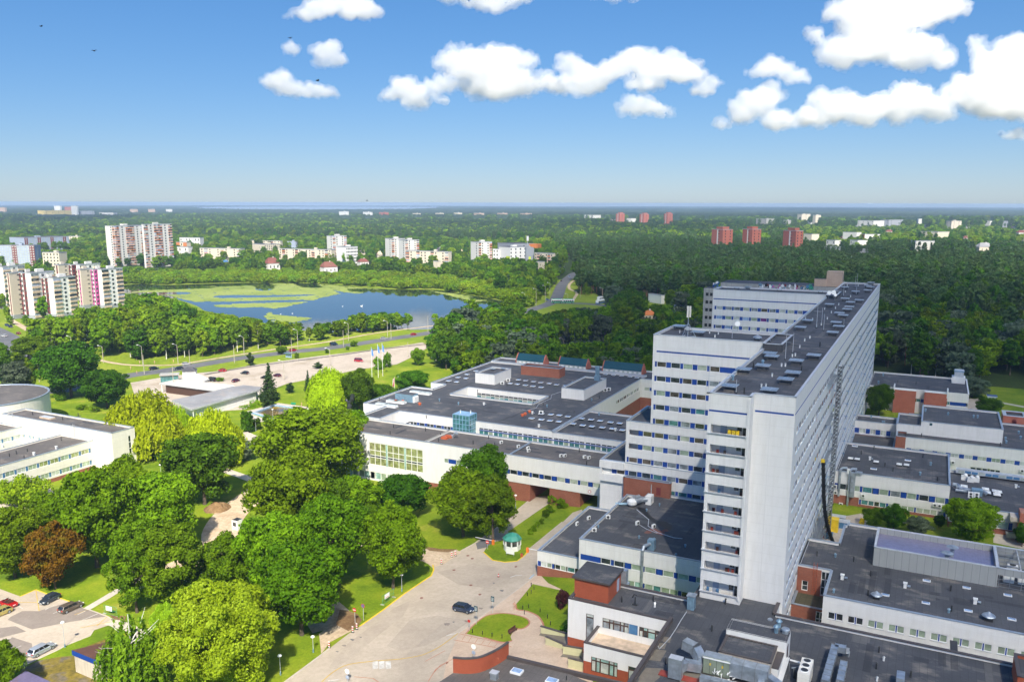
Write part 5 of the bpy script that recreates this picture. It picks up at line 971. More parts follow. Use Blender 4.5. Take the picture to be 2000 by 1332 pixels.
mb=MB();strip(mb,px([(210,450),(370,380),(500,430),(640,475),(720,502)],e7),.25,0,'kerb_yellow',.13);strip(mb,px([(870,570),(935,592),(1110,656),(1195,712)],e7),.25,0,'stone_tile',.12);strip(mb,px([(965,800),(930,855),(690,950),(600,1000),(230,1170)],e7),.22,0,'stone_tile',.12)
yk=px([(675,970),(740,925),(830,862),(960,762),(1080,682),(1140,642),(1156,605),(1150,572)],a5);strip(mb,yk,.3,0,'kerb_yellow',.15);strip(mb,px([(170,1345),(430,1152),(480,1110)],a5),.3,0,'stone_tile',.15)
strip(mb,px([(1480,488),(1540,541),(1620,554),(1700,546),(1752,505),(1776,468)],a5),.3,0,'kerb_yellow',.14);strip(mb,px([(1335,478),(1420,432),(1470,395)],a5),.25,0,'stone_tile',.14)
for pl_ in(([(1365,1020),(1420,960),(1500,903),(1600,887),(1700,900),(1765,925),(1777,955),(1740,985),(1680,990)]),([(1690,830),(1700,862),(1760,873),(1830,903),(1865,950),(1872,985)]),([(1480,1045),(1600,1076),(1665,1066)])):strip(mb,smoothpts(px(pl_,a5),4),.28,.02,'line_red',.14)
strip(mb,px([(1798,132),(1640,262),(1560,335),(1500,380)],a5),.22,0,'stone_tile',.12);strip(mb,px([(1905,165),(1645,352)],a5),.22,0,'stone_tile',.12);strip(mb,px([(1990,292),(1775,468)],a5),.22,0,'stone_tile',.12)
strip(mb,px([(1838,628),(1560,838),(1320,1014)],a5),.2,0,'stone_tile',.13)
tag(mb.build('kerbs'),kind='structure')
mb=MB();yc_=smoothpts(px([(1312,1018),(1200,1100),(1120,1142),(1050,1165),(900,1187),(760,1198),(600,1220),(500,1270),(415,1345)],a5),5);strip(mb,yc_,.22,.115,'line_yellow')
for x in(775,817,859):strip(mb,px([(x,1200),(x+2,1245)],a5),.9,.12,'line_white')
for q in(([(1655,652),(1690,640),(1728,640)]),([(1240,1032),(1275,1022),(1300,1018)]),([(470,1325),(540,1318)])):strip(mb,px(q,a5),.3,.12,'line_white')
for q in(([(1330,1022),(1480,1055),(1620,1090),(1660,1105)]),([(1285,1060),(1400,1080),(1560,1110)]),([(1150,1280),(1200,1225),(1290,1180)]),([(1120,1330),(1170,1250),(1250,1200)]),([(1100,1200),(1230,1130)]),([(640,1300),(760,1310),(900,1400)]),([(1660,1180),(1800,1215),(1990,1260)])):strip(mb,px(q,a5),.13,.135,'line_red')
for i in range(7):q=1360+i*42;strip(mb,px([(q,1030+i*10),(q-20,1062+i*9)],a5),.08,.135,'line_red')
tag(mb.build('road_markings'),kind='structure')
mb=MB()
for x,y in((1378,511),(1407,530),(1692,583),(1288,605),(1077,786),(1398,703),(1458,764),(1248,1211)):q=G(*a5(x,y));mb.lathe((q.x,q.y,q.z+.085),[(.34,0),(.34,.02)],'brownroof',12)
tag(mb.build('manhole_covers'),kind='structure')
drape('asphalt_patch_and_shadow',px([(600,1080),(760,960),(900,850),(1010,800),(960,900),(820,1010),(700,1110),(520,1250),(470,1240)],a5),.087,'asphalt_darker');drape('asphalt_patch_and_shadow',px([(1180,620),(1420,560),(1620,600),(1700,640),(1500,720),(1320,700)],a5),.087,'asphalt_darker');drape('asphalt_patch_and_shadow',px([(1000,930),(1180,900),(1400,930),(1300,1000),(1120,1090),(940,1130),(850,1100)],a5),.087,'asphalt_darker');drape('asphalt_patch_and_shadow',px([(1430,430),(1500,395),(1560,400),(1530,450),(1440,470)],a5),.088,'asphalt')  # last dark sheet paints the olive tree's cast shadow on the lane
mb=MB();r=random.Random(5)
for x,y,s in((635,1060,.7),(685,1042,.4),(580,1097,.8),(530,1135,.4),(1255,960,1.2),(1290,943,.5),(1240,960,.6),(1550,690,.5),(1605,740,.7),(1380,940,.8),(1470,855,.9)):
 q=G(*a5(x,y));mb.face([(q.x+s*1.2*math.cos(t)*r.uniform(.5,1),q.y+s*.5*math.sin(t)*r.uniform(.5,1),q.z+.09+.001*len(mb.f))for t in[i*math.pi/5 for i in range(10)]],'asphalt' if s<.8 else 'asphalt_patch_and_shadow')
tag(mb.build('oil_stains'),kind='structure')
mr=smoothpts(px([(-40,775),(60,768),(160,757),(245,735),(325,724),(400,711),(475,699),(575,687),(650,679),(750,664),(845,649),(960,625),(1045,603),(1082,588),(1092,570),(1098,556),(1112,542),(1124,534),(1145,531)]),6)
drape('main_road',ribbon(mr,10.5),.09,'asphalt');drape('side_street',ribbon(smoothpts(px([(-60,625),(0,655),(60,690),(120,725),(180,752)])),15),.085,'asphalt');drape('side_street',ribbon(smoothpts(px([(1085,592),(1150,594),(1230,603)])),9),.085,'asphalt')
drape('verge_path',ribbon(smoothpts(px([(175,700),(240,712),(300,714),(350,712),(400,704),(500,688),(540,682),(640,668),(740,650),(850,636)])),2.6),.1,'sand');drape('verge_path',ribbon(smoothpts(px([(15,622),(60,648),(100,674),(135,700)])),4),.1,'sand');drape('verge_path',ribbon(smoothpts(px([(1121,548),(1112,556),(1113,565),(1127,572),(1118,588)])),2.6),.1,'sand');drape('verge_path',ribbon(smoothpts(px([(400,732),(500,715),(640,697),(740,683),(840,672)])),1.6),.1,'asphalt_light')
drape('gravel_car_park',px([(255,748),(330,735),(395,728),(440,724),(490,714),(560,704),(620,696),(700,687),(770,678),(825,669),(838,678),(800,700),(775,712),(745,716),(700,722),(640,735),(600,742),(560,750),(520,765),(480,800),(330,810),(285,790),(262,770)]),.1,'gravel')
drape('lawn',px([(240,770),(262,765),(290,800),(200,820),(80,800),(75,770)]),.07,'lawn')
drape('yard',px([(1640,1010),(1700,1000),(1690,1060),(1600,1060)]),.09,'gravel');drape('yard',px([(1890,778),(1930,782),(1945,800),(1910,812),(1880,808)]),.09,'asphalt_light');drape('path',ribbon(smoothpts(px([(1908,779),(1940,784),(2005,796)])),2.5),.1,'stone_tile');drape('yard',px([(1940,1060),(1940,1035),(2010,1045),(2010,1075)]),.09,'stone_tile')
def leafmat(name,a,b_,c_,trans=.3,rough=.6):
 m,n,l,b=nodes(name);oi=n.new('ShaderNodeObjectInfo');g=n.new('ShaderNodeNewGeometry')
 f=_noise(n,l,.45,3,g.outputs['Position']);col=_ramp(n,l,f,[(.32,a),(.5,b_),(.68,c_)])
 hs=n.new('ShaderNodeHueSaturation');l.new(col,hs.inputs['Color']);hs.inputs['Saturation'].default_value=1.0
 mr=n.new('ShaderNodeMapRange');l.new(oi.outputs['Random'],mr.inputs[0]);mr.inputs[3].default_value=.478;mr.inputs[4].default_value=.512;l.new(mr.outputs[0],hs.inputs['Hue'])
 m2=n.new('ShaderNodeMapRange');l.new(_math(n,l,'FRACT',_math(n,l,'MULTIPLY',oi.outputs['Random'],7.13)),m2.inputs[0]);m2.inputs[3].default_value=.72;m2.inputs[4].default_value=1.25;l.new(m2.outputs[0],hs.inputs['Value'])
 l.new(hs.outputs[0],b.inputs['Base Color']);b.inputs['Roughness'].default_value=rough;b.inputs['Specular IOR Level'].default_value=.06
 t=n.new('ShaderNodeBsdfTranslucent');l.new(hs.outputs[0],t.inputs['Color']);x=n.new('ShaderNodeMixShader');x.inputs[0].default_value=trans
 l.new(b.outputs[0],x.inputs[1]);l.new(t.outputs[0],x.inputs[2]);l.new(x.outputs[0],n['Material Output'].inputs['Surface'])
leafmat('leaf_maple',(.072,.155,.003),(.125,.25,.005),(.19,.34,.009));leafmat('leaf_dark',(.035,.095,.004),(.062,.155,.006),(.10,.23,.010))
leafmat('leaf_bright',(.11,.21,.006),(.19,.32,.008),(.28,.42,.015),.35);leafmat('leaf_willow',(.25,.36,.005),(.34,.48,.008),(.44,.60,.018),.35)
leafmat('leaf_white_willow',(.22,.33,.010),(.31,.455,.016),(.41,.58,.04),.35);leafmat('leaf_olive',(.075,.14,.004),(.125,.215,.006),(.19,.30,.010));leafmat('leaf_rust',(.13,.06,.006),(.20,.10,.008),(.15,.14,.010))
leafmat('leaf_spruce',(.018,.045,.012),(.03,.065,.016),(.05,.10,.022),.15);leafmat('leaf_pine',(.046,.095,.030),(.070,.132,.038),(.10,.175,.045),.15);leafmat('leaf_silver',(.07,.11,.06),(.11,.16,.09),(.16,.21,.13));leafmat('leaf_birch',(.08,.155,.006),(.135,.23,.009),(.20,.31,.015),.35)
leafmat('leaf_scrub',(.10,.20,.006),(.17,.29,.008),(.25,.38,.015));leafmat('leaf_purple',(.06,.02,.02),(.09,.03,.03),(.12,.05,.04));leafmat('leaf_yellow',(.45,.40,.02),(.6,.5,.02),(.7,.6,.04))
plain('bark',(.10,.075,.055),.9,var=.3);plain('bark_white',(.62,.60,.54),.8,var=.2,scale=3);plain('bark_pine',(.22,.10,.05),.9,var=.3)
RNG=np.random.default_rng(11)
def quads(name,C,N,size,asp,mats,mi=None,tang=None):
 """leaf quads at centres C with normals N"""
 n=len(C);N=N/np.linalg.norm(N,axis=1,keepdims=True)
 T_=RNG.normal(size=(n,3))if tang is None else tang;T_=T_-N*(T_*N).sum(1,keepdims=True);T_/=np.linalg.norm(T_,axis=1,keepdims=True)+1e-9;B_=np.cross(N,T_)
 s=(size*(.65+.7*RNG.random(n)))[:,None]*.5;V=np.empty((n,4,3));a=T_*s*asp;b=B_*s
 V[:,0]=C-a;V[:,1]=C-b;V[:,2]=C+a;V[:,3]=C+b
 me=bpy.data.meshes.new(name);me.vertices.add(n*4);me.vertices.foreach_set('co',V.reshape(-1));me.loops.add(n*4);me.loops.foreach_set('vertex_index',np.arange(n*4,dtype=np.int32))
 me.polygons.add(n);me.polygons.foreach_set('loop_start',np.arange(0,n*4,4,dtype=np.int32));me.polygons.foreach_set('loop_total',np.full(n,4,dtype=np.int32))
 for m_ in mats:me.materials.append(MATS[m_])
 if mi is not None:me.polygons.foreach_set('material_index',mi.astype(np.int32))
 me.update(calc_edges=True);return me
def unit(n,up=0.):
 v=RNG.normal(size=(n,3));v[:,2]+=up;return v/np.linalg.norm(v,axis=1,keepdims=True)
def dome(name,mat,h,r,nl,nleaf,size,base=.22,lobe=.26,flat=1.,asp=1.1,ragged=.42):
 """broadleaf crown: leaf clumps spread over an uneven dome"""
 cz=h*(1+base)/2;rz=h*(1-base)/2*flat;d=unit(nl,.35);k=.62+.42*RNG.random(nl)**.6;k*=1+ragged*(RNG.random(nl)-.6)
 L_=np.stack([d[:,0]*r*k*.86,d[:,1]*r*k*.86,cz+d[:,2]*rz*k*.86],1);lr=r*lobe*(.6+.75*RNG.random(nl))
 low=L_[:,2]<cz;L_[low,:2]*=.88
 w_=lr**2/np.sum(lr**2);idx=RNG.choice(nl,nleaf,p=w_);u_=unit(nleaf,.25)+.45*(L_[idx]-[0,0,cz-rz*.25])/np.array([r,r,rz]);u_/=np.linalg.norm(u_,axis=1,keepdims=True)
 C=L_[idx]+u_*(lr[idx]*(.55+.62*RNG.random(nleaf)))[:,None]*np.array([1,1,.8]);N=u_+.55*RNG.normal(size=(nleaf,3));C[:,2]=np.maximum(C[:,2],h*base*.55)
 return quads(name,C,N,size,asp,[mat])
def limbs(name,h,r0,hb,spread,mat,n=7,top=.7,seed=0):
 rr=random.Random(seed);mb=MB();z=hb;lean=Vector((rr.uniform(-.3,.3),rr.uniform(-.3,.3),0));mb.tube((0,0,-.5),(lean.x*.5,lean.y*.5,hb),r0*1.15,r0*.8,mat,8,False);mb.tube((lean.x*.5,lean.y*.5,hb),(lean.x,lean.y,h*top),r0*.8,r0*.18,mat,7,False)
 for i in range(n):
  a=6.283*i/n+rr.random();z0=hb+(h*top-hb)*rr.uniform(0,.6);L_=spread*rr.uniform(.6,.95);p=Vector((lean.x*.6,lean.y*.6,z0));q=p+Vector((math.cos(a)*L_*.5,math.sin(a)*L_*.5,L_*.4));e=q+Vector((math.cos(a+.2)*L_*.45,math.sin(a+.2)*L_*.45,L_*rr.uniform(.2,.5)))
  mb.tube(p,q,r0*.42,r0*.25,mat,6,False);mb.tube(q,e,r0*.25,r0*.07,mat,5,False)
 ob=mb.build(name,None);me=ob.data;bpy.data.objects.remove(ob);return me
def weeping(name,mat,h,r,ns,size):
 C=[];T=[]
 d=unit(ns,.5);d=d[d[:,2]>-.15];d=d*(.55+.47*RNG.random((len(d),1))**.5);hub=RNG.normal(size=(26,2));hub/=np.linalg.norm(hub,axis=1,keepdims=True)
 LB=[(0,0,.72,1.)]+[(math.cos(q*1.05+.4)*.5,math.sin(q*1.05+.4)*.5,RNG.uniform(.38,.55),RNG.uniform(.62,.93))for q in range(6)]
 for i in range(len(d)):
  lx,ly,lr_,lz=LB[i%7]
  x,y=(lx+d[i,0]*lr_)*r,(ly+d[i,1]*lr_)*r;z=h*lz*(.58+d[i,2]*.42);Ln=z-h*RNG.uniform(.04,.42)if math.hypot(x,y)>r*.45 else RNG.uniform(1.,4);Ln=max(1,Ln);n=max(3,int(Ln/(size*.6)));t=np.linspace(0,1,n);ox,oy=x/(r+.01)*1.2,y/(r+.01)*1.2
  sw=RNG.normal(size=2)*.25;q=np.stack([x+ox*np.sqrt(t)+sw[0]*t,y+oy*np.sqrt(t)+sw[1]*t,z-Ln*t],1)+RNG.normal(size=(n,3))*.14;C.append(q)
  for _ in range(n):T.append((0,0,1))
 C=np.concatenate(C);T=np.array(T,float)+RNG.normal(size=(len(C),3))*.3;N=C*[1,1,0]/r+RNG.normal(size=C.shape)*.55+[0,0,.25]
 return quads(name,C,N,size,2.7,[mat],tang=T)
def conifer(name,mat,h,r,tiers,per,size,z0=.06,pw=.9):
 C=[];N=[]
 for i in range(tiers):
  t=(i+RNG.random()*.4)/tiers;z=h*(z0+(1-z0)*t);R_=r*(1-t)**pw+.15;nb=max(5,int(per*(1-t*.7)))
  for k in range(nb):
   a=6.283*(k+RNG.random())/nb;L_=R_*RNG.uniform(.7,1.12);n=max(3,int(L_/(size*.42)));s=np.linspace(.12,1,n)
   q=np.stack([math.cos(a)*L_*s,math.sin(a)*L_*s,z-L_*.28*s+L_*.10*s**2*2],1)+RNG.normal(size=(n,3))*size*.28;C.append(q);m_=RNG.normal(size=(n,3))*.45;m_[:,2]+=.8;m_[:,0]+=math.cos(a)*.4;m_[:,1]+=math.sin(a)*.4;N.append(m_)
 C.append(np.array([[0,0,h]]));N.append(np.array([[.2,0,.1]]));return quads(name,np.concatenate(C),np.concatenate(N),size,1.3,[mat])
def obj_of(me):
 o=bpy.data.objects.new(me.name,me);return o
PR={}
def proto(kind,crown,trunk,h,r):PR.setdefault(kind,[]).append((crown,trunk,h,r))
for i in range(4):proto('maple',dome('crown','leaf_maple',15,7.0,120,26000,.43,.16,.23),limbs('trunk',15,.38,3.,5.5,'bark',seed=i),15,7.2)
for i in range(2):proto('dark_maple',dome('crown','leaf_dark',14,6.2,100,19000,.43,.12,.24),limbs('trunk',14,.34,2.6,5,'bark',seed=9+i),14,6.4)
for i in range(2):proto('olive_linden',dome('crown','leaf_olive',17,5.4,110,22000,.38,.08,.24),limbs('trunk',17,.36,2.6,4.5,'bark',seed=19+i),17,5.6)
proto('rust_maple',dome('crown','leaf_rust',12,6.2,100,19000,.42,.13,.24),limbs('trunk',12,.3,2.2,5,'bark',seed=31),12,6.4)
proto('white_willow',dome('crown','leaf_white_willow',16,9.0,230,76000,.27,.04,.17,1.,1.7),limbs('trunk',16,.5,2.4,7,'bark',seed=33),16,9.2)
for i in range(2):proto('weeping_willow',weeping('crown','leaf_willow',12,6.6,3000,.27),limbs('trunk',12,.42,2.6,5,'bark',seed=40+i),12,7.4)
for i in range(2):proto('birch',weeping('crown','leaf_birch',16,4.6,300,.30),limbs('trunk',16,.26,4.,5.6,'bark_white',12,.98,seed=50+i),16,5.0)
proto('spruce',conifer('crown','leaf_spruce',16,4.0,30,15,.62),limbs('trunk',16,.24,14,.3,'bark',3,.95,seed=60),16,4.1)
proto('young_pine',dome('crown','leaf_spruce',8,3.2,50,4200,.42,.05,.26),limbs('trunk',8,.18,1.4,2.4,'bark',seed=61),8,3.3)
proto('silver_tree',dome('crown','leaf_silver',12,4.6,70,6500,.48,.08,.26),limbs('trunk',12,.26,1.8,4,'bark',seed=62),12,4.7)
proto('thuja',dome('crown','leaf_dark',5,1.25,60,3000,.26,.0,.34,1.06),limbs('trunk',5,.12,.5,.5,'bark',3,seed=63),5,1.4)
proto('bush',dome('crown','leaf_maple',2.4,1.6,36,1600,.26,.0,.32),limbs('trunk',2.4,.07,.3,1.,'bark',5,seed=64),2.4,1.7)
proto('purple_bush',dome('crown','leaf_purple',2.4,1.7,36,1600,.26,.0,.32),limbs('trunk',2.4,.07,.3,1.,'bark',5,seed=64),2.4,1.7);proto('yellow_bush',dome('crown','leaf_yellow',2.4,1.3,36,1000,.26,.0,.32),limbs('trunk',2.4,.07,.3,1.,'bark',5,seed=64),2.4,1.4)
proto('wide_bush',dome('crown','leaf_bright',3.2,5.0,90,5200,.36,.0,.2),limbs('trunk',3.2,.12,.5,3,'bark',7,seed=66),3.2,5.1)
for i in range(3):proto('belt_green',dome('crown','leaf_maple',18,5.4,64,2600,1.0,.10,.27),limbs('trunk',18,.3,4,4,'bark',5,seed=70+i),18,5.5)
for i in range(2):proto('belt_bright',dome('crown','leaf_bright',17,5.0,60,2400,1.0,.08,.27),limbs('trunk',17,.28,4,4,'bark',5,seed=75+i),17,5.1)
for i in range(2):proto('belt_birch',dome('crown','leaf_birch',20,3.6,60,2300,.85,.10,.32),limbs('trunk',20,.24,5,3,'bark_white',6,.9,seed=78+i),20,3.8)
for i in range(2):proto('belt_dark',dome('crown','leaf_dark',18,6.0,64,2600,1.05,.08,.27),limbs('trunk',18,.3,4,4,'bark',5,seed=80+i),18,6.1)
proto('belt_silver',dome('crown','leaf_silver',16,6.0,64,2400,1.05,.06,.27),limbs('trunk',16,.3,3,4,'bark',5,seed=83),16,6.1)
for i in range(3):proto('pine',dome('crown','leaf_pine',21,3.9,40,950,1.25,.38,.36),limbs('trunk',21,.24,9,2.5,'bark_pine',4,.9,seed=85+i),21,4.0)
for i in range(2):proto('forest_dark',dome('crown','leaf_dark',20,5.0,46,1300,1.3,.12,.3),limbs('trunk',20,.28,5,3,'bark',4,seed=88+i),20,5.1)
proto('forest_spruce',conifer('crown','leaf_pine',21,3.3,15,9,1.3,.1),limbs('trunk',21,.22,18,.3,'bark',3,.95,seed=90),21,3.4)
proto('scrub',dome('crown','leaf_scrub',6,4.2,50,1200,.85,.0,.3),limbs('trunk',6,.14,1,2.6,'bark',4,seed=92),6,4.3);proto('scrub',dome('crown','leaf_scrub',7,3.4,50,1100,.85,.0,.3),limbs('trunk',7,.14,1,2.6,'bark',4,seed=93),7,3.5)
proto('town_tree',dome('crown','leaf_bright',14,5.2,40,900,1.5,.08,.3),limbs('trunk',14,.26,3,3,'bark',4,seed=94),14,5.3)
TREES=[];NAMES={'maple':'maple_tree','dark_maple':'maple_tree','olive_linden':'linden_tree','rust_maple':'maple_tree','white_willow':'willow_tree','weeping_willow':'weeping_willow','birch':'birch_tree','spruce':'spruce_tree','young_pine':'pine_tree','silver_tree':'silver_tree','thuja':'columnar_thuja','bush':'bush','purple_bush':'bush','yellow_bush':'bush','wide_bush':'bush','belt_green':'broadleaf_tree','belt_bright':'broadleaf_tree','belt_birch':'birch_tree','belt_dark':'broadleaf_tree','belt_silver':'willow_tree','pine':'pine_tree','forest_dark':'broadleaf_tree','forest_spruce':'spruce_tree','scrub':'scrub_bush','town_tree':'broadleaf_tree'}
PC={}
def plant(kind,p,h,r,label,group=None,rz=None,var=None):
 L_=PR[kind];i=random.randrange(len(L_))if var is None else var%len(L_);cm,tm,h0,r0=L_[i]
 o=bpy.data.objects.new(NAMES[kind],None);COL.objects.link(o);o.location=p;o.rotation_euler.z=random.uniform(0,6.28)if rz is None else rz;o.scale=(r/r0,r/r0,h/h0)
 tag(o,label,'bush' if 'bush' in NAMES[kind]else 'tree',group)
 for nm,me in(('crown',cm),('trunk',tm)):c=bpy.data.objects.new(nm,me);COL.objects.link(c);c.parent=o
 TREES.append((p[0],p[1]));return o
def ptree(kind,bx,by,top,wd,label,group=None,rz=None,var=None):
 """tree whose foot shows at photo pixel (bx, by), whose tip shows on row top and whose crown is wd pixels wide"""
 g=G(bx,by);d=depth((g.x,g.y,g.z+6));h=Zat(g,top)-g.z;r=wd/2/FPX*d
 k=PR[kind][0];return plant(kind,g,max(1.,h*.97),r,label,group,rz,var)
for a in[('rust_maple',108,1150,1022,108,'rust-orange maple standing behind the left car park'),('maple',30,1128,985,125,'dark green maple at the left edge above the red car'),('maple',190,1108,915,150,'tall green maple behind the rust-orange maple'),('maple',248,1030,893,100,'green maple in front of the left clinic hall corner'),('maple',325,1078,918,135,'broad dark maple left of the sandy clearing, below the linden'),('dark_maple',400,985,842,140,'dark maple in front of the weeping willows'),('olive_linden',268,1196,1015,96,'slim olive linden left of a broader linden'),('olive_linden',350,1196,1015,124,'broad olive linden above the large pale willow'),('maple',448,1168,1045,105,'green maple between linden and sand track'),('maple',622,965,792,200,'huge oak-like green tree beside the clinic front, largest of all'),('maple',575,1072,885,162,'broad green tree just below the huge one'),('maple',548,1172,1000,145,'green tree in the park centre above the sand track end'),('maple',650,1150,965,150,'green tree left of the yellow kerb'),('maple',590,1240,1060,168,'big green tree leaning over the sand patch at the driveway'),('maple',768,1150,983,122,'green tree standing alone by the yellow kerb bend'),('dark_maple',788,1012,928,112,'small dark tree before the clinic window wall'),('maple',692,1040,930,110,'green tree beside the small dark tree before the clinic'),('dark_maple',948,1000,870,92,'dark tree against the clinic wall by the passage'),('maple',905,1048,915,120,'sunny green tree on the lawn left of the guard booth'),('olive_linden',963,1062,925,92,'olive tree right beside the green-roofed guard booth'),('white_willow',432,1352,1146,225,'large pale yellow-green willow at the bottom of the photo'),('birch',262,1352,1190,135,'weeping birch with bare white limbs by the shed'),('maple',0,1356,1255,95,'green tree in the bottom left corner'),('wide_bush',42,980,940,112,'flat-topped green shrub below the left clinic windows'),('weeping_willow',292,884,757,165,'left yellow-green weeping willow behind the clinic hall'),('weeping_willow',420,905,793,125,'right yellow-green weeping willow nearest the pool'),('weeping_willow',350,880,788,70,'middle weeping willow between two larger ones'),('weeping_willow',645,797,714,96,'lone weeping willow right of the tall spruce'),('spruce',527,783,706,40,'tall dark spruce by the flat pavilion'),('young_pine',521,796,758,30,'young pine in front of the tall spruce'),('dark_maple',140,776,668,116,'big dark tree beside the main road at the left'),('dark_maple',210,797,718,88,'dark tree on the lawn right of the big roadside tree'),('silver_tree',33,774,703,62,'silvery tree at the left edge by the road'),('olive_linden',60,728,655,80,'yellowing tree at the left edge beside the street'),('dark_maple',-5,745,668,60,'dark tree cut by the left edge'),('olive_linden',62,770,700,30,'thin yellow birch-like tree near the street corner'),('thuja',480,843,799,21,'left columnar thuja of the pool hedge'),('thuja',487,845,800,19,'second columnar thuja of the pool hedge'),('thuja',503,840,815,17,'short columnar thuja by the pool lamp'),('thuja',522,832,808,18,'columnar thuja at the pool rim'),('dark_maple',702,805,720,58,'dark tree between the weeping willow and flagpoles'),('dark_maple',745,792,750,60,'round dark tree left of the red and white flag'),('dark_maple',806,764,724,66,'round dark tree behind the flagpoles on the lawn'),('maple',816,714,680,28,'small round tree on the lawn near the van'),('bush',757,718,690,21,'round bush right of the blue flags'),('bush',737,722,699,22,'round bush between the blue flagpoles'),('spruce',602,764,722,17,'slim blue-grey spruce left of the lone willow'),('young_pine',621,720,708,20,'tiny dark conifer top by the gravel lot'),('silver_tree',482,900,860,34,'small grey-green tree on the path below the willows'),('dark_maple',307,898,880,26,'round clipped shrub beside the clinic hall'),('young_pine',566,768,748,18,'small shrub on the lawn right of the spruce'),('maple',550,692,676,22,'bright small roadside tree near the bus stop'),('young_pine',489,715,689,17,'young roadside tree on the verge'),('bush',692,677,666,17,'roadside bush left of the parked silver car'),('bush',580,700,689,11,'low bush at the gravel lot edge'),('bush',679,684,676,8,'tiny bush on the road verge'),('bush',638,690,682,9,'tiny bush beside the lamp post on the verge'),('bush',430,745,737,17,'pale bush beside the pavilion roof'),('bush',350,652+40,685,12,'bush under the belt trees'),('silver_tree',1897,776,735,66,'grey-green tree at the meadow edge on the far right'),('dark_maple',1716,812,750,52,'dark tree growing between the tower and the rear block'),('maple',1897,1062,975,98,'round green tree before the right annex'),('dark_maple',1705,1030,992,40,'dark grey-green shrub in the yard, left of two'),('dark_maple',1745,1035,985,46,'dark shrub against the brick annex wall'),('silver_tree',1790,1045,1008,50,'bluish shrub in the yard behind the metal plant box'),('dark_maple',1833,1030,1005,22,'tiny dark shrub under the wall fans'),('yellow_bush',1683,1030,1011,12,'bright yellow bush in the yard'),('dark_maple',1995,1068,1020,30,'green shrub at the right edge by the steps'),('dark_maple',1930,812,775,50,'bushy tree behind the small brick plant house'),('purple_bush',1098,1187,1153,27,'dark purple bush against the entrance building'),('bush',1080,985,968,22,'first rounded bush of the hedge row, by the passage'),('bush',1096,992,975,24,'second, larger bush at the top of the hedge row'),('bush',1073,1001,988,20,'third bush of the hedge row'),('bush',1066,1011,997,15,'fourth bush of the hedge row'),('bush',1058,1024,1012,11,'fifth bush of the hedge row'),('bush',1050,1030,1018,11,'sixth bush of the hedge row'),('bush',1042,1038,1026,12,'seventh bush of the hedge row'),('bush',1035,1044,1033,13,'eighth and lowest bush of the hedge row'),('maple',120,1075,955,100,'green tree between the rust maple and the flat shrub'),('maple',720,1050,985,60,'small green tree before the white clinic wall'),('maple',690,905,800,80,'green crown touching the huge tree on its right'),('dark_maple',640,1060,930,110,'darker tree between the huge tree and the clinic'),('white_willow',330,1290,1180,60,'pale shrubby willow left of the large pale willow'),('bush',160,800,790,22,'low shrub under the dark lawn tree'),('bush',185,805,793,20,'low shrub right under the dark lawn tree'),('bush',118,782,765,25,'dark shrub at the foot of the big roadside tree')]:
 ptree(*a)
def hedge(pts,wd,h,label,mat='leaf_dark'):
 pts=[G(*p)for p in pts];C=[];N=[]
 for a,b in zip(pts[:-1],pts[1:]):
  L_=(b-a).length;n=int(L_*90);t=RNG.random(n);s=RNG.integers(0,3,n);d=(b-a).normalized();sd=Vector((-d.y,d.x,0))
  for i in range(n):
   p=a.lerp(b,float(t[i]));z=RNG.random()*h;o=(RNG.random()-.5)*wd
   if s[i]==0:z=h;nn=(0,0,1)
   else:sg=1 if s[i]==1 else-1;o=sg*wd/2;nn=tuple(sd*sg)
   C.append((p.x+sd.x*o,p.y+sd.y*o,p.z+z));N.append(nn)
 C=np.array(C)+RNG.normal(size=(len(C),3))*.06;N=np.array(N)+RNG.normal(size=(len(C),3))*.5;org=np.array(pts[0]);me=quads('hedge',C-org,N,.28,1.2,[mat]);o=bpy.data.objects.new('hedge',me);COL.objects.link(o);o.location=pts[0];tag(o,label,'hedge')
hedge([(268,880),(300,888),(318,892)],1.6,1.2,'clipped green hedge beside the left clinic hall');hedge([(155,798),(172,800),(190,803)],1.4,.8,'low clipped hedge on the lawn under the dark tree','leaf_maple');hedge([(495,787),(500,795),(470,800)],3,1.2,'low rounded hedge beside the pool lawn','leaf_maple')
hedge([(1106,1232),(1098,1238)],1,1.1,'short dark hedge at the entrance ramp')
VIS=[]
def keep(poly,d):VIS.append((poly,d,min(p[0]for p in poly),max(p[0]for p in poly),min(p[1]for p in poly),max(p[1]for p in poly)))
def hit(C,dx,dy,x):
 """length along ground direction (dx,dy) from C until it shows on photo column x"""
 r_=ray(x,500);a=np.array([[dx,-r_[0]],[dy,-r_[1]]]);s=np.linalg.solve(a,np.array([-C[0],-C[1]]));return s[0]
def rbox(mb,C,ux,uy,a0,a1,b0,b1,z0,z1,mat,top=None):
 M=Matrix(((ux[0],uy[0],0,C[0]),(ux[1],uy[1],0,C[1]),(0,0,1,0),(0,0,0,1)));mb.box((a0,b0,z0),(a1,b1,z1),mat,top,M=M)
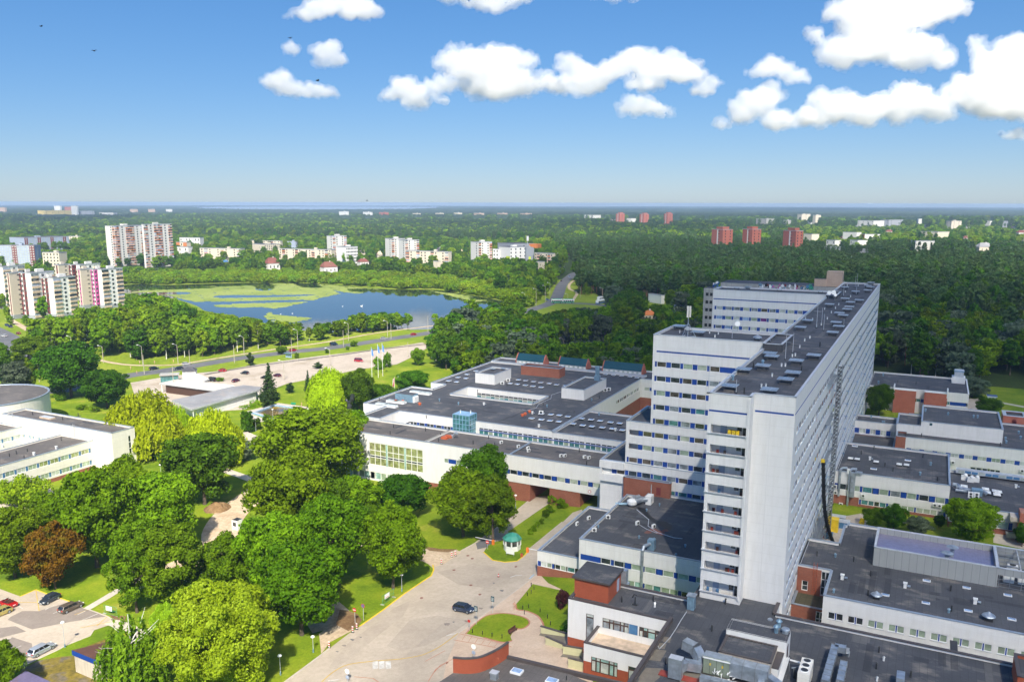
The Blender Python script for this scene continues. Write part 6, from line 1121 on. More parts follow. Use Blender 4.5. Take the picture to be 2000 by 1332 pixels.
class Far:
 def __init__(s,name,label,group=None,cat='building'):
  s.args=(name,label,cat,group);s.root=None;s.nw=0;s.stuff=MB()
 def vol(s,xa,xb,xc,yb,yt,yaw=20,wall='white_far',wall2=None,floors=9,pl='',pr='',roof='roof_dark',depthm=None,base=None,wcol='glass_dark',bal='salmon',vis=None,top=None):
  """one slab: near corner on column xb, foot row yb, roof row yt; left face runs to column xa, right face to xc"""
  C=G(xb,yb);th=rad(yaw)+YAW*-1
  view=math.atan2(C.y,C.x);ul=(math.cos(view+rad(yaw)),math.sin(view+rad(yaw)))
  La=hit(C,ul[0],ul[1],xa)if xb-xa>.6 else(depthm or 12);Lb=None
  ur2=(ul[1],-ul[0])
  Lb=hit(C,ur2[0],ur2[1],xc)if xc-xb>.6 else(depthm or 12)
  La=max(3,min(abs(La),130));Lb=max(3,min(abs(Lb),220));zt=Zat(C,yt);z0=C.z-1
  if s.root is None:s.root=thing(s.args[0],C,s.args[1],s.args[2],s.args[3])
  ux,uy=ul,ur2;mb=MB();rbox(mb,C,ux,uy,0,La,0,Lb,z0,zt,wall,roof);
  if wall2:rbox(mb,C,ux,uy,-.08,La+.05,-.08,.0,z0,zt,wall2)if wall2[0]=='L' and False else None
  s.put('wall',mb)
  if wall2:mb=MB();rbox(mb,C,ux,uy,-.1,.0,.0,Lb,z0,zt-.01,wall2);s.put('wall',mb)
  if base:mb=MB();rbox(mb,C,ux,uy,-.15,La+.1,-.15,Lb+.1,z0,C.z+3,base);s.put('plinth',mb)
  mb=MB();rbox(mb,C,ux,uy,-.25,La+.2,-.25,Lb+.2,zt,zt+.5,top or 'cap_pale',roof);s.put('parapet_cap',mb)
  if floors>4:mb=MB();rbox(mb,C,ux,uy,La*.3,La*.3+min(4,La*.4),Lb*.35,Lb*.35+min(8,Lb*.3),zt+.5,zt+2.4,wall);s.put('roof_hut',mb)
  H_=(zt-C.z-1.2);fh=H_/floors;dist=depth(C)
  for pat,L_,side in((pl,La,0),(pr,Lb,1)):
   if not pat:continue
   cw=L_/len(pat)
   for i,ch in enumerate(pat):
    if ch=='.':continue
    a0,a1=i*cw,(i+1)*cw
    if ch in 'RPLO':mb=MB();m_={'R':'burgundy','P':'pink','L':'lime','O':'orange_panel'}[ch];z1_=zt-.1 if ch!='L' else C.z+H_*.55;(rbox(mb,C,ux,uy,a0,a1,-.12,.02,z0,z1_,m_)if side==0 else rbox(mb,C,ux,uy,-.14,-.02,a0,a1,z0,z1_,m_));s.put('colour_panel',mb)
    for f in range(floors):
     zf=C.z+1.0+f*fh;off=-.16
     if ch in 'wRP':w_=min(1.7,cw*.6);p=((a0+a1)/2-w_/2,(a0+a1)/2+w_/2,zf+fh*.28,zf+fh*.76,wcol);s.win(C,ux,uy,side,p,off)
     elif ch=='B':
      s.win(C,ux,uy,side,(a0+cw*.04,a1-cw*.04,zf+fh*.42,zf+fh*.92,random.choice(['glass_grey','glass_dark','glass_light','bluegrey','glass_brown'])),off)
      s.win(C,ux,uy,side,(a0+cw*.04,a1-cw*.04,zf+fh*.02,zf+fh*.4,random.choice([bal,bal,bal,'white_far','orange_panel']if bal=='salmon' else[bal])),off-.5,'balcony')
     elif ch=='s':s.win(C,ux,uy,side,(a0+cw*.2,a1-cw*.2,zf+fh*.5,zf+fh*.7,'glass_dark'),off)
  yv=vis or yb-3;keep([(xa,yt-2),(xc,yt-2),(xc,yv),(xa,yv)],dist-3);s.C=C;s.ux=ux;s.uy=uy;s.zt=zt;s.La=La;s.Lb=Lb
  return s
 def win(s,C,ux,uy,side,p,off,nm='window'):
  mb=MB()if s.nw<90 else s.stuff
  if side==0:rbox(mb,C,ux,uy,p[0],p[1],off,.02,p[2],p[3],p[4])
  else:rbox(mb,C,ux,uy,off,.02,p[0],p[1],p[2],p[3],p[4])
  if s.nw<90:mb.build(nm,s.root)
  s.nw+=1
 def put(s,n,mb):mb.build(n,s.root)
 def end(s):
  if s.stuff.f:tag(s.stuff.build('windows',s.root),kind='stuff')
f=Far('apartment_tower','sixteen-storey white apartment slab with salmon and orange balconies, tallest building beyond the lake')
f.vol(210,229.5,286,521,442,38,floors=16,pl='Bw..',pr='BB.w.BBBB.w.BB',vis=519);f.vol(285.2,286.2,339.5,523.5,438.9,38,floors=16,pr='BB.w.BBBB.w.BB',depthm=12,vis=522);f.end()
def pinkset(x,roofy,base,col,lab,s_=1.):
 f=Far('apartment_block',lab,'stepped nine-storey blocks at the left edge')
 for a,b,c,w,pl_,pr_ in((x,x+18*s_,x+31*s_,'beige_wall','.'+col+'.w','..s.'),(x+31*s_,x+43*s_,x+57*s_,'white_far','w'+col,col+col+col),(x+57*s_,x+58.6*s_,x+91*s_,'white_clean','','BwB')):
  f.vol(a,b,c,base,roofy,40,w,floors=9,pl=pl_,pr=pr_,wcol='glass_dark',bal='terrace',base='grey_side',vis=base-8,depthm=9)
 f.end()
pinkset(-45,522,604,'R','burgundy and white stepped block cut by the left edge, farthest back');pinkset(103,518,588,'R','burgundy and beige block peeking over the pink one');pinkset(9,534,624,'R','burgundy-trimmed stepped block with visible grey plinth at the left edge',1.02)
pinkset(52,544,622,'R','burgundy-panelled stepped block directly left of the pink one');pinkset(146,527,604,'P','pink-panelled white stepped block, rightmost of the left-edge group')
f=Far('panel_block','blue-grey panel block with brick-red stair stripes behind the burgundy blocks');f.vol(-25,71,81,524,480,60,'bluegrey',floors=9,pl='wwwRRwwwwwRRwwwwwRR'[::-1],pr='.w.',wcol='glass_light',vis=512);f.end()
f=Far('panel_block','smaller farther blue-grey block with four dark red stripes');f.vol(22,50,138,491,465,30,'bluegrey',floors=9,pl='...',pr='RwwwRwwwRwwwRw',wcol='glass_light',vis=486);f.end()
for nm,lb,v in(('panel_block','small cream five-storey block with grey end behind the burgundy blocks',(83,118,131,527,494,50,'cream_far',5,'wwwww','',517)),('panel_block','tiny cream block right of the blue-grey block',(138,158,163,478,462,50,'cream_far',5,'wwww','',471)),('panel_block','cream five-storey block left of the lake-side villas, sloping roofline behind it',(391,471,479,512,486.5,55,'cream_far',5,'Bw.wBw.wBw','',500)),('panel_block','cream block half hidden by one round dark tree',(494,517,548,497,478,30,'cream_far',5,'','wwwwwwww',489)),('panel_block','long low cream block directly above the brown-roofed villa',(545,648,655,514,488.5,58,'cream_far',5,'wBw.wBw.wwB.wwBw'[::-1],'',503)),('panel_block','thin far cream row against the forest',(481,548,553,486,471,58,'cream_far',4,'wwBwwwwwBw','',478)),('panel_block','small bluish far block against the forest',(562,578,584,491,472.5,50,'bluegrey',5,'','',484)),('white_tower','single white nine-storey tower left of the twin towers',(639.5,651,678,504,461.5,30,'white_far',9,'w.','Bw.wB',487)),('white_block','white end wall of a grey five-storey block below the single tower',(657.5,677,699,516,483,35,'white_clean',5,'','wwwwwwww',508)),('white_tower','left one of two overlapping white towers',(753,765.5,792,507,466.8,28,'white_far',9,'w.','Bw.wB',500)),('white_tower','right one of two overlapping white towers',(779,792,819,511,469.5,28,'white_far',9,'w.','Bw.wB',501)),('panel_block','cream five-storey block with balconies right of the twin towers',(793,876,882,522,492.5,58,'cream_far',5,'Bw.wB.wwB.wB','',511)),('white_tower','white nine-storey tower beside the grey and lime building',(919.5,935,961,519,473.5,30,'white_far',9,'w.','Bw.wB',503)),('panel_block','cream block right of the grey and lime building',(1044,1080,1090,522,496,50,'cream_far',4,'wBw.wBw','',511)),('warehouse','plain ochre box below the cream block near the avenue',(1048,1058,1064,527,512,45,'cream_far',2,'','',522)),('pavilion','small cream pavilion among trees on the north shore',(846,855,861,524,511,40,'cream_far',2,'','',521)),('house','white row house with burgundy end near the forest edge',(353,392,400,489,465,55,'white_far',3,'ww.ww.w','',475)),('house','orange-fronted house right of the tall apartment slab',(346,366,374,498,474,45,'cream_far',3,'OwO','',486)),('house','white terraced house below the orange-fronted one',(347,369,377,503,483,45,'white_far',2,'ww','',492)),('garage','plain white flat box at the edge of the pine wood',(1269,1291,1301,594,578,40,'white_clean',1,'','',592)),('house','low white house half buried in trees behind the clinic',(1137,1146,1181,672,650,25,'white_far',1,'','',664)),('brick_tower','left brick tower block rising from the pine forest',(1388,1410,1429,500,449,40,'brick_far',9,'.s..','ww',476)),('brick_tower','middle brick tower block rising from the pine forest',(1448,1467,1484,500,448.5,40,'brick_far',9,'.s..','ww',475)),('brick_tower','right brick tower block rising from the pine forest',(1527,1552,1566,504,451.5,40,'brick_far',9,'.s..','ww',480)),('brick_tower','leftmost of three small distant brick towers',(1201,1210,1218,440,417.5,40,'brick_far',9,'','w',433)),('brick_tower','middle of three small distant brick towers',(1247,1257,1265,441,418.5,40,'brick_far',9,'','w',434)),('brick_tower','rightmost of three small distant brick towers',(1294,1303,1311,444,417.5,40,'brick_far',9,'','w',437)),('far_tower','first distant white tower below the far lake',(665,673,684,430,413.5,35,'white_clean',9,'','w.w',426)),('far_tower','second distant white tower below the far lake',(711.5,720,730,430,414.5,35,'white_clean',9,'','w.w',426)),('far_tower','red distant tower right of two white ones',(742.5,752,761,429,415,35,'brick_far',9,'','',426)),('far_tower','first of the pale orange distant blocks',(807,816,823,428,417,35,'cream_far',5,'','',425)),('far_tower','second of the pale orange distant blocks',(851.5,861,868,428,416.5,35,'cream_far',5,'','',424)),('far_tower','third of the pale orange distant blocks',(887,896,903.5,429,416,35,'cream_far',5,'','',425)),('far_tower','orange and red distant block, fourth in the row',(926,937,946,430,416.5,35,'brick_pale',5,'','',427)),('far_tower','orange and red distant block, fifth in the row',(971,982,991,430,416.5,35,'brick_pale',5,'','',427)),('far_tower','last orange distant block of the row',(1016,1026,1038.5,430,417,35,'brick_pale',5,'','',427)),('far_tower','far white-red tower left, first of three equal ones',(261,269,274,421,409,35,'brick_pale',9,'','',418)),('far_tower','far white-red tower left, second of three equal ones',(296,303,309,421,409,35,'brick_pale',9,'','',418)),('far_tower','far white-red tower left, third of three equal ones',(330.5,336,343,420,409,35,'white_far',9,'','',415)),('far_hospital','long yellow distant building at the upper left',(82,89,149,427,411.5,25,'yellow_far',5,'','w.w.w.w.w',423)),('far_tower','white slab above the long yellow building',(147.5,152,156,427,402.5,35,'white_clean',9,'','',420)),('far_tower','small white tower left of the white slab',(115,119,124,420,402.5,35,'white_clean',9,'','',410)),('far_block','grey distant block right of the long yellow one',(159,185,193,427,412.5,50,'grey_side',5,'w.w.w','',423)),('far_block','low white distant hall at the upper left',(201,222,236,427,415.5,50,'white_far',2,'','',421)),('far_tower','pinkish lone tower at the far left',(3.5,11,16,421,405.5,35,'brick_pale',9,'','',414)),('far_block','dark red block behind the small white tower',(135,142,147,421,404.5,35,'brick_far',5,'','',411)),('far_tower','left beige distant tower of a pair on the right',(1552.5,1565,1577.5,436,418.5,38,'cream_far',9,'','w',429)),('far_tower','right beige distant tower of a pair',(1582.5,1592,1598,440,420.5,38,'cream_far',9,'','',435)),('far_block','grey distant slab left of the beige pair',(1473,1496,1511,444,428,45,'concrete',5,'w.w.w','',437)),('far_block','small grey distant block right of the grey slab',(1526,1535,1541,446,430.5,40,'concrete',5,'','',437)),('far_tower','beige nine-storey tower alone at the far right',(1842,1857,1871.5,452,432,40,'beige_wall',9,'w.w','ww',446)),('far_block','long white stepped distant complex, left half',(1670,1705,1722,448,431.5,50,'white_far',4,'w.w.w.w','',438)),('far_block','long white stepped distant complex, right half',(1714,1735,1758,448,430,45,'grey_side',4,'w.w','w.w',439)),('far_block','white house with brown roof among dark trees, far right',(1777,1786,1823,500,471,25,'white_far',3,'w.','w.w',487)),('far_block','low white hall in the far right suburb',(1643,1672,1679,472,454.5,50,'white_far',2,'','',461)),('far_block','cream school-like building at the far right',(1792,1830,1850,470,453.5,50,'cream_far',3,'w.w.w','',462)),('far_block','orange and white small block in the right suburb',(1680,1688,1716,474,458,30,'white_far',2,'O','',465)),('far_block','white and ochre house beside the right brick tower',(1567,1584,1597,481,458,40,'cream_far',3,'','',468)),('warehouse','long pale roof strip above the right pine forest, first',(1609,1640,1643,497,483,60,'grey_side',1,'','',488)),('warehouse','long pale roof strip above the right pine forest, second',(1655,1705,1711,502,488,60,'grey_side',1,'','',493)),('far_block','white cottage row below the small distant brick towers',(1140,1158,1172,432,420.5,45,'white_far',3,'','',426)),('far_block','small white far block beside the leftmost small brick tower',(1222,1232,1240,438,427,45,'white_far',3,'','',433)),('far_block','grey villa with dark roof in the right suburb',(1612,1630,1641,487,470,40,'white_far',2,'w.w','',478)),('far_block','second dark-roofed villa in the right suburb',(1658,1674,1692,487,470,40,'white_far',2,'w.w','',477)),('far_block','white flat block at the right edge of the suburb',(1986,2003,2015,474,464,40,'white_far',2,'','',470))):
 xa,xb,xc,yb,yt,yaw,wl,fl_,pl_,pr_,vs_=v;g_={'far_tower':'distant towers on the skyline','brick_tower':'brick tower blocks in the forest','white_tower':'white nine-storey towers','far_block':'low buildings of the far suburbs','panel_block':'cream panel blocks beyond the lake'}.get(nm)
 f=Far(nm,lb,g_);f.vol(xa,xb,xc,yb,yt,yaw,wl,None,fl_,pl_,pr_,vis=vs_,roof='roof_grey' if nm=='warehouse' or(xa>1130 and nm in('house','garage'))else 'roof_dark')
 if nm=='brick_tower':mb=MB();rbox(mb,f.C,f.ux,f.uy,f.La*.25,f.La*.8,f.Lb*.25,f.Lb*.9,f.zt,f.zt+4.2,'brick_far','cap_dark');f.put('stair_head',mb);mb=MB();rbox(mb,f.C,f.ux,f.uy,f.La*.42,f.La*.52,-.2,-.02,f.C.z,f.zt-.5,'white_far');f.put('white_strip',mb)
 if lb.startswith('white end'):mb=MB();rbox(mb,f.C,f.ux,f.uy,-.2,-.02,0,f.Lb,f.C.z,f.zt-.02,'concrete');
 f.end()
f=Far('office_building','grey and white building with lime corner panels and an orange roof corner beside the avenue')
f.vol(972,1003,1043,517,477.5,34,'grey_side',None,4,'','w',vis=500);f.vol(974,996,1027.5,520,483.5,34,'white_clean',None,5,'L..','w.w.w.w',vis=503);f.vol(1027,1028,1041,521,484,34,'grey_side',None,5,'','.L.',vis=505,depthm=8);f.vol(962.5,974,975,518,487,60,'white_clean',None,4,'ww','',vis=503,depthm=8)
mb=MB();rbox(mb,f.C,f.ux,f.uy,0,.1,0,1,f.zt,f.zt+.1,'orange_panel');q=G(1036,519);z_=Zat(q,478);d_=P(1030,478,z_);
mb=MB();mb.box((q.x-6,q.y+8,z_-4.5),(q.x+6,q.y+20,z_+.4),'orange_panel');f.put('orange_corner',mb);mb=MB();q2=G(1021,519);zz=Zat(q2,476);mb.tube((q2.x,q2.y+14,zz-2),(q2.x,q2.y+14,zz+9),.35,.35,'cap_pale',8);mb.tube((q2.x,q2.y+14,zz+3),(q2.x,q2.y+14,zz+9),1.5,1.5,'white_paint',12);f.put('antenna_mast',mb);f.end()
def house(x0,x1,yb,yt,label,roof='roof_red',wall='white_far',yaw=25,vis=None):
 C=G((x0+x1)/2,yb);d=depth(C);w_=(x1-x0)/FPX*d;a=math.atan2(C.y,C.x)-math.pi/2+rad(yaw);root=thing('house',C,label,'house','pitched-roof houses among the trees');ux=(math.cos(a),math.sin(a));uy=(-ux[1],ux[0]);h=Zat(C,yt)-C.z;hw=h*.58;D_=w_*.75;L_=w_*.9
 mb=MB();rbox(mb,C,ux,uy,-L_/2,L_/2,-D_/2,D_/2,C.z-.5,C.z+hw,wall);mb.build('wall',root)
 def pt(u,v,z):return(C.x+ux[0]*u+uy[0]*v,C.y+ux[1]*u+uy[1]*v,C.z+z)
 mb=MB();e=.5;k=L_*.22;A_,B_,C2,D2=pt(-L_/2-e,-D_/2-e,hw-.2),pt(L_/2+e,-D_/2-e,hw-.2),pt(L_/2+e,D_/2+e,hw-.2),pt(-L_/2-e,D_/2+e,hw-.2);R1_,R2_=pt(-L_/2+k,0,h),pt(L_/2-k,0,h)
 mb.face([A_,B_,R2_,R1_],roof);mb.face([B_,C2,R2_],roof);mb.face([C2,D2,R1_,R2_],roof);mb.face([D2,A_,R1_],roof);mb.face([A_,D2,C2,B_],'cap_dark');rf=mb.build('roof',root)
 mb=MB();rbox(mb,C,ux,uy,L_*.1,L_*.1+.9,-.4,.5,C.z+h-1.2,C.z+h+.9,'white_far');mb.build('chimney',rf)
 for u in(-.3,0,.3):mb=MB();rbox(mb,C,ux,uy,u*L_-.6,u*L_+.6,-D_/2-.06,-D_/2,C.z+hw*.35,C.z+hw*.7,'glass_dark');mb.build('window',root)
 keep([(x0,yt-1),(x1,yt-1),(x1,vis or yb-4),(x0,vis or yb-4)],d-2)
for a in((518,545,528,503,'villa with pinkish-red hip roof and solar panels on the north shore','roof_red'),(626,657,534,511,'villa with brown hip roof and white gable on the north shore','brownroof','white_clean'),(699,719,519,505,'small red-brown roofed house right of the white end wall','roof_red'),(851,865,499,483.5,'cream house with dark hip roof against the forest','roof_dark','cream_far'),(704,714,498,484,'ochre gabled house between trees','terrace','cream_far'),(737,746,504,491,'small pale house left of the twin towers','terrace','cream_far'),(1093,1117,670,654.5,'grey-roofed cottage sunk among trees behind the clinic','roof_grey'),(1318,1352,609,590,'cottage with blue-grey roof behind the clinic woods','bluegrey','beige_wall'),(1251,1279,624,606,'cottage with rusty orange roof in the woods','orange_panel','beige_wall'),(1219,1231,636,625,'small dark purple-roofed shed in the woods','roof_dark'),(896,903,494,487,'tiny ochre house left of a white tower','terrace','cream_far'),(435,446,516,508,'blue-roofed shed under the cream block','blue_mid','brick_far'),(1094,1102,526,515,'small brown house at the top of the avenue','roof_dark','beige_wall'),(1640,1655,470,462,'red-roofed far house in the right suburb','roof_red'),(1728,1744,457,449,'far house with red roof right of centre suburb','roof_red'),(1906,1935,493,474,'pinkish gabled house among dark trees at the right','roof_grey','beige_wall'),(1985,2005,460,450,'red roof at the right edge of the suburb','roof_red'),(1880,1893,470,461,'small brown far house right of the cream school','roof_red')):house(*a)
r=random.Random(21);k=0
for i in range(46):
 x=r.choice([r.uniform(1130,1400),r.uniform(1580,1990),r.uniform(1580,1990),r.uniform(0,330)]);y=r.uniform(428,447)if x>1500 else(r.uniform(421,432)if x>1000 else r.uniform(411,425));w_=r.uniform(5,15);C=G(x,y);d=depth(C);a=r.uniform(0,3);L_=w_/FPX*d;mb=MB();M=Matrix.Translation(C)@Matrix.Rotation(a,4,'Z');h=r.uniform(6,12);mb.box((-L_/2,-L_*.25,-1),(L_/2,L_*.25,h+9),r.choice(['white_far','white_far','cream_far','grey_side']),r.choice(['roof_grey','roof_white','roof_red','roof_dark']),M=M)
 o=mb.build('suburb_house',None,org=C);tag(o,'tiny far roof near the horizon, '+('left part of the view' if x<400 else('below the small distant brick towers' if x<1450 else('right suburb, nearer the brick towers' if x<1780 else 'right suburb, near the right edge')))+(', upper row' if y<(430 if x<1500 else 437)else ', lower row'),'house','tiny far roofs near the horizon');keep([(x-w_/2,y-5),(x+w_/2,y-5),(x+w_/2,y-1),(x-w_/2,y-1)],d-2)
U=Bld('unfinished_building',(-50,372,4),'unfinished grey concrete building with a graffiti wall and pale brick shaft')
uy0=352.0
qa,qb=onY(*z8(565,195),uy0),onY(*z8(1290,215),uy0);zt=qa.z
mb=MB();mb.box((qa.x,uy0,4),(-33,uy0+16,zt-3.2),'concrete','bitumen');mb.box((qa.x+4,uy0+.5,zt-3.2),(-30,uy0+15,zt+.0),'concrete','roof_dark');U.part('wall',mb)
a_,b_=onY(*z8(522,235),uy0-4),onY(*z8(580,235),uy0-4)
mb=MB();mb.box((a_.x,uy0-6,4),(b_.x+3,uy0,a_.z),'concrete','bitumen');U.part('wall',mb)
for k in range(8):
 for u in(.22,.62):x=a_.x+(b_.x-a_.x+1)*u;mb=MB();mb.box((x,uy0-6.05,a_.z-3.2-3.2*k),(x+1.1,uy0-5.9,a_.z-1.9-3.2*k),'black');U.part('window_opening',mb)
r=random.Random(9)
def gx(x0,x1,y,cols,n):
 A_=onY(*z8(x0,y),uy0+.45);B_=onY(*z8(x1,y),uy0+.45);mb=MB()
 for i in range(n):
  c=Vector((r.uniform(A_.x,B_.x),uy0+.42-.001*i,A_.z-r.uniform(-.9,1.3)));s=r.uniform(.3,1.1);m_=r.choice(cols)
  pts=[c+Vector((s*.7*math.cos(t)*r.uniform(.4,1),0,s*math.sin(t)*r.uniform(.4,1)))for t in[j*math.pi/4 for j in range(8)]];mb.face(pts,m_)
 U.part('graffiti',mb)
gx(915,1300,225,['flag_white','burgundy','blue_mid','pink','black','flag_white','galv_blue'],70);gx(570,625,210,['flag_white','blue','blue_mid'],16);gx(1265,1335,232,['booth_green','teal','green_paint'],16)
A_=onY(*z8(1422,205),uy0+3);B_=onY(*z8(1545,120),uy0+3);mb=MB();mb.box((A_.x,uy0+3,zt-4),(B_.x,uy0+9,B_.z),'brick_pale');A2=onY(*z8(1335,170),uy0+2);mb.box((A2.x,uy0+2,zt-3),(A_.x,uy0+6,A2.z),'brick_pale','roof_dark');U.part('brick_shaft',mb)
keep([(1376,548),(1650,530),(1650,600),(1376,630)],300)
keep([(1048,604),(1072,590),(1078,565),(1086,548),(1108,532),(1122,533),(1120,545),(1114,560),(1114,585),(1160,588),(1160,598),(1100,600),(1060,606)],9999);keep([(1122,545),(1128,575),(1160,580),(1180,582),(1180,596),(1120,596)],9999);keep([(1040,604),(1075,575),(1080,560),(1060,575),(1030,604)],9999)
keep([(1155,580),(1182,580),(1182,600),(1155,600)],9999);keep([(1300,578),(1376,585),(1376,592),(1300,590)],600)
cand=[]
BLK=[(-166,185,-52,314),(-66,170,-12,375),(-20,160,42,350),(-268,110,-205,172)]
KW_={'belt_green':', mid green','belt_bright':', yellow-green','belt_birch':', slender birch','belt_dark':', dark green','belt_silver':', silvery willow','pine':', a pine','forest_dark':', dark broadleaf','forest_spruce':', pointed spruce','town_tree':', bright green','scrub':''}
PW_={'belt':((250,' below the pink block'),(400,' left of the lake view'),(560,' before open water'),(9999,' at its right end')),'midwood':((960,' at the road end'),(1120,' above the teal roofs'),(1270,' left of the tower'),(9999,' beside the rear wing')),'right':((1790,' next to the tower'),(1900,' behind the rear block'),(9999,' by the bright meadow')),'north':((500,' left of the villas'),(800,' between villas and twin towers'),(9999,' near the avenue'))}
def place(nm,x,kd):
 for lim,w_ in PW_.get(nm,((9999,''),)):
  if x<lim:return w_+KW_.get(kd,'')
def blocked(X,Y,H_,R_):
 z=gz(X);a=project(X,Y,z+H_);c=project(X,Y,z+H_*.55);d=depth((X,Y,z));wpx=R_*FPX/d
 for poly,D_,x0,x1,y0,y1 in VIS:
  if d>D_ or a[0]+wpx<x0 or a[0]-wpx>x1 or a[1]>y1:continue
  for sx in(-.8,0,.8):
   for y in(a[1],(a[1]+c[1])/2,c[1]):
    if inpoly(a[0]+sx*wpx,y,poly):return True
 return False
def fill(name,poly,step,kinds,hs,label,group,jit=.45,far=False,world=False,seed=0,prob=1.):
 """trees on a jittered grid inside a polygon of photo pixels (their feet)"""
 r=random.Random(seed);W_=[tuple(G(*p))[:2]for p in poly]if not world else poly
 x0,x1=min(p[0]for p in W_),max(p[0]for p in W_);y0,y1=min(p[1]for p in W_),max(p[1]for p in W_)
 ny=int((y1-y0)/step)+1;nx=int((x1-x0)/step)+1
 for i in range(nx):
  for j in range(ny):
   X=x0+(i+.5+r.uniform(-jit,jit)+(.5 if j%2 else 0))*step;Y=y0+(j+.5+r.uniform(-jit,jit))*step
   if r.random()>prob or not inpoly(X,Y,W_):continue
   if any(b[0]<X<b[2]and b[1]<Y<b[3]for b in BLK):continue
   sx,sy=project(X,Y,gz(X));
   if sx<-60 or sx>2060:continue
   kd=r.choices([k[0]for k in kinds],[k[1]for k in kinds])[0];h=r.uniform(*hs.get(kd,hs['*']));i_=r.randrange(len(PR[kd]));R_=PR[kd][i_][3]*h/PR[kd][i_][2]*r.uniform(.9,1.2)
   for _ in range(3):
    if not blocked(X,Y,h,R_):break
    h*=.68;R_*=.74
   else:continue
   if h<3:continue
   cand.append((h/depth((X,Y,0)),kd,i_,X,Y,h,R_,label+place(name,sx,kd),group,name,r.uniform(0,6.28)))
lakeW=smoothpts(lake+[lake[0]],4)
BELT=[(58,700),(70,668),(120,640),(240,625),(330,622),(400,625),(440,634),(520,650),(620,652),(640,640),(700,633),(760,640),(840,628),(862,630),(845,636),(740,648),(640,664),(540,678),(450,692),(300,706),(215,700),(150,690)]
keep([(375,596),(400,606),(440,611),(500,619),(560,626),(620,630),(665,622),(690,612),(740,606),(860,612),(880,600),(860,585),(700,570),(340,575)],700)
fill('belt',BELT,8.2,[('belt_green',5),('belt_bright',5),('belt_birch',4),('belt_dark',2)],{'*':(13,20),'belt_birch':(15,21)},'tree in the roadside belt','tree belt between lake and road',seed=1)
fill('shore',[(236,556),(240,541),(400,536),(560,536),(700,540),(880,548),(1000,562),(1060,575),(1045,600),(985,604),(990,592),(960,583),(900,573),(850,565),(780,565),(720,562),(650,555),(480,552),(400,554),(330,556)],6.5,[('scrub',1)],{'*':(4,8)},'bright green scrub bush on the far lake shore','scrub on the far lake shore',seed=2)
fill('marsh',[(235,610),(235,580),(262,579),(345,587),(385,600),(395,612),(330,620),(270,620)],6.5,[('scrub',1)],{'*':(2,5)},'bright green scrub bush on the marshy near shore','scrub on the near lake shore',seed=3,prob=.5)
fill('reeds',[(350,618),(385,600),(400,607),(440,616),(500,629),(520,640),(440,640),(380,628)],6,[('scrub',3),('belt_bright',1)],{'*':(4,8),'belt_bright':(8,12)},'bright green scrub at the near shore behind the belt','scrub on the near lake shore',seed=4)
fill('south',[(470,632),(700,620),(780,632),(800,640),(640,655),(560,645)],8,[('belt_dark',3),('belt_green',2)],{'*':(9,15)},'dark tree on the lake edge behind the road','dark trees on the near lake edge',seed=5)
NW=[(236,545),(236,526),(340,524),(560,522),(700,524),(900,524),(1000,524),(1090,520),(1110,530),(1090,545),(1070,580),(1010,585),(940,562),(860,547),(700,539),(400,535)]
fill('north',NW,10.5,[('belt_dark',4),('belt_green',4),('belt_bright',1),('belt_birch',1),('forest_spruce',.4)],{'*':(11,18)},'north shore tree','trees on the north shore',seed=6)
fill('town',[(-60,600),(-60,470),(300,468),(700,472),(1090,480),(1110,520),(900,523),(560,521),(340,523),(236,526),(236,560),(130,600),(60,640),(0,640)],15,[('belt_green',4),('belt_dark',4),('town_tree',2)],{'*':(10,17)},'tree between the housing blocks beyond the lake','trees between the housing blocks',seed=7)
MID=[(846,656),(960,634),(1045,610),(1100,603),(1150,606),(1200,600),(1380,592),(1470,600),(1500,720),(1300,760),(900,760),(838,700),(862,680)]
fill('midwood',MID,9.0,[('belt_dark',5),('belt_green',3),('belt_silver',1.2),('belt_birch',1.2),('forest_spruce',.3)],{'*':(11,18)},'tree in the wood behind the clinic','mixed wood behind the clinic',seed=8)
fill('avenue',[(1100,600),(1180,606),(1175,590),(1125,545)],13,[('belt_green',1)],{'*':(8,12)},'tree near the avenue junction','trees near the avenue junction',seed=81,prob=.3)
fill('right',[(1690,720),(1705,640),(1820,640),(2060,660),(2060,745),(1960,735),(1900,748),(1880,775),(1860,760),(1740,728)],8.5,[('forest_dark',4),('belt_green',2),('belt_silver',1),('belt_birch',1.5),('pine',2)],{'*':(13,20)},'tree at the right forest edge','forest edge right of the tower',seed=9)
FOR1=[(1118,560),(1126,540),(1130,515),(1100,500),(1070,478),(1300,476),(1700,494),(2070,500),(2070,662),(1820,640),(1700,645),(1700,600),(1500,594),(1380,590),(1200,586),(1180,580),(1130,576)]
fill('pines',FOR1,8.8,[('pine',6),('forest_spruce',2),('forest_dark',1.6)],{'*':(16,22)},'pine in the dark forest','dark pine forest',seed=10)
FOR2=[(-80,470),(-80,447),(400,436),(1000,440),(1200,448),(1560,452),(1560,480),(1300,476),(1070,478),(700,472),(300,468)]
fill('pines',FOR2,12.5,[('pine',6),('forest_dark',2),('town_tree',1.2)],{'*':(17,25)},'pine in the far forest','dark pine forest',seed=11)
fill('band',[(1040,487),(1120,475),(1330,470),(1420,476),(1200,483)],11,[('town_tree',1)],{'*':(14,19)},'sunlit tree at the forest rim','sunlit forest rim',seed=14)  # bright-leaved trees put the sunlight on this strip into leaf colour
fill('suburb',[(1560,494),(1560,452),(2080,448),(2080,500),(1700,493)],17,[('town_tree',3),('forest_dark',4)],{'*':(12,19)},'tree of the right suburb','trees of the right suburb',seed=12)
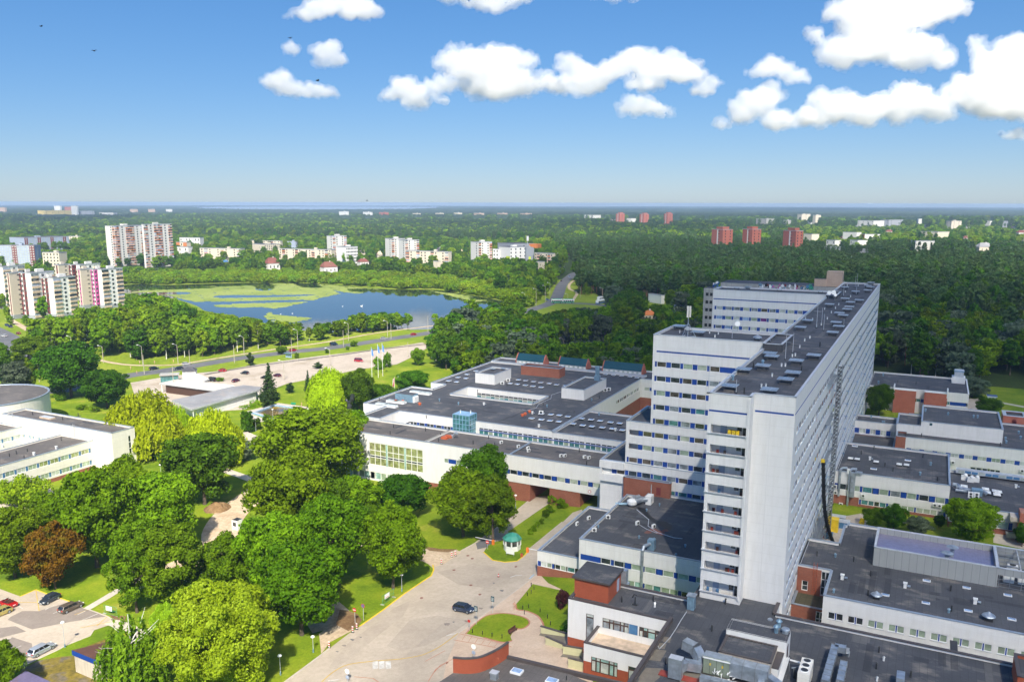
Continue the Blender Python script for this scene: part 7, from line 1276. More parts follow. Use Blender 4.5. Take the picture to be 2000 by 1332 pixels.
fill('pines',[(-100,447),(-100,428),(600,426),(1100,430),(1600,436),(2120,436),(2120,449),(1560,452),(1200,448),(1000,440),(400,436)],21,[('pine',5),('forest_dark',2),('town_tree',1)],{'*':(20,30)},'tree in the far forest','dark pine forest',seed=13)
cand.sort(key=lambda c:-c[0]*c[6])
for c in cand[:215]:
 _,kd,i_,X,Y,h,R_,lab,grp,nm,rz=c;plant(kd,(X,Y,gz(X)),h,R_,lab,grp,rz,i_)
rest={}
for c in cand[215:]:rest.setdefault((c[1],c[2]),[]).append(c)
col_hidden=None
def mass(name,groups,label):
 """the remaining woods as one object: points that carry instances of the tree meshes"""
 pts=[];
 for(kd,i_),L_ in groups.items():
  for c in L_:pts.append((c,kd,i_))
 kinds=sorted({(p[1],p[2])for p in pts});me=bpy.data.meshes.new(name);me.from_pydata([(p[0][3],p[0][4],gz(p[0][3]))for p in pts],[],[])
 for an,ty in(('idx','INT'),('rot','FLOAT'),('sc','FLOAT_VECTOR')):
  a=me.attributes.new(an,ty,'POINT')
  if an=='idx':a.data.foreach_set('value',[kinds.index((p[1],p[2]))for p in pts])
  elif an=='rot':a.data.foreach_set('value',[p[0][10]for p in pts])
  else:a.data.foreach_set('vector',[v for p in pts for v in(p[0][6]/PR[p[1]][p[2]][3],p[0][6]/PR[p[1]][p[2]][3],p[0][5]/PR[p[1]][p[2]][2])])
 o=bpy.data.objects.new(name,me);COL.objects.link(o);tag(o,label,kind='stuff')
 ng=bpy.data.node_groups.new(name,'GeometryNodeTree');ng.interface.new_socket('Geometry',in_out='INPUT',socket_type='NodeSocketGeometry');ng.interface.new_socket('Geometry',in_out='OUTPUT',socket_type='NodeSocketGeometry')
 N_,K_=ng.nodes,ng.links;gi=N_.new('NodeGroupInput');go_=N_.new('NodeGroupOutput');src=gi.outputs[0];joins=N_.new('GeometryNodeJoinGeometry')
 def attr(nm_,ty):a=N_.new('GeometryNodeInputNamedAttribute');a.data_type=ty;a.inputs[0].default_value=nm_;return a.outputs[0]
 for q,(kd,i_)in enumerate(kinds):
  donor=DON[(kd,i_)];cmp_=N_.new('FunctionNodeCompare');cmp_.data_type='INT';cmp_.operation='EQUAL';K_.new(attr('idx','INT'),cmp_.inputs[2]);cmp_.inputs[3].default_value=q
  ins=N_.new('GeometryNodeInstanceOnPoints');K_.new(src,ins.inputs[0]);K_.new(cmp_.outputs[0],ins.inputs[1]);K_.new(attr('sc','FLOAT_VECTOR'),ins.inputs[6])
  cx=N_.new('ShaderNodeCombineXYZ');K_.new(attr('rot','FLOAT'),cx.inputs[2]);er=N_.new('FunctionNodeEulerToRotation');K_.new(cx.outputs[0],er.inputs[0]);K_.new(er.outputs[0],ins.inputs[5])
  jj=N_.new('GeometryNodeJoinGeometry')
  for d in donor:oi=N_.new('GeometryNodeObjectInfo');oi.transform_space='ORIGINAL';oi.inputs['Object'].default_value=d;oi.inputs['As Instance'].default_value=False;K_.new(oi.outputs['Geometry'],jj.inputs[0])
  K_.new(jj.outputs[0],ins.inputs[2]);K_.new(ins.outputs[0],joins.inputs[0])
 K_.new(joins.outputs[0],go_.inputs[0]);md=o.modifiers.new('trees','NODES');md.node_group=ng;return o
DON={}
for o in list(bpy.data.objects):
 if o.type=='EMPTY' and o.name.split('.')[0]in set(NAMES.values()):
  ch=kids(o)
  for(kd,L_)in PR.items():
   for i_,(cm,tm,_,_)in enumerate(L_):
    if ch and any(c.data==cm for c in ch)and(kd,i_)not in DON:DON[(kd,i_)]=ch
for key in list(rest):
 if key not in DON:
  c=rest[key].pop(0);plant(c[1],(c[3],c[4],gz(c[3])),c[5],c[6],c[7],c[8],c[10],c[2])
  for o in reversed(list(bpy.data.objects)):
   pass
  o=[q for q in bpy.data.objects if q.type=='MESH' and q.data==PR[c[1]][c[2]][0]][0].parent;DON[key]=kids(o)
far_keys={'pine','forest_dark','forest_spruce','town_tree'}
mass('forest',{k:v for k,v in rest.items()if k[0]in far_keys and v},'dark pine and mixed forest stretching to the horizon')
mass('woodland',{k:v for k,v in rest.items()if k[0]not in far_keys and v},'green broadleaf woods and scrub around the lake and clinic')
print('trees',len(cand))
m,n,l,b=nodes('canopy');b.inputs['Roughness'].default_value=.9;b.inputs['Specular IOR Level'].default_value=.1
g1=_noise(n,l,.0011,5,_pos(n,l,(1,1,1)),.6);g2=_noise(n,l,.02,6,_pos(n,l),.8)
cc=_ramp(n,l,g1,[(.35,(.022,.045,.018)),(.5,(.035,.06,.02)),(.6,(.075,.10,.03)),(.72,(.03,.05,.02))]);cc=_mix(n,l,_ramp(n,l,g2,[(.35,(.7,)*3),(.6,(0,)*3)]),cc,(.010,.022,.010));l.new(cc,b.inputs['Base Color'])
V=[];Fc=[];nr,na=150,420;rr_=np.random.default_rng(4)
for i in range(nr):
 R_=3900*(15900/3900)**(i/(nr-1))
 for j in range(na):
  a=YAW+rad(-36+72*j/(na-1));X,Y=R_*math.sin(a),R_*math.cos(a)
  V.append((X,Y,(1 if i==0 else 1)*(13+10*rr_.random()+5*math.sin(X*.0013)*math.cos(Y*.0009))if i else-3))
Fc=[(i*na+j,i*na+j+1,(i+1)*na+j+1,(i+1)*na+j)for i in range(nr-1)for j in range(na-1)]
flw=fl
Fc=[f for f in Fc if not inpoly(V[f[0]][0],V[f[0]][1],flw)]
me=bpy.data.meshes.new('distant_forest');me.from_pydata(V,[],Fc);me.materials.append(MATS['canopy']);o=bpy.data.objects.new('distant_forest',me);COL.objects.link(o);tag(o,'distant forest canopy up to the horizon',kind='stuff')
def loft(mb,secs,mat):
 n=len(secs[0]);k=len(mb.v);i=mb.mi(mat)
 for s in secs:mb.v+=[tuple(p)for p in s]
 for a in range(len(secs)-1):
  for t in range(n):mb.f.append((k+a*n+t,k+a*n+(t+1)%n,k+(a+1)*n+(t+1)%n,k+(a+1)*n+t));mb.m.append(i)
 mb.f.append(tuple(k+n-1-t for t in range(n)));mb.m.append(i);mb.f.append(tuple(k+(len(secs)-1)*n+t for t in range(n)));mb.m.append(i)
plain('car_paint',(.3,.3,.3),.25,.4,.03,spec=.8)
CARM={}
def car_meshes(kind):
 L_,H_={'wagon':(4.7,1.48),'hatch':(4.2,1.46),'van':(4.6,1.95),'convertible':(4.2,1.35)}[kind];W=.88;hl=L_/2
 def sec(x,w,z0,zb,zt,wt):return[(x,-w,z0),(x,w,z0),(x,w*1.02,(z0+zb)/2),(x,w,zb),(x,wt,zt),(x,-wt,zt),(x,-w,zb),(x,-w*1.02,(z0+zb)/2)]
 bw=.93 if kind!='van' else 1.1;b=MB()
 loft(b,[sec(-hl,.70,.42,.70,.80,.62),sec(-hl+.12,.82,.26,.82,bw,.74),sec(-hl+.9,W,.22,.84,bw+.02,.80),sec(0,W,.22,.84,bw,.80),sec(hl-1.5,W,.22,.80,bw-.03,.78),sec(hl-.45,.84,.24,.68,.80 if kind!='van' else .95,.70),sec(hl,.66,.38,.58,.64,.52)],'car_paint')
 g=MB();r0={'wagon':(-hl+.12,-hl+.55,.55,1.25),'hatch':(-hl+.2,-hl+.75,.35,1.05),'van':(-hl+.08,-hl+.3,.9,1.6),'convertible':(.1,.12,.5,1.0)}[kind]
 gw=.80;t_=.62;z0,z1=bw,H_
 def gs(x,w,z):return(x,w,z)
 pr=[(r0[0],z0),(r0[1],z1-.07),(r0[2],z1),(r0[3],z0-.02)]
 if kind!='convertible':
  roofm=MB();secs=[]
  for s in(-1,1):
   g.face([(pr[0][0],s*gw,z0-.02),(pr[3][0],s*gw,z0-.02),(pr[2][0],s*t_,z1-.05),(pr[1][0],s*t_,z1-.09)],'glass_car')
  g.face([(pr[0][0],-gw,z0-.02),(pr[0][0],gw,z0-.02),(pr[1][0],t_,z1-.09),(pr[1][0],-t_,z1-.09)],'glass_car');g.face([(pr[3][0],-gw,z0-.02),(pr[3][0],gw,z0-.02),(pr[2][0],t_,z1-.05),(pr[2][0],-t_,z1-.05)],'glass_car')
  loft(b,[[(pr[1][0]-.08,-t_-.03,z1-.12),(pr[1][0]-.08,t_+.03,z1-.12),(pr[1][0],t_,z1-.04),(pr[1][0],-t_,z1-.04)],[((pr[1][0]+pr[2][0])/2,-t_-.04,z1-.07),((pr[1][0]+pr[2][0])/2,t_+.04,z1-.07),((pr[1][0]+pr[2][0])/2,t_-.03,z1+.02),((pr[1][0]+pr[2][0])/2,-t_+.03,z1+.02)],[(pr[2][0]+.05,-t_-.03,z1-.08),(pr[2][0]+.05,t_+.03,z1-.08),(pr[2][0],t_,z1-.01),(pr[2][0],-t_,z1-.01)]],'car_paint')
  for s in(-1,1):
   for u in(0,.36,.66,1):
    a=Vector((pr[0][0]+(pr[3][0]-pr[0][0])*u,s*(gw+.012),z0-.03));c=Vector((pr[1][0]+(pr[2][0]-pr[1][0])*u,s*(t_+.012),z1-.07));b.tube(a,c,.035,.03,'car_paint',5)
   b.box((pr[3][0]-.35,s*.98-.09,z0+.02),(pr[3][0]-.2,s*.98+.09,z0+.15),'car_paint')
 else:
  g.face([(1.0,-gw,z0),(1.0,gw,z0),(.55,t_,z1),(.55,-t_,z1)],'glass_car');g.box((-1.2,-.66,z0-.02),(.6,.66,z0+.03),'black');g.box((-1.0,-.6,z0),(-.75,.6,z0+.3),'wood');g.box((-.1,-.55,z0),(.1,-.1,z0+.32),'wood');g.box((-.1,.1,z0),(.1,.55,z0+.32),'wood')
 wh=MB();wh.tube((0,-.11,0),(0,.11,0),.32,.32,'rubber',18);rm=MB();rm.tube((0,-.125,0),(0,.125,0),.21,.21,'galv',12)
 hlm=MB();hlm.box((-.1,-.16,-.06),(.06,.16,.06),'lamp_white');tl=MB();tl.box((-.04,-.12,-.1),(.05,.12,.1),'red_paint');npm=MB();npm.box((-.02,-.26,-.06),(.02,.26,.06),'frame')
 out=[]
 for nm,m_,loc in(('body',b,(0,0,0)),('windows',g,(0,0,0)),('wheel',wh,None),('headlight',hlm,None),('tail_light',tl,None),('number_plate',npm,None)):
  o=m_.build(nm,None);out.append(o.data);bpy.data.objects.remove(o)
 o=rm.build('rim',None);out.append(o.data);bpy.data.objects.remove(o);return out,hl
def car(x,y,hx,hy,color,label,kind='wagon',group=None,z=None,name='parked_car'):
 """car at photo pixel (x, y) with its nose towards pixel (hx, hy)"""
 if kind not in CARM:CARM[kind]=car_meshes(kind)
 ms,hl=CARM[kind];p=G(x,y);q=G(hx,hy);a=math.atan2(q.y-p.y,q.x-p.x);p.z+=.1 if z is None else z
 mn='paint_'+'_'.join(str(int(c*99))for c in color)
 if mn not in MATS:m=MATS['car_paint'].copy();MATS[mn]=m;r_=[nd for nd in m.node_tree.nodes if nd.type=='VALTORGB'][0].color_ramp.elements;r_[0].color=(*[c*.97 for c in color],1);r_[1].color=(*color,1);m.name=mn
 o=thing(name,p,label,'van' if kind=='van' else 'car',group);o.rotation_euler.z=a
 sl_=(gz(p.x+math.cos(a))-gz(p.x-math.cos(a)))/2;o.rotation_euler.y=-math.atan(sl_)if abs(math.cos(a))>.1 else 0
 def add(me,nm,loc,par=o,mat=None):
  c=bpy.data.objects.new(nm,me);COL.objects.link(c);c.parent=par;c.location=loc
  if mat:c.material_slots[0].link='OBJECT';c.material_slots[0].material=MATS[mat]
  return c
 add(ms[0],'body',(0,0,0),mat=mn);add(ms[1],'windows',(0,0,0))
 for sx in(-1,1):
  for sy in(-1,1):w_=add(ms[2],'wheel',(sx*(hl-.85),sy*.80,.32));add(ms[6],'rim',(0,0,0),w_)
  add(ms[3],'headlight',(hl-.12,sx*.6,.66));add(ms[4],'tail_light',(-hl+.03,sx*.68,.80))
 add(ms[5],'number_plate',(hl+.0,0,.45));add(ms[5],'number_plate',(-hl-.01,0,.62));return o
def E7(x,y):return e7(x,y)
car(907,1194,950,1203,(.05,.07,.12),'dark blue-grey estate car alone on the wide driveway')
car(*e7(515,500),*e7(380,570),(.05,.065,.09),'dark slate hatchback with roof bars beside the yellow-edged bay','hatch','cars in the left car park');car(*e7(735,585),*e7(880,520),(.16,.13,.10),'brown-grey estate car parked in the marked bay','wagon','cars in the left car park')
car(*e7(85,545),*e7(-60,490),(.55,.01,.01),'bright red open convertible at the left edge','convertible','cars in the left car park');car(*e7(5,640),*e7(-140,700),(.50,.42,.14),'pale gold car cut by the left edge','hatch','cars in the left car park');car(*e7(435,1025),*e7(590,945),(.45,.49,.55),'silver-blue estate car parked along the bottom kerb','wagon','cars in the left car park')
R_='cars on the main road';K_='cars on the gravel car park'
for a in((301,722,340,716,(.02,.03,.04),'dark estate car leading the left part of the main road','wagon',R_),(349,722,300,728,(.03,.04,.07),'dark blue car beside the small white kiosk on the road','hatch',R_),(364,713,410,706,(.75,.75,.75),'white hatchback on the main road near the kiosk','hatch',R_),(573,686,620,680,(.45,.01,.03),'red car on the main road by the bus stop','wagon',R_),(652,675,700,670,(.01,.03,.06),'black-blue car in the middle of the main road','van',R_),(750,663,800,657,(.5,.52,.55),'silver car on the main road, right of the black one','hatch',R_),(808,655,850,649,(.5,.01,.02),'small red car at the right end of the visible road','hatch',R_),(434,726,400,722,(.6,.01,.02),'bright red car at the left of the gravel car park','hatch',K_),(478,731,430,727,(.02,.025,.03),'black car in the middle of the gravel car park','hatch',K_),(461,746,500,735,(.12,.02,.05),'dark wine-red car nearest the flat pavilion','hatch',K_),(541,736,520,733,(.12,.02,.04),'dark red car with white nose behind the tall spruce','hatch',K_),(517,740,500,738,(.02,.02,.02),'black car mostly hidden by the tall spruce','hatch',K_),(701,707,740,709,(.45,.015,.03),'red van at the far end of the gravel car park','van',K_),(413,745,400,744,(.03,.035,.04),'black car parked behind the white pavilion roof','van',K_),(14,637,30,641,(.01,.05,.2),'blue car in the far left street','hatch','cars in the far left street'),(21,640,40,644,(.02,.02,.06),'dark car just ahead of the blue one','hatch','cars in the far left street'),(36,653,20,648,(.35,.06,.03),'brick-red car in the far left street','hatch','cars in the far left street'),(8,658,-10,656,(.8,.8,.8),'white car at the edge of the far left street','hatch','cars in the far left street'),(1086,552,1080,560,(.05,.07,.10),'dark car at the left side of the avenue','hatch','cars on the avenue'),(1096,550,1100,543,(.03,.04,.06),'black car in the middle of the avenue','hatch','cars on the avenue'),(1112,542,1108,549,(.2,.35,.6),'light blue car far up the avenue','hatch','cars on the avenue'),(1069,587,1090,580,(.1,.25,.5),'blue car just ahead of the articulated bus','hatch','cars on the avenue')):
 car(*a[:4],a[4],a[5],a[6],a[7])
def bus(x0,y0,x1,y1,label,mats,joint=False,H_=3.1):
 a=G(x0,y0);b_=G(x1,y1);d=b_-a;L_=d.length;an=math.atan2(d.y,d.x);o=thing('bus',a,label,'bus','buses at the avenue junction');o.rotation_euler.z=an;o['_o']=(0,0,0)
 parts=[(0,L_*.49),(L_*.52,L_)]if joint else[(0,L_)]
 for s,e in parts:
  mb=MB();mb.box((s,-1.25,.35),(e,1.25,1.2),mats[0]);mb.box((s,-1.25,1.2),(e,1.25,H_),mats[1]);mb.box((s+.8,-.9,H_),(e-.8,.9,H_+.3),mats[2]);mb.build('body',o)
  n=max(2,int((e-s)/1.5))
  for i in range(n):mb=MB();u=s+.3+(e-s-.6)*i/n;mb.box((u,-1.28,1.25),(u+(e-s-.6)/n-.2,1.28,2.4),'glass_dark');mb.build('window',o)
  for u in(s+1.6,e-1.8):mb=MB();mb.tube((u,-1.3,.5),(u,1.3,.5),.5,.5,'rubber',14);mb.build('wheel',o)
 if joint:mb=MB();mb.box((L_*.485,-1.15,.5),(L_*.525,1.15,H_-.1),'dark_metal');mb.build('bellows',o)
bus(1077,592,1121,592,'long green and white articulated bus crossing the avenue junction',('green_paint','white_paint','green_paint'),True);bus(1178,592,1166,594.5,'white bus with blue stripe waiting at the terminus',('blue_mid','white_paint','white_paint'));bus(1177,586.5,1168,587.5,'second white bus behind the blue-striped one',('white_paint','white_paint','cap_pale'));bus(1204,593,1215,597,'white bus half hidden by trees at the terminus',('white_paint','white_paint','cap_pale'))
def post(x,y,top,label,kind='lamp',arm=1,group='street lamps along the main road',mat='concrete_pole'):
 p=G(x,y);h=Zat(p,top)-p.z;o=thing('street_lamp' if kind!='pole' else 'utility_pole',p,label,'lamp' if kind!='pole' else 'pole',group);r0=.17 if h>6 else .06
 mb=MB();mb.tube(p,p+Vector((0,0,h)),r0,r0*.6,mat,8);mb.build('pole',o)
 if kind=='lamp':mb=MB();mb.tube(p+Vector((0,0,h-.1)),p+Vector((-1.7*arm,-.5,h+.5)),.06,.05,'cap_pale',6);mb.build('arm',o);mb=MB();q=p+Vector((-1.9*arm,-.55,h+.45));mb.box((q.x-.55,q.y-.2,q.z-.06),(q.x+.4,q.y+.2,q.z+.16),'lamp_white');mb.build('lamp_head',o)
 elif kind=='globe':mb=MB();mb.lathe(p+Vector((0,0,h)),[(.08,-.1),(.34,.02),(.36,.12),(.22,.3),(.05,.36)],'lamp_white',14);mb.build('lamp_shade',o);mb=MB();mb.tube(p,p+Vector((0,0,.7)),.13,.11,'galv_blue',8);mb.build('base',o)
for i,a in enumerate(((202,709,677,'lamp'),(279,715,676,'lamp'),(282,731,693,'pole'),(348,711,674,'lamp'),(371,713,684,'pole'),(477,694,658,'lamp'),(458,709,674,'pole'),(582,681,645,'lamp'),(570,692,660,'pole'),(671,678,645,'pole'),(681,666,632,'lamp'),(757,658,628,'lamp'),(764,663,632,'pole'),(836,650,617,'pole'),(77,746,703,'lamp'),(142,700,658,'lamp'),(340,765,715,'pole'),(555,742,706,'lamp'),(645,714,682,'lamp'),(797,699,668,'pole'),(1047,598,565,'lamp'),(1065,590,559,'lamp'),(1074,580,553,'lamp'),(1088,548,526,'lamp'),(1109,590,575,'lamp'),(1176,588,563,'lamp'),(1133,582,560,'pole'),(1025,600,573,'lamp'))):
 nm=['beside the street corner','left of the roadside people','by the kiosk forecourt','behind the white hatchback','at the small white kiosk','above the red gravel-lot car','left of the bright roadside tree','by the red car and bus stop','next to the bus stop','above the tall roadside bushes','behind the black-blue car','right of the black-blue car','beside the silver car','at the right end of the road','by the big roadside tree','in front of the belt trees at the left','standing in the white pavilion yard','rising from the gravel car park by the spruce','rising from the gravel above the lone willow','at the far corner of the gravel lot','low on the left verge of the avenue','on the left verge of the avenue, higher','nearest the avenue bend','at the top of the avenue','right of the articulated bus','above the blue-striped bus','at the right verge of the avenue','by the lake end of the avenue'][i]
 post(a[0],a[1],a[2],('tall street lamp ' if a[3]=='lamp' else 'bare concrete pole ')+nm,a[3],1,'street lamps along the main road' if a[3]=='lamp' else 'concrete poles along the main road')
for a in((548,1318,1281,'white-topped park lamp at the bottom by the driveway kerb'),(612,1274,1244,'low park lamp near the sand patch'),(785,1155,1123,'leaning white park lamp near the yellow kerb'),(1007,993,968,'slim lamp on the grass beside the passage road'),(315,935,908,'park lamp near the clipped round shrub'),(500,842,816,'lamp between the columnar thujas'),(533,815,800,'curved lamp standing in the pool'),(127,1264,1216,'white globe lamp on the kerb of the left car park'),(273,880,846,'thin lamp beside the left clinic hall')):
 post(*a,'globe',1,'park lamps in the hospital grounds','cap_pale')
def sign(x,y,top,label,kind):
 p=G(x,y);h=max(1.2,Zat(p,top)-p.z);o=thing('road_sign',p,label,'sign',None);mb=MB();mb.tube(p,p+Vector((0,0,h)),.045,.045,'cap_pale',6);mb.build('pole',o);f=Vector((.0,-.08,0));c=p+Vector((0,-.05,h-.35))
 def disc(r_,m_,d=0,dz=0):mb=MB();mb.tube(c+Vector((0,-.03-d,dz)),c+Vector((0,-.05-d,dz)),r_,r_,m_,20);return mb
 if kind=='noentry':disc(.42,'red_paint').build('sign_face',o);mb=MB();mb.box((c.x-.3,c.y-.1,c.z-.08),(c.x+.3,c.y-.06,c.z+.08),'frame');mb.build('white_bar',o)
 elif kind=='nostop':disc(.42,'red_paint').build('sign_rim',o);disc(.33,'blue_mid',.03).build('sign_face',o);mb=MB();M=Matrix.Translation(c)@Matrix.Rotation(rad(45),4,'Y');mb.box((-.36,-.1,-.035),(.36,-.09,.035),'red_paint',M=M);mb.build('red_bar',o)
 elif kind=='board':mb=MB();mb.box((c.x-.35,c.y-.06,c.z-.7),(c.x+.35,c.y-.02,c.z+.35),'teal');mb.build('sign_face',o);mb=MB();[mb.box((c.x-.25,c.y-.08,c.z-.5+.25*k),(c.x+.22,c.y-.065,c.z-.42+.25*k),'frame')for k in range(3)];mb.build('arrow_text',o)
 elif kind=='disc':disc(.45,'lamp_white').build('sign_face',o);mb=MB();mb.box((c.x-.3,c.y-.06,c.z-1.3),(c.x+.3,c.y-.02,c.z-.8),'bluegrey');mb.build('plate',o)
 elif kind=='small':disc(.28,'red_paint').build('sign_face',o)
for a in((*a5(645,950),a5(645,848)[1],'red no-entry sign on a white pole beside the sand patch','noentry'),(*a5(1506,470),a5(1506,410)[1],'red no-entry sign before the guard booth','noentry'),(*a5(700,930),a5(697,822)[1],'blue and red no-stopping sign by the yellow kerb','nostop'),(*a5(1540,885),a5(1540,772)[1],'tall dark green direction board beside the pavement','board'),(*a5(1432,960),a5(1434,835)[1],'dark green direction board near the parked estate car','board'),(*a5(1387,1000),a5(1387,920)[1],'small red-topped sign at the round lawn edge','small'),(*a5(1417,1195),a5(1413,1085)[1],'round white sign with plates by the curved brick wall','disc'),(*a5(597,1330),a5(594,1245)[1],'round white sign at the bottom of the driveway','disc')):sign(*a)
for x,y,lab in((629,1010,'left striped barrier post at the sand patch'),(655,990,'right striped barrier post at the sand patch'),(476,1110,'striped barrier post low on the driveway edge'),(1273,520,'striped barrier post at the upper sand edge'),(1297,512,'second striped barrier post at the upper sand edge'),(1206,565,'striped barrier post near the kerb bend')):
 p=G(*a5(x,y));o=thing('barrier_post',p+Vector((0,0,.1)),lab,'barrier','striped barrier posts');mb=MB();mb.box((p.x-.3,p.y-.15,p.z),(p.x+.3,p.y+.15,p.z+.16),'rubber');mb.build('foot',o)
 for k in range(5):mb=MB();M=Matrix.Translation(p+Vector((0,0,.3+.22*k)));mb.box((-.15,-.03,-.1),(.15,.03,.12),'red_paint' if k%2 else 'frame',M=M);mb.build('stripe',o)
p=G(*a5(1577,648));o=thing('traffic_cone',p,'red and white traffic cone in the middle of the driveway','cone');mb=MB();mb.box((p.x-.22,p.y-.22,p.z+.09),(p.x+.22,p.y+.22,p.z+.14),'rubber');mb.build('base',o);mb=MB();mb.lathe(p,[(.19,.13),(.11,.42),(.04,.78)],'red_paint',12);mb.lathe(p,[(.165,.3),(.13,.45)],'frame',12);mb.build('cone',o)
p=G(*a5(1666,470));o=thing('guard_booth',p,'octagonal white guard booth with a green domed roof at the barrier','booth');mb=MB();mb.lathe(p,[(1.9,0),(1.9,1.3)],'white_paint',8);mb.build('wall',o);mb=MB();mb.lathe(p+Vector((0,0,1.3)),[(1.78,0),(1.78,1.25)],'glass_dark',8);mb.build('glazing',o)
for k in range(8):a=2*math.pi*(k+.5)/8;mb=MB();mb.box((p.x+1.85*math.cos(a)-.13,p.y+1.85*math.sin(a)-.13,p.z+1.2),(p.x+1.85*math.cos(a)+.13,p.y+1.85*math.sin(a)+.13,p.z+2.7),'white_paint');mb.build('pillar',o)
mb=MB();mb.lathe(p+Vector((0,0,2.6)),[(2.15,0),(2.2,.14),(2.0,.4),(1.4,.95),(.6,1.3),(.08,1.4)],'booth_green',8);mb.build('roof',o)
p=G(*a5(1766,490));o=thing('barrier_gate',p,'orange barrier box with its white arm over the right lane','barrier');mb=MB();mb.box((p.x-.25,p.y-.25,p.z),(p.x+.25,p.y+.25,p.z+1.2),'orange_paint');mb.build('post',o);mb=MB();mb.box((p.x,p.y-.06,p.z+1),(p.x+3.6,p.y+.06,p.z+1.1),'frame');mb.build('arm',o)
p=G(*a5(1543,440));o=thing('barrier_gate',p,'orange barrier box at the shaded lane under the olive tree','barrier');mb=MB();mb.box((p.x-.25,p.y-.25,p.z),(p.x+.25,p.y+.25,p.z+1.2),'orange_paint');mb.build('post',o);mb=MB();mb.box((p.x-4.6,p.y-.06,p.z+1),(p.x,p.y+.06,p.z+1.1),'frame');mb.build('arm',o)
p=G(*a5(1653,512));o=thing('notice_board',p,'white notice board in front of the guard booth','sign');mb=MB();mb.box((p.x-1,p.y-.05,p.z+.5),(p.x+1,p.y+.05,p.z+1.5),'lamp_white');mb.build('board',o);mb=MB();mb.box((p.x-.9,p.y-.04,p.z),(p.x-.82,p.y+.04,p.z+.5),'steel');mb.box((p.x+.82,p.y-.04,p.z),(p.x+.9,p.y+.04,p.z+.5),'steel');mb.build('legs',o)
p=G(*a5(1728,520));o=thing('mailbox',p,'small orange box beside the notice board','box');mb=MB();mb.box((p.x-.2,p.y-.2,p.z),(p.x+.2,p.y+.2,p.z+.95),'orange_rust','wood');mb.tube((p.x,p.y,p.z+.95),(p.x,p.y,p.z+1.05),.12,.05,'wood',8);mb.build('body',o)
for c_,lab in(((e7(1080,625),e7(1210,655),e7(1105,530)),'wire fence panel with a white notice by the left car park'),((a5(822,830),a5(897,780),a5(855,745)),'wire fence panel with a white notice by the yellow kerb')):
 a=G(*c_[0]);b_=G(*c_[1]);o=thing('fence_panel',a,lab,'fence');mb=MB();d=b_-a
 for k in range(13):q=a+d*k/12;mb.tube(q,q+Vector((0,0,1.9)),.03 if k in(0,12)else .012,None,'green_paint',5)
 for z in(.1,1,1.9):mb.tube(a+Vector((0,0,z)),b_+Vector((0,0,z)),.025,None,'green_paint',5)
 mb.build('mesh_panel',o)
 for q in(a,b_):mb=MB();mb.box((q.x-.4,q.y-.15,q.z),(q.x+.4,q.y+.15,q.z+.14),'concrete');mb.build('foot',o)
 q=a+d*.4;u=d.normalized();mb=MB();M=Matrix.Translation(q+Vector((0,0,1.35)))@Matrix.Rotation(math.atan2(d.y,d.x),4,'Z');mb.box((-.75,-.07,-.45),(.75,-.03,.45),'frame',M=M);mb.box((-.6,-.08,-.3),(.6,-.071,-.22),'red_paint',M=M);mb.build('notice',o)
def bench(x,y,hx,hy,label,mat):
 p=G(x,y);q=G(hx,hy);a=math.atan2(q.y-p.y,q.x-p.x);o=thing('park_bench',p,label,'bench',None);o.rotation_euler.z=a;o['_o']=(0,0,0)
 for nm,bx in(('seat',(-1.1,-.25,.42,1.1,.25,.5)),('backrest',(-1.1,.25,.5,1.1,.32,.95)),('leg',(-.95,-.22,0,-.85,.28,.42)),('leg',(.85,-.22,0,.95,.28,.42))):mb=MB();mb.box(bx[:3],bx[3:],mat);mb.build(nm,o)
bench(*a5(1672,1010),*a5(1705,985),'dark wooden bench at the edge of the round lawn','wood');bench(*a6(295,203),*a6(330,188),'green bench on the lawn below the left clinic','green_paint');bench(*a6(118,375),*a6(145,362),'green bench by the left path among trees','green_paint');bench(*b6(690,604),*b6(735,610),'green bench at the pool, left of the orange person','green_paint');bench(*b6(415,558),*b6(450,565),'green bench on the lawn behind the pool','green_paint')
p=G(*e1(695,1225));
for bi,(x,y)in enumerate(((1735,862),(1745,893),(1790,760),(1765,775),(1773,853),(1848,880),(1895,920),(1915,965),(1808,735),(1409,1015),(1473,1028),(1535,1040),(1600,1050),(1790,712))):
 p=G(*a5(x,y));o=thing('bollard_lamp',p,'knee-high black garden bollard on the '+('round lawn by the bench' if 8<bi<13 else 'lawn beside the entrance building'),'bollard','black garden bollards on the entrance lawns');mb=MB();mb.tube(p,p+Vector((0,0,.8)),.07,.07,'black',8);mb.build('post',o);mb=MB();mb.tube(p+Vector((0,0,.8)),p+Vector((0,0,.88)),.12,.09,'dark_metal',8);mb.build('cap',o)
for i,(a,b_,w_)in enumerate((((262,350),(612,380),'upper'),((330,505),(612,560),'second'),((570,640),(835,660),'third'),((645,825),(862,860),'lowest'))):
 A_=G(*d6(a[0],a[1]+55));B_=G(*d6(b_[0],b_[1]+75));o=thing('ramp_wall',A_,w_+' pale green ramp wall with dark coping at the entrance','wall','ramp walls at the entrance');d=(B_-A_);d.z=0;n=Vector((-d.y,d.x,0)).normalized()*.16
 mb=MB();mb.prism([tuple((A_-n)[:2]),tuple((B_-n)[:2]),tuple((B_+n)[:2]),tuple((A_+n)[:2])],A_.z-.3,A_.z+1.35+.1*i,'yellow_wall');mb.build('wall',o);n*=1.35;e=d.normalized()*.1;mb=MB();mb.prism([tuple((A_-n-e)[:2]),tuple((B_-n+e)[:2]),tuple((B_+n+e)[:2]),tuple((A_+n-e)[:2])],A_.z+1.35+.1*i,A_.z+1.47+.1*i,'cap_dark');mb.build('coping',o)
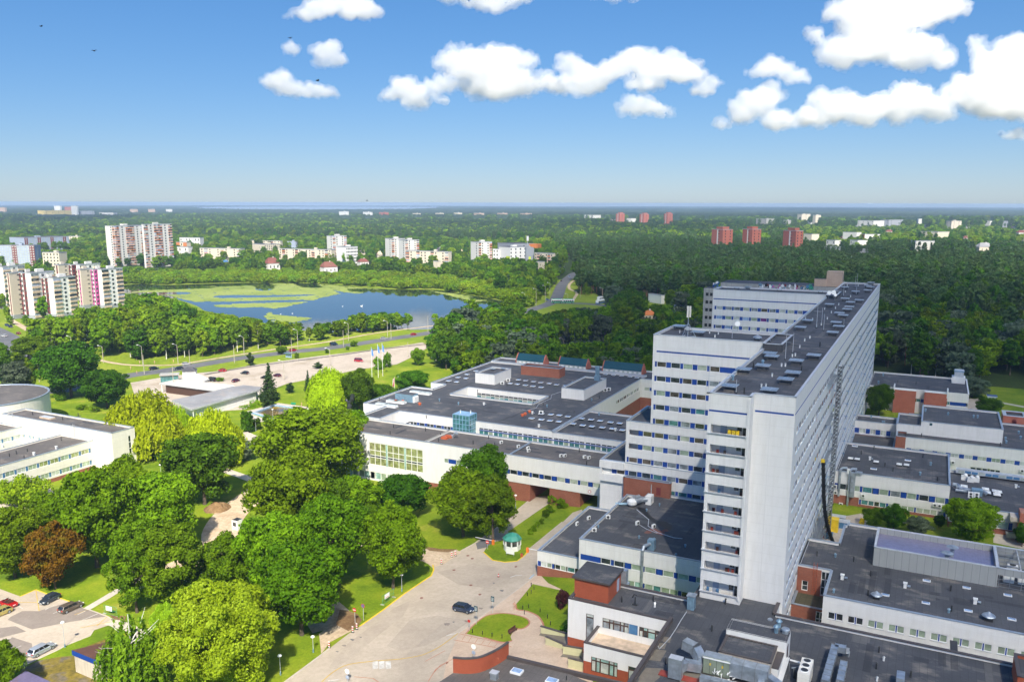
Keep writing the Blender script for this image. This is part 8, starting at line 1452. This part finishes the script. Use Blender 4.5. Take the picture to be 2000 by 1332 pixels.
for pl_ in([(230,440),(265,400),(600,440),(612,560),(430,490)],[(530,740),(570,700),(830,720),(862,850),(770,780)]):drape('ramp',px(pl_,d6),.16,'patch')
for x,y,top,lab,fm in((*b6(1307,405),b6(0,150)[1],'left of three flagpoles flying a blue flag','flag_blue'),(*b6(1356,392),b6(0,128)[1],'middle of three flagpoles flying a blue flag','flag_blue'),(*b6(1391,380),b6(0,120)[1],'right of three flagpoles flying a blue flag','flag_blue'),(*b6(1484,515),b6(0,385)[1],'flagpole with a hanging red-white-red flag behind the clinic roof','flag_red'),(*b6(1513,500),b6(0,378)[1],'bare white flagpole beside the red-white-red flag',None)):
 p=G(x,y);h=Zat(p,top)-p.z;o=thing('flagpole',p,lab,'flagpole','flagpoles left of the clinic');mb=MB();mb.tube(p,p+Vector((0,0,h)),.1,.06,'white_paint',8);mb.build('pole',o)
 if fm:
  n=8;w_=1.5;hh=3.2 if fm=='flag_blue' else 3.6
  for k,(z0,z1)in enumerate(((0,1),)if fm=='flag_blue' else((0,.4),(.4,.6),(.6,1))):
   mb=MB()
   for i in range(n):
    def fp(u,v):return(p.x-.1-w_*u*(1 if fm=='flag_red' else-1)*(.55+.3*v),p.y+.22*math.sin(u*7+v*2),p.z+h-.2-hh*v-1.1*u)
    vs_=[(i/n,z0),((i+1)/n,z0),((i+1)/n,z1),(i/n,z1)]
    if fm=='flag_red':vs_=[(z0,i/n),(z1,i/n),(z1,(i+1)/n),(z0,(i+1)/n)]
    mb.face([fp(*q)for q in vs_],'flag_white' if(fm=='flag_red' and k==1)else fm)
   mb.build('flag',o)
p=G(*b6(1130,690));h=Zat(p,b6(0,585)[1])-p.z;o=thing('statue',p,'dark bronze abstract statue on a pale plinth, half hidden by the huge tree','statue');mb=MB();mb.box((p.x-1.2,p.y-1.2,p.z),(p.x+1.2,p.y+1.2,p.z+2.2),'stone_tile');mb.build('plinth',o)
sk=[(0,0,2.2),(.3,0,3.6),(.2,0,5.0),(1.6,0,6.6),(1.7,0,8.4),(.7,0,h),(-.9,0,5.6),(-1.3,0,6.4)];mb=MB();q=[p+Vector(s)for s in sk]
for a,b_,r0,r1 in((0,1,1.0,.9),(1,2,.9,.7),(2,3,.7,.8),(3,4,.8,.7),(4,5,.7,.2),(2,6,.5,.35),(6,7,.55,.5)):mb.tube(q[a],q[b_],r0,r1,'bronze',10)
mb.build('figure',o)
pw=[(378,672),(545,612),(800,648),(820,700),(560,725)];W_=[G(*b6(*q))for q in pw];zp=ZL
o=thing('pond_basin',W_[0],'shallow ornamental pool with brownish water and blue-white rim','pool');mb=MB();mb.face([(q.x,q.y,zp+.2)for q in W_],'pool_water');mb.build('water',o)
mb=MB();
for a,b_ in zip(W_,W_[1:]+W_[:1]):
 d=(b_-a).normalized();n=Vector((-d.y,d.x,0))*.5;mb.prism([tuple((a-n-d*.5)[:2]),tuple((b_-n+d*.5)[:2]),tuple((b_+n+d*.5)[:2]),tuple((a+n-d*.5)[:2])],zp-.1,zp+.62+.003*len(mb.f),'frame_blue','cap_pale')
mb.build('rim',o);drape('path',ribbon([tuple((W_[4]+Vector((-3,-3,0)))[:2]),tuple((W_[0]+Vector((-3.5,-1,0)))[:2]),tuple((W_[1]+Vector((-1,3,0)))[:2]),tuple((W_[2]+Vector((3,3,0)))[:2])],3.5),.1,'stone_tile')
V_=Bld('pavilion',G(430,790),'long flat white pavilion with rusty roof patches beside the gravel car park')
def slabroof(pts,z,th,mat,wallpts=None,wall='white',glassy=None):
 W_=[P(*e8(*q),z)for q in pts];mb=MB();mb.prism([tuple(q[:2])for q in W_],z-th,z,'cap_pale',mat);V_.part('roof',mb);c=sum((q for q in W_),Vector())/len(W_);mb=MB();I_=[c+(q-c)*(.86)for q in W_];mb.prism([tuple(q[:2])for q in I_],ZL-.3,z-th-.003,wall);V_.part('wall',mb)
 for q in W_:e=c+(q-c)*.95;mb=MB();mb.tube((e.x,e.y,ZL),(e.x,e.y,z-th),.15,.15,'white_paint',8);V_.part('column',mb)
slabroof([(500,480),(1240,325),(1430,345),(1410,370),(700,575)],2.2,.6,'roof_grey');slabroof([(375,305),(560,265),(1130,325),(1150,335),(950,380)],1.8,.55,'roof_white',wall='frame_brown');slabroof([(600,262),(750,212),(790,215),(890,262),(840,285),(760,288)],1.6,.4,'roof_white')
for nm,x0,y0,x1,y1,z,lab,wm,rm in(('kiosk',378,215,580,190,1.2,'long grey flat-roofed kiosk at the road junction','glass_teal','concrete'),('kiosk',610,170,760,150,1.8,'white kiosk with a dark blue hipped roof beside the road','white_paint','roof_dark')):
 a=P(*e8(x0,y0),z);b_=P(*e8(x1,y1+15),z);o=thing(nm,a,lab,'kiosk');M=Matrix.Translation((a+b_)/2)@Matrix.Rotation(math.atan2(b_.y-a.y,b_.x-a.x),4,'Z');L_=(b_-a).length/2;mb=MB();mb.box((-L_*.9,-1.8,ZL-z),(L_*.9,1.8,-.35),wm,M=M);mb.build('wall',o);mb=MB()
 if rm=='concrete':mb.box((-L_,-2.6,-.35),(L_,2.6,0),rm,M=M)
 else:mb.v=[tuple(M@Vector(q))for q in((-L_,-2.4,-.3),(L_,-2.4,-.3),(L_,2.4,-.3),(-L_,2.4,-.3),(-L_*.3,0,1.3),(L_*.3,0,1.3))];mb.f=[(0,1,5,4),(1,2,5),(2,3,4,5),(3,0,4),(3,2,1,0)];mb.m=[mb.mi('roof_dark')]*5
 mb.build('roof',o)
p=G(*b6(655,235));o=thing('bus_shelter',p,'small glazed bus shelter beside the main road','shelter');mb=MB();mb.box((p.x-2,p.y,p.z),(p.x+2,p.y+.1,p.z+2.4),'glass_sky');mb.build('glass_wall',o);mb=MB();mb.box((p.x-2.2,p.y-1.3,p.z+2.4),(p.x+2.2,p.y+.3,p.z+2.55),'galv_blue');mb.build('roof',o)
a_=px([(400,733),(500,717),(640,699),(740,684),(838,672)]);o=thing('railing',(a_[0][0],a_[0][1],ZL),'long low steel railing between road verge and gravel car park','railing');mb=MB()
for a,b_ in zip(a_[:-1],a_[1:]):
 A_=Vector((*a,ZL));B_=Vector((*b_,ZL));n=int((B_-A_).length/3)
 for k in range(n):q=A_.lerp(B_,k/n);mb.tube(q,q+Vector((0,0,1.1)),.05,None,'steel',5)
 for z in(.6,1.1):mb.tube(A_+Vector((0,0,z)),B_+Vector((0,0,z)),.04,None,'steel',5)
mb.build('rail',o)
p=G(1936,787);o=thing('guard_booth',p,'tiny white hut with a dark blue roof on the far right lawn path','hut');h=Zat(p,770)-p.z;mb=MB();mb.box((p.x-1.3,p.y-1.3,p.z),(p.x+1.3,p.y+1.3,p.z+h*.8),'white_paint');mb.build('wall',o);mb=MB();mb.box((p.x-1.7,p.y-1.8,p.z+h*.8),(p.x+1.7,p.y+1.6,p.z+h*.86),'white_paint','blue');mb.build('roof',o)
for d_ in(-.8,.1):mb=MB();mb.box((p.x+d_,p.y-1.34,p.z+h*.42),(p.x+d_+.7,p.y-1.28,p.z+h*.66),'glass_dark');mb.build('window',o)
p0=[G(*e7(x,y))for x,y in((785,1225),(1000,1318),(1330,1250),(1130,1140))];sh=thing('shed',p0[0],'weathered white shed with flaking dark blue fascia under the birch','shed');zt=Zat(p0[0],e7(0,1050)[1])
mb=MB();mb.prism([tuple(q[:2])for q in p0],p0[0].z-.3,zt,'rust_white');mb.build('wall',sh);mb=MB();c=sum(p0,Vector())/4;mb.prism([tuple((c+(q-c)*1.08)[:2])for q in p0],zt,zt+.9,'blue_flake' if 'blue_flake' in MATS else 'blue','wood');mb.build('roof',sh)
p0=[P(*e7(x,y),1.2)for x,y in((70,1340),(265,1210),(560,1340),(500,1500),(60,1500))];sh=thing('shed',p0[1],'low shed with a rusty blue corrugated roof in the bottom left corner','shed');mb=MB();mb.prism([tuple(q[:2])for q in p0],-1.5,1.2,'rust_white','rusty_roof');mb.build('roof',sh)
p=G(*a6(1545,335));o=thing('portable_cabin',p,'tiny white cabin with dark glazing beside the sandy clearing','cabin');mb=MB();mb.box((p.x-.9,p.y-.9,p.z),(p.x+.9,p.y+.9,p.z+2.5),'white_paint','dark_metal');mb.build('body',o);mb=MB();mb.box((p.x-.5,p.y-.95,p.z+1),(p.x+.5,p.y-.91,p.z+2),'glass_dark');mb.build('window',o)
p=G(*a6(1415,205));mb=MB();mb.lathe(p,[(3.6,0),(3.0,.5),(1.6,1.4),(.3,1.9)],'soil',14)
for i,v in enumerate(mb.v):mb.v[i]=(v[0]+.3*math.sin(v[1]*3+v[2]*5),v[1]+.3*math.sin(v[0]*2.3),v[2])
tag(mb.build('soil_heap',None,org=p),'brown heap of soil beside the sandy clearing','heap')
p=Vector((-15.6,185,gz(0)));o=thing('mast_hoist',p,'tall steel lattice mast hoist fixed to the long tower side','hoist');mb=MB();z=p.z;r=.42;zt_=43
for dx,dy in((-r,-r),(r,-r),(r,r),(-r,r)):mb.box((p.x+dx-.07,p.y+dy-.07,z),(p.x+dx+.07,p.y+dy+.07,zt_),'steel')
k=0;zz=z
while zz<zt_-1:
 for s in(-r,r):mb.tube((p.x-r,p.y+s,zz),(p.x+r,p.y+s,zz+.75),.05,None,'dark_metal',4);mb.tube((p.x+s,p.y-r,zz),(p.x+s,p.y+r,zz+.75),.05,None,'dark_metal',4);mb.box((p.x-r,p.y+s-.04,zz+.7),(p.x+r,p.y+s+.04,zz+.82),'dark_metal')
 zz+=.85
mb.build('lattice_mast',o)
for zz in(40.5,32,24,16):mb=MB();[mb.tube((p.x,p.y+s,zz),(-17,p.y+s*3,zz),.06,None,'steel',5)for s in(-.5,.5)];mb.box((-17,p.y-9,zz-.15),(-16.2,p.y+1,zz-.05),'steel');mb.build('wall_tie',o)
pts=[(-16.3,171.1,25.5),(-16.0,171.2,22),(-15.8,171.6,18.5),(-15.4,172.3,15),(-14.9,173.2,12),(-14.0,174.0,9),(-12.8,174.3,6.6),(-12.3,174.3,5.4)];o=thing('debris_chute',pts[-1],'long black rubble chute hanging from the tower side down to an orange end','chute')
for a,b_ in zip(pts[:-1],pts[1:]):
 A_,B_=Vector(a),Vector(b_);n=max(2,int((B_-A_).length/1.0));
 for k in range(n):mb=MB();mb.tube(A_.lerp(B_,k/n),A_.lerp(B_,(k+1.12)/n),.42,.30,'black',12);mb.build('chute_segment',o)
mb=MB();q=Vector(pts[-1]);mb.tube(q,q+Vector((.3,0,-.9)),.5,.45,'orange_paint',12);mb.build('end_funnel',o);mb=MB();mb.box((-16.7,170.8,25.4),(-16.0,171.4,26.1),'yellow_paint');mb.build('hopper',o)
for x,y,sx,sy,sz,mt,nm,lab in((*d3(490,1010),2.2,2.0,2.9,'yellow_paint','site_container','tall yellow site box under the rubble chute'),(*d3(640,960),2.6,2.2,1.5,'blue_mid','skip','blue skip full of rubble beside the yellow box'),(*d3(570,870),3.0,1.8,1.2,'teal','skip','teal skip behind the blue one, with pale sacks'),(*d3(430,1120),1.6,1.3,1.3,'blue_mid','machine_box','small blue machine at the foot of the tower wall'),(*d3(370,1110),.8,.9,1.9,'burgundy','machine_box','dark red box by the scaffolding at the tower wall')):
 p=G(x,y);o=thing(nm,p,lab,'container');mb=MB();mb.box((p.x-sx/2,p.y-sy/2,p.z+.1),(p.x+sx/2,p.y+sy/2,p.z+sz),mt);mb.build('body',o);mb=MB();
 for k in range(4):u=p.x-sx/2+sx*(k+.5)/4;mb.box((u-.06,p.y-sy/2-.06,p.z+.1),(u+.06,p.y-sy/2,p.z+sz),mt)
 mb.box((p.x-sx/2-.06,p.y-sy/2-.08,p.z+sz),(p.x+sx/2+.06,p.y+sy/2+.06,p.z+sz+.1),mt if nm!='skip' else 'cap_pale');mb.build('ribs',o)
p=G(*d3(330,1000));o=thing('scaffold',(-15.9,178,p.z),'grey scaffold frames leaning at the tower foot','scaffold');r=random.Random(2);mb=MB()
for k in range(5):y=166+k*3;mb.tube((-15.6,y,p.z),(-15.9,y,12+r.random()*4),.07,None,'steel',6);mb.tube((-16.6,y,p.z),(-16.6,y,13+r.random()*3),.07,None,'steel',6)
for z in(6.5,9,11.5):mb.box((-16.7,166,z),(-15.5,178,z+.06),'steel')
mb.build('frame',o)
def person(x,y,rz,label,top='cloth_dark',legs='cloth_dark',skirt=False,z=0):
 p=G(x,y);o=thing('person',p+Vector((0,0,.1)),label,'person');o.rotation_euler.z=rz
 V={'pel':(0,0,.95),'ch':(0,0,1.25),'nk':(0,.0,1.47),'hd':(0,.02,1.60),'hd2':(0,.03,1.72),'kL':(.11,.06,.5),'fL':(.12,.0,.08),'tL':(.12,.16,.03),'kR':(-.11,-.04,.5),'fR':(-.12,-.22,.1),'tR':(-.12,-.08,.03),'sL':(.19,0,1.40),'eL':(.25,-.04,1.12),'hL':(.24,.08,.88),'sR':(-.19,0,1.40),'eR':(-.25,.04,1.12),'hR':(-.24,.16,.92)}
 R={'pel':.15,'ch':.16,'nk':.055,'hd':.095,'hd2':.085,'kL':.065,'kR':.065,'fL':.045,'fR':.045,'tL':.04,'tR':.04,'sL':.065,'sR':.065,'eL':.045,'eR':.045,'hL':.035,'hR':.035}
 E_=[('pel','ch'),('ch','nk'),('nk','hd'),('hd','hd2'),('pel','kL'),('kL','fL'),('fL','tL'),('pel','kR'),('kR','fR'),('fR','tR'),('ch','sL'),('sL','eL'),('eL','hL'),('ch','sR'),('sR','eR'),('eR','hR')]
 ks=list(V);me=bpy.data.meshes.new('body');me.from_pydata([V[k]for k in ks],[(ks.index(a),ks.index(b_))for a,b_ in E_],[]);b_=bpy.data.objects.new('body',me);COL.objects.link(b_);b_.parent=o;me.materials.append(MATS['skin'])
 b_.modifiers.new('skin','SKIN');sv=me.skin_vertices[0].data
 for i,k in enumerate(ks):sv[i].radius=(R[k],R[k])
 sv[0].use_root=True;s=b_.modifiers.new('sub','SUBSURF');s.levels=1;s.render_levels=1
 mb=MB();mb.lathe((0,0,0),[(.17,.92),(.20,1.1),(.22,1.35),(.10,1.47)],top,12);mb.build('jacket',o);mb=MB();mb.tube((.1,0,.95),(.11,.06,.5),.11,.085,legs,8);mb.tube((.11,.06,.52),(.12,0,.12),.085,.07,legs,8);mb.tube((-.1,0,.95),(-.11,-.04,.5),.11,.085,legs,8);mb.tube((-.11,-.04,.52),(-.12,-.2,.14),.085,.07,legs,8);mb.build('trousers',o)
 for s in(1,-1):mb=MB();mb.tube(Vector(V['sL' if s>0 else 'sR'])+Vector((0,0,.04)),V['eL' if s>0 else 'eR'],.08,.06,top,8);mb.tube(V['eL' if s>0 else 'eR'],V['hL' if s>0 else 'hR'],.06,.05,top,8);mb.build('sleeve',o)
 mb=MB();mb.lathe((0,-.01,1.64),[(.105,-.02),(.115,.06),(.08,.14),(.02,.165)],'wood',10);mb.build('hair',o);return o
person(*a5(1680,865),.5,'person in dark clothes walking on the curved entrance path');person(*a5(12,1290),2,'person in blue at the bottom edge under the pale willow','cloth_blue','cloth_blue');person(*b5(1022,330),1.2,'person in white on the roadside path, leftmost','cloth_white','cloth_dark');person(*b5(1092,285),1.2,'second roadside person, in grey-white','cloth_white','cloth_white');person(*b5(1208,285),1.0,'third roadside person in white top and dark skirt','cloth_white','cloth_dark');person(*b5(1356,275),1.0,'roadside person in an orange jacket','cloth_orange','cloth_orange');person(*b5(1070,365),3,'person in dark clothes at the road crossing','cloth_dark','cloth_dark');person(*b6(757,618),2,'person in orange beside the pool bench','cloth_orange','cloth_orange');person(*a6(1622,150),2,'person in white top on the sand track','cloth_white','cloth_blue')
for x,y,d_,lab in((80,52,90,'tiny dark bird high at the upper left'),(184,100,80,'small dark bird in the blue left of the clouds'),(567,75,90,'tiny bird above the small split cloud'),(620,158,70,'dark bird in front of the long small cloud'),(717,392,120,'small bird just above the horizon')):
 r_=ray(x,y);p=Vector(r_)*d_+Vector((0,0,CAM_H));o=thing('bird',p,lab,'bird','birds in the sky');o.rotation_euler.z=x;o['_o']=(0,0,0);mb=MB();mb.lathe((0,0,0),[(.01,-.16),(.05,-.08),(.055,.03),(.02,.14)],'black',8);mb.v=[(v[2],v[1],v[0])for v in mb.v];mb.build('body',o)
 for s in(-1,1):mb=MB();mb.face([(.05,s*.03,.02),(.02,s*.2,.09),(-.02,s*.36,.03),(-.06,s*.2,.06),(-.07,s*.03,.01)],'black');mb.face([(.05,s*.03,.03),(-.07,s*.03,.02),(-.06,s*.2,.07),(-.02,s*.36,.035),(.02,s*.2,.1)],'black');mb.build('wing',o)
for x,y,lab in((706,598.5,'white swan alone on the open lake'),(571,613,'small white bird on the lake, right of the other'),(548,614,'small white bird on the lake near the lily edge'),(669,599,'tiny white bird left of the swan')):
 p=G(x,y);p.z=ZL+.1;o=thing('swan',p,lab,'bird','white water birds on the lake');s=1.0 if x==706 else .5;mb=MB();mb.lathe(p,[(.5*s,0),(.6*s,.2*s),(.3*s,.5*s),(.05,.6*s)],'lamp_white',12);mb.v=[(p.x+(v[0]-p.x)*1.9,v[1],v[2])for v in mb.v];mb.build('body',o);mb=MB();mb.path([p+Vector((.8*s,0,.3*s)),p+Vector((1.2*s,0,.8*s)),p+Vector((1.1*s,0,1.2*s)),p+Vector((1.5*s,0,1.15*s))],.09*s,'lamp_white',7);mb.build('neck',o)
def cloudmat(name,dens,aniso=.0):
 m=bpy.data.materials.new(name);m.use_nodes=True;n,l=m.node_tree.nodes,m.node_tree.links;n.remove(n['Principled BSDF']);v=n.new('ShaderNodeVolumePrincipled');v.inputs['Color'].default_value=(1,1,1,1);v.inputs['Density'].default_value=dens;v.inputs['Anisotropy'].default_value=aniso;l.new(v.outputs[0],n['Material Output'].inputs['Volume']);MATS[name]=m;return m
cloudmat('cloud_mist',.0065);cloudmat('cloud_wisp',.0035);cloudmat('thin_mist',.0030,.8);cloudmat('thick_mist',.0009,.75)
TX=[]
for nm_,sc_,ty_,dp_ in(('billow',170,'VORONOI_F1',0),('puff',80,'VORONOI_F1',0),('curl',40,'VORONOI_F1',0),('fray',26,'BLENDER_ORIGINAL',4)):t=bpy.data.textures.new(nm_,'CLOUDS');t.noise_scale=sc_;t.noise_depth=dp_;t.noise_basis=ty_;TX.append(t)
def cloud(blobs,label,D=7000,vox=10,seed=0):
 """blobs = (x, y, r) in photo pixels: union of balls at distance D, billowed by two noises"""
 bm=bmesh.new();r=random.Random(seed);k=D/FPX;c0=None
 B_=list(blobs)+[tuple((blobs[i][j]+blobs[i+1][j])/2 for j in range(3))for i in range(len(blobs)-1)if math.hypot(blobs[i][0]-blobs[i+1][0],blobs[i][1]-blobs[i+1][1])<2.2*max(blobs[i][2],blobs[i+1][2])]
 for x,y,rp in B_:
  for q in range(13):
   a_=r.uniform(0,6.283);e_=r.uniform(.35,1.02);x_,y_=x+math.cos(a_)*rp*e_*1.25,y+math.sin(a_)*rp*e_*(.85 if math.sin(a_)<0 else .45)
   R_=rp*k*r.uniform(.32,.58);p=Vector(ray(x_,y_))*(D+r.uniform(-.8,.8)*rp*k)+Vector((0,0,CAM_H))
   if not q:p=Vector(ray(x,y))*D+Vector((0,0,CAM_H));R_=rp*k*.92
   c0=c0 or p.copy();bmesh.ops.create_icosphere(bm,subdivisions=2,radius=R_,matrix=Matrix.Translation(p-c0)@Matrix.Diagonal((1.1,1.1,.85,1)))
 me=bpy.data.meshes.new('cloud');bm.to_mesh(me);bm.free();me.materials.append(MATS['cloud_mist']);sz=(min(b_[2]for b_ in blobs)/30)**.5
 o=bpy.data.objects.new('cloud',me);COL.objects.link(o);rm=o.modifiers.new('merge','REMESH');rm.mode='VOXEL';rm.voxel_size=vox;o.location=c0;tag(o,label,'cloud','cumulus clouds')
 for t,s_ in zip(TX,(-62,-42,-20,22)):dm=o.modifiers.new('d','DISPLACE');dm.texture=t;dm.strength=s_*min(1,sz*1.1);dm.mid_level=.3;dm.texture_coords='GLOBAL'
 m2=me.copy();m2.materials.clear();m2.materials.append(MATS['cloud_wisp']);w_=bpy.data.objects.new('wisp',m2);COL.objects.link(w_);w_.parent=o;rm=w_.modifiers.new('merge','REMESH');rm.mode='VOXEL';rm.voxel_size=17
 for t,s_ in((TX[1],-60),(TX[3],90)):dm=w_.modifiers.new('d','DISPLACE');dm.texture=t;dm.strength=s_*min(1,sz*1.1);dm.mid_level=.25;dm.texture_coords='GLOBAL'
 return o
cloud([(640,8,28),(600,25,22),(685,15,30),(730,22,18),(565,32,10)],'cloud cut by the top edge, left of centre',seed=1)
cloud([(640,100,22),(655,118,18),(622,122,12)],'small ragged cloud with a left-hand puff',seed=2);cloud([(572,97,15)],'tiny round puff beside the ragged cloud',seed=3)
cloud([(538,160,24),(565,175,20),(600,178,18),(635,180,15),(655,184,9)],'small long cloud above the pond side',seed=4)
cloud([(885,120,34),(920,130,38),(985,120,38),(960,165,40),(1020,165,32),(870,165,24),(1065,160,26)],'big bright two-humped cumulus in the centre',seed=5);cloud([(790,175,28),(815,200,22),(760,185,16),(860,195,12),(840,172,14)],'lower left arm of the central cumulus',seed=6)
cloud([(1115,128,26),(1150,170,26),(1190,140,28),(1232,118,28),(1290,130,34),(1340,140,30),(1260,160,26),(1370,175,20),(1395,160,12),(1100,170,22)],'long bumpy cumulus right of centre',seed=7);cloud([(1255,205,24),(1228,214,18),(1288,218,18)],'small oval cloud beneath the long bumpy one',seed=8)
cloud([(920,-5,26),(970,5,26),(870,-12,24),(1020,-8,22)],'cloud at the top edge in the middle',seed=9);cloud([(1200,-8,18),(1160,-12,14),(1240,-6,14)],'thin cloud at the top edge right of centre',seed=10)
cloud([(1670,22,42),(1740,30,48),(1800,20,45),(1850,10,34),(1720,85,44),(1640,105,36),(1780,100,46),(1590,70,20),(1840,115,28),(1680,60,40)],'towering white cumulus at the upper right',seed=11);cloud([(1510,130,26),(1480,140,16),(1545,150,20),(1575,155,12)],'left outlier of the towering cumulus',seed=12)
cloud([(1490,195,34),(1450,225,26),(1520,235,28),(1412,243,14),(1570,230,24)],'low cumulus left of the right-hand row',seed=13);cloud([(1640,205,38),(1600,228,28),(1690,222,34),(1740,200,28),(1790,195,36),(1830,215,30),(1760,225,24)],'low flat-based cumulus row at the right',seed=14)
cloud([(1900,190,40),(1950,150,42),(1990,100,40),(1930,210,30),(1985,200,45),(1905,85,16),(1920,110,18),(2040,160,50)],'tall cumulus cut by the right edge',seed=15);cloud([(1990,262,14),(1960,266,10),(2010,272,12)],'small cloud scrap at the right edge',seed=16)
def shade(poly,H_,th,mat,label,seed):
 """cloud bank at height H_ whose shadow covers the ground polygon (world coordinates)"""
 off=SUN*(H_/SUN[2]);r=random.Random(seed);n=64;L_=0;q=smoothpts(poly+[poly[0]],8)[:-1];bm=bmesh.new();top=[];bot=[];c=Vector((sum(p[0]for p in q)/len(q),sum(p[1]for p in q)/len(q)))
 org=Vector((c.x+off[0],c.y+off[1],H_));rings=[]
 for s,dz in((.0,1),(.6,.98),(.85,.9),(.96,.55),(1,0),(.96,-.25),(.8,-.38),(0,-.42)):
  rings.append([bm.verts.new(((p[0]-c.x)*s*(1+.05*math.sin(i*.9+seed)),(p[1]-c.y)*s*(1+.05*math.sin(i*1.3)),dz*th))for i,p in enumerate(q)]if s else[bm.verts.new((0,0,dz*th))])
 for a,b_ in zip(rings[:-1],rings[1:]):
  N=max(len(a),len(b_))
  for i in range(N):
   j=(i+1)%N;f=[a[i],a[j],b_[j],b_[i]]if len(a)>1 and len(b_)>1 else([a[0],b_[j],b_[i]]if len(a)==1 else[a[i],a[j],b_[0]]);bm.faces.new(f)
 bmesh.ops.recalc_face_normals(bm,faces=bm.faces[:]);me=bpy.data.meshes.new('cloud');bm.to_mesh(me);bm.free();me.materials.append(MATS[mat]);o=bpy.data.objects.new('cloud',me);COL.objects.link(o);o.location=org;tag(o,label,'cloud')
shade([(-72,20),(-78,150),(-92,200),(-120,300),(-180,420),(-120,520),(200,600),(300,300),(200,40)],900,380,'thin_mist','thin cloud veil behind the camera shading the hospital',1)
far_=px([(840,650),(1040,600),(1010,560),(960,520),(1130,512),(1300,498),(1700,500),(2060,515),(2150,640)])+[(60,420),(-150,330)]
shade(far_,1100,400,'thick_mist','cloud behind the camera shading the pine forest',2)
shade(px([(700,444),(1200,446),(1500,452),(1530,462),(1300,468),(1000,462),(760,452)]),1100,500,'thick_mist','cloud shading a band of the far forest',3)
shade(px([(-80,452),(-80,438),(60,427),(280,428),(220,440),(60,450)]),1100,500,'thick_mist','cloud shading the forest at the far left',4)
bpy.ops.object.select_all(action='DESELECT')if False else None
mb=MB();mb.box((-17000,-3000,-8),(17000,17000,79),'white');hz=mb.build('haze');hz.data.materials.clear()
m=bpy.data.materials.new('haze_air');m.use_nodes=True;n,l=m.node_tree.nodes,m.node_tree.links;n.remove(n['Principled BSDF']);v=n.new('ShaderNodeVolumePrincipled');v.inputs['Color'].default_value=(.52,.70,1.0,1);v.inputs['Density'].default_value=.00009;v.inputs['Anisotropy'].default_value=.0;l.new(v.outputs[0],n['Material Output'].inputs['Volume']);hz.data.materials.append(m);tag(hz,kind='stuff')
for o in list(bpy.data.objects):
 if '_o' in o:del o['_o']
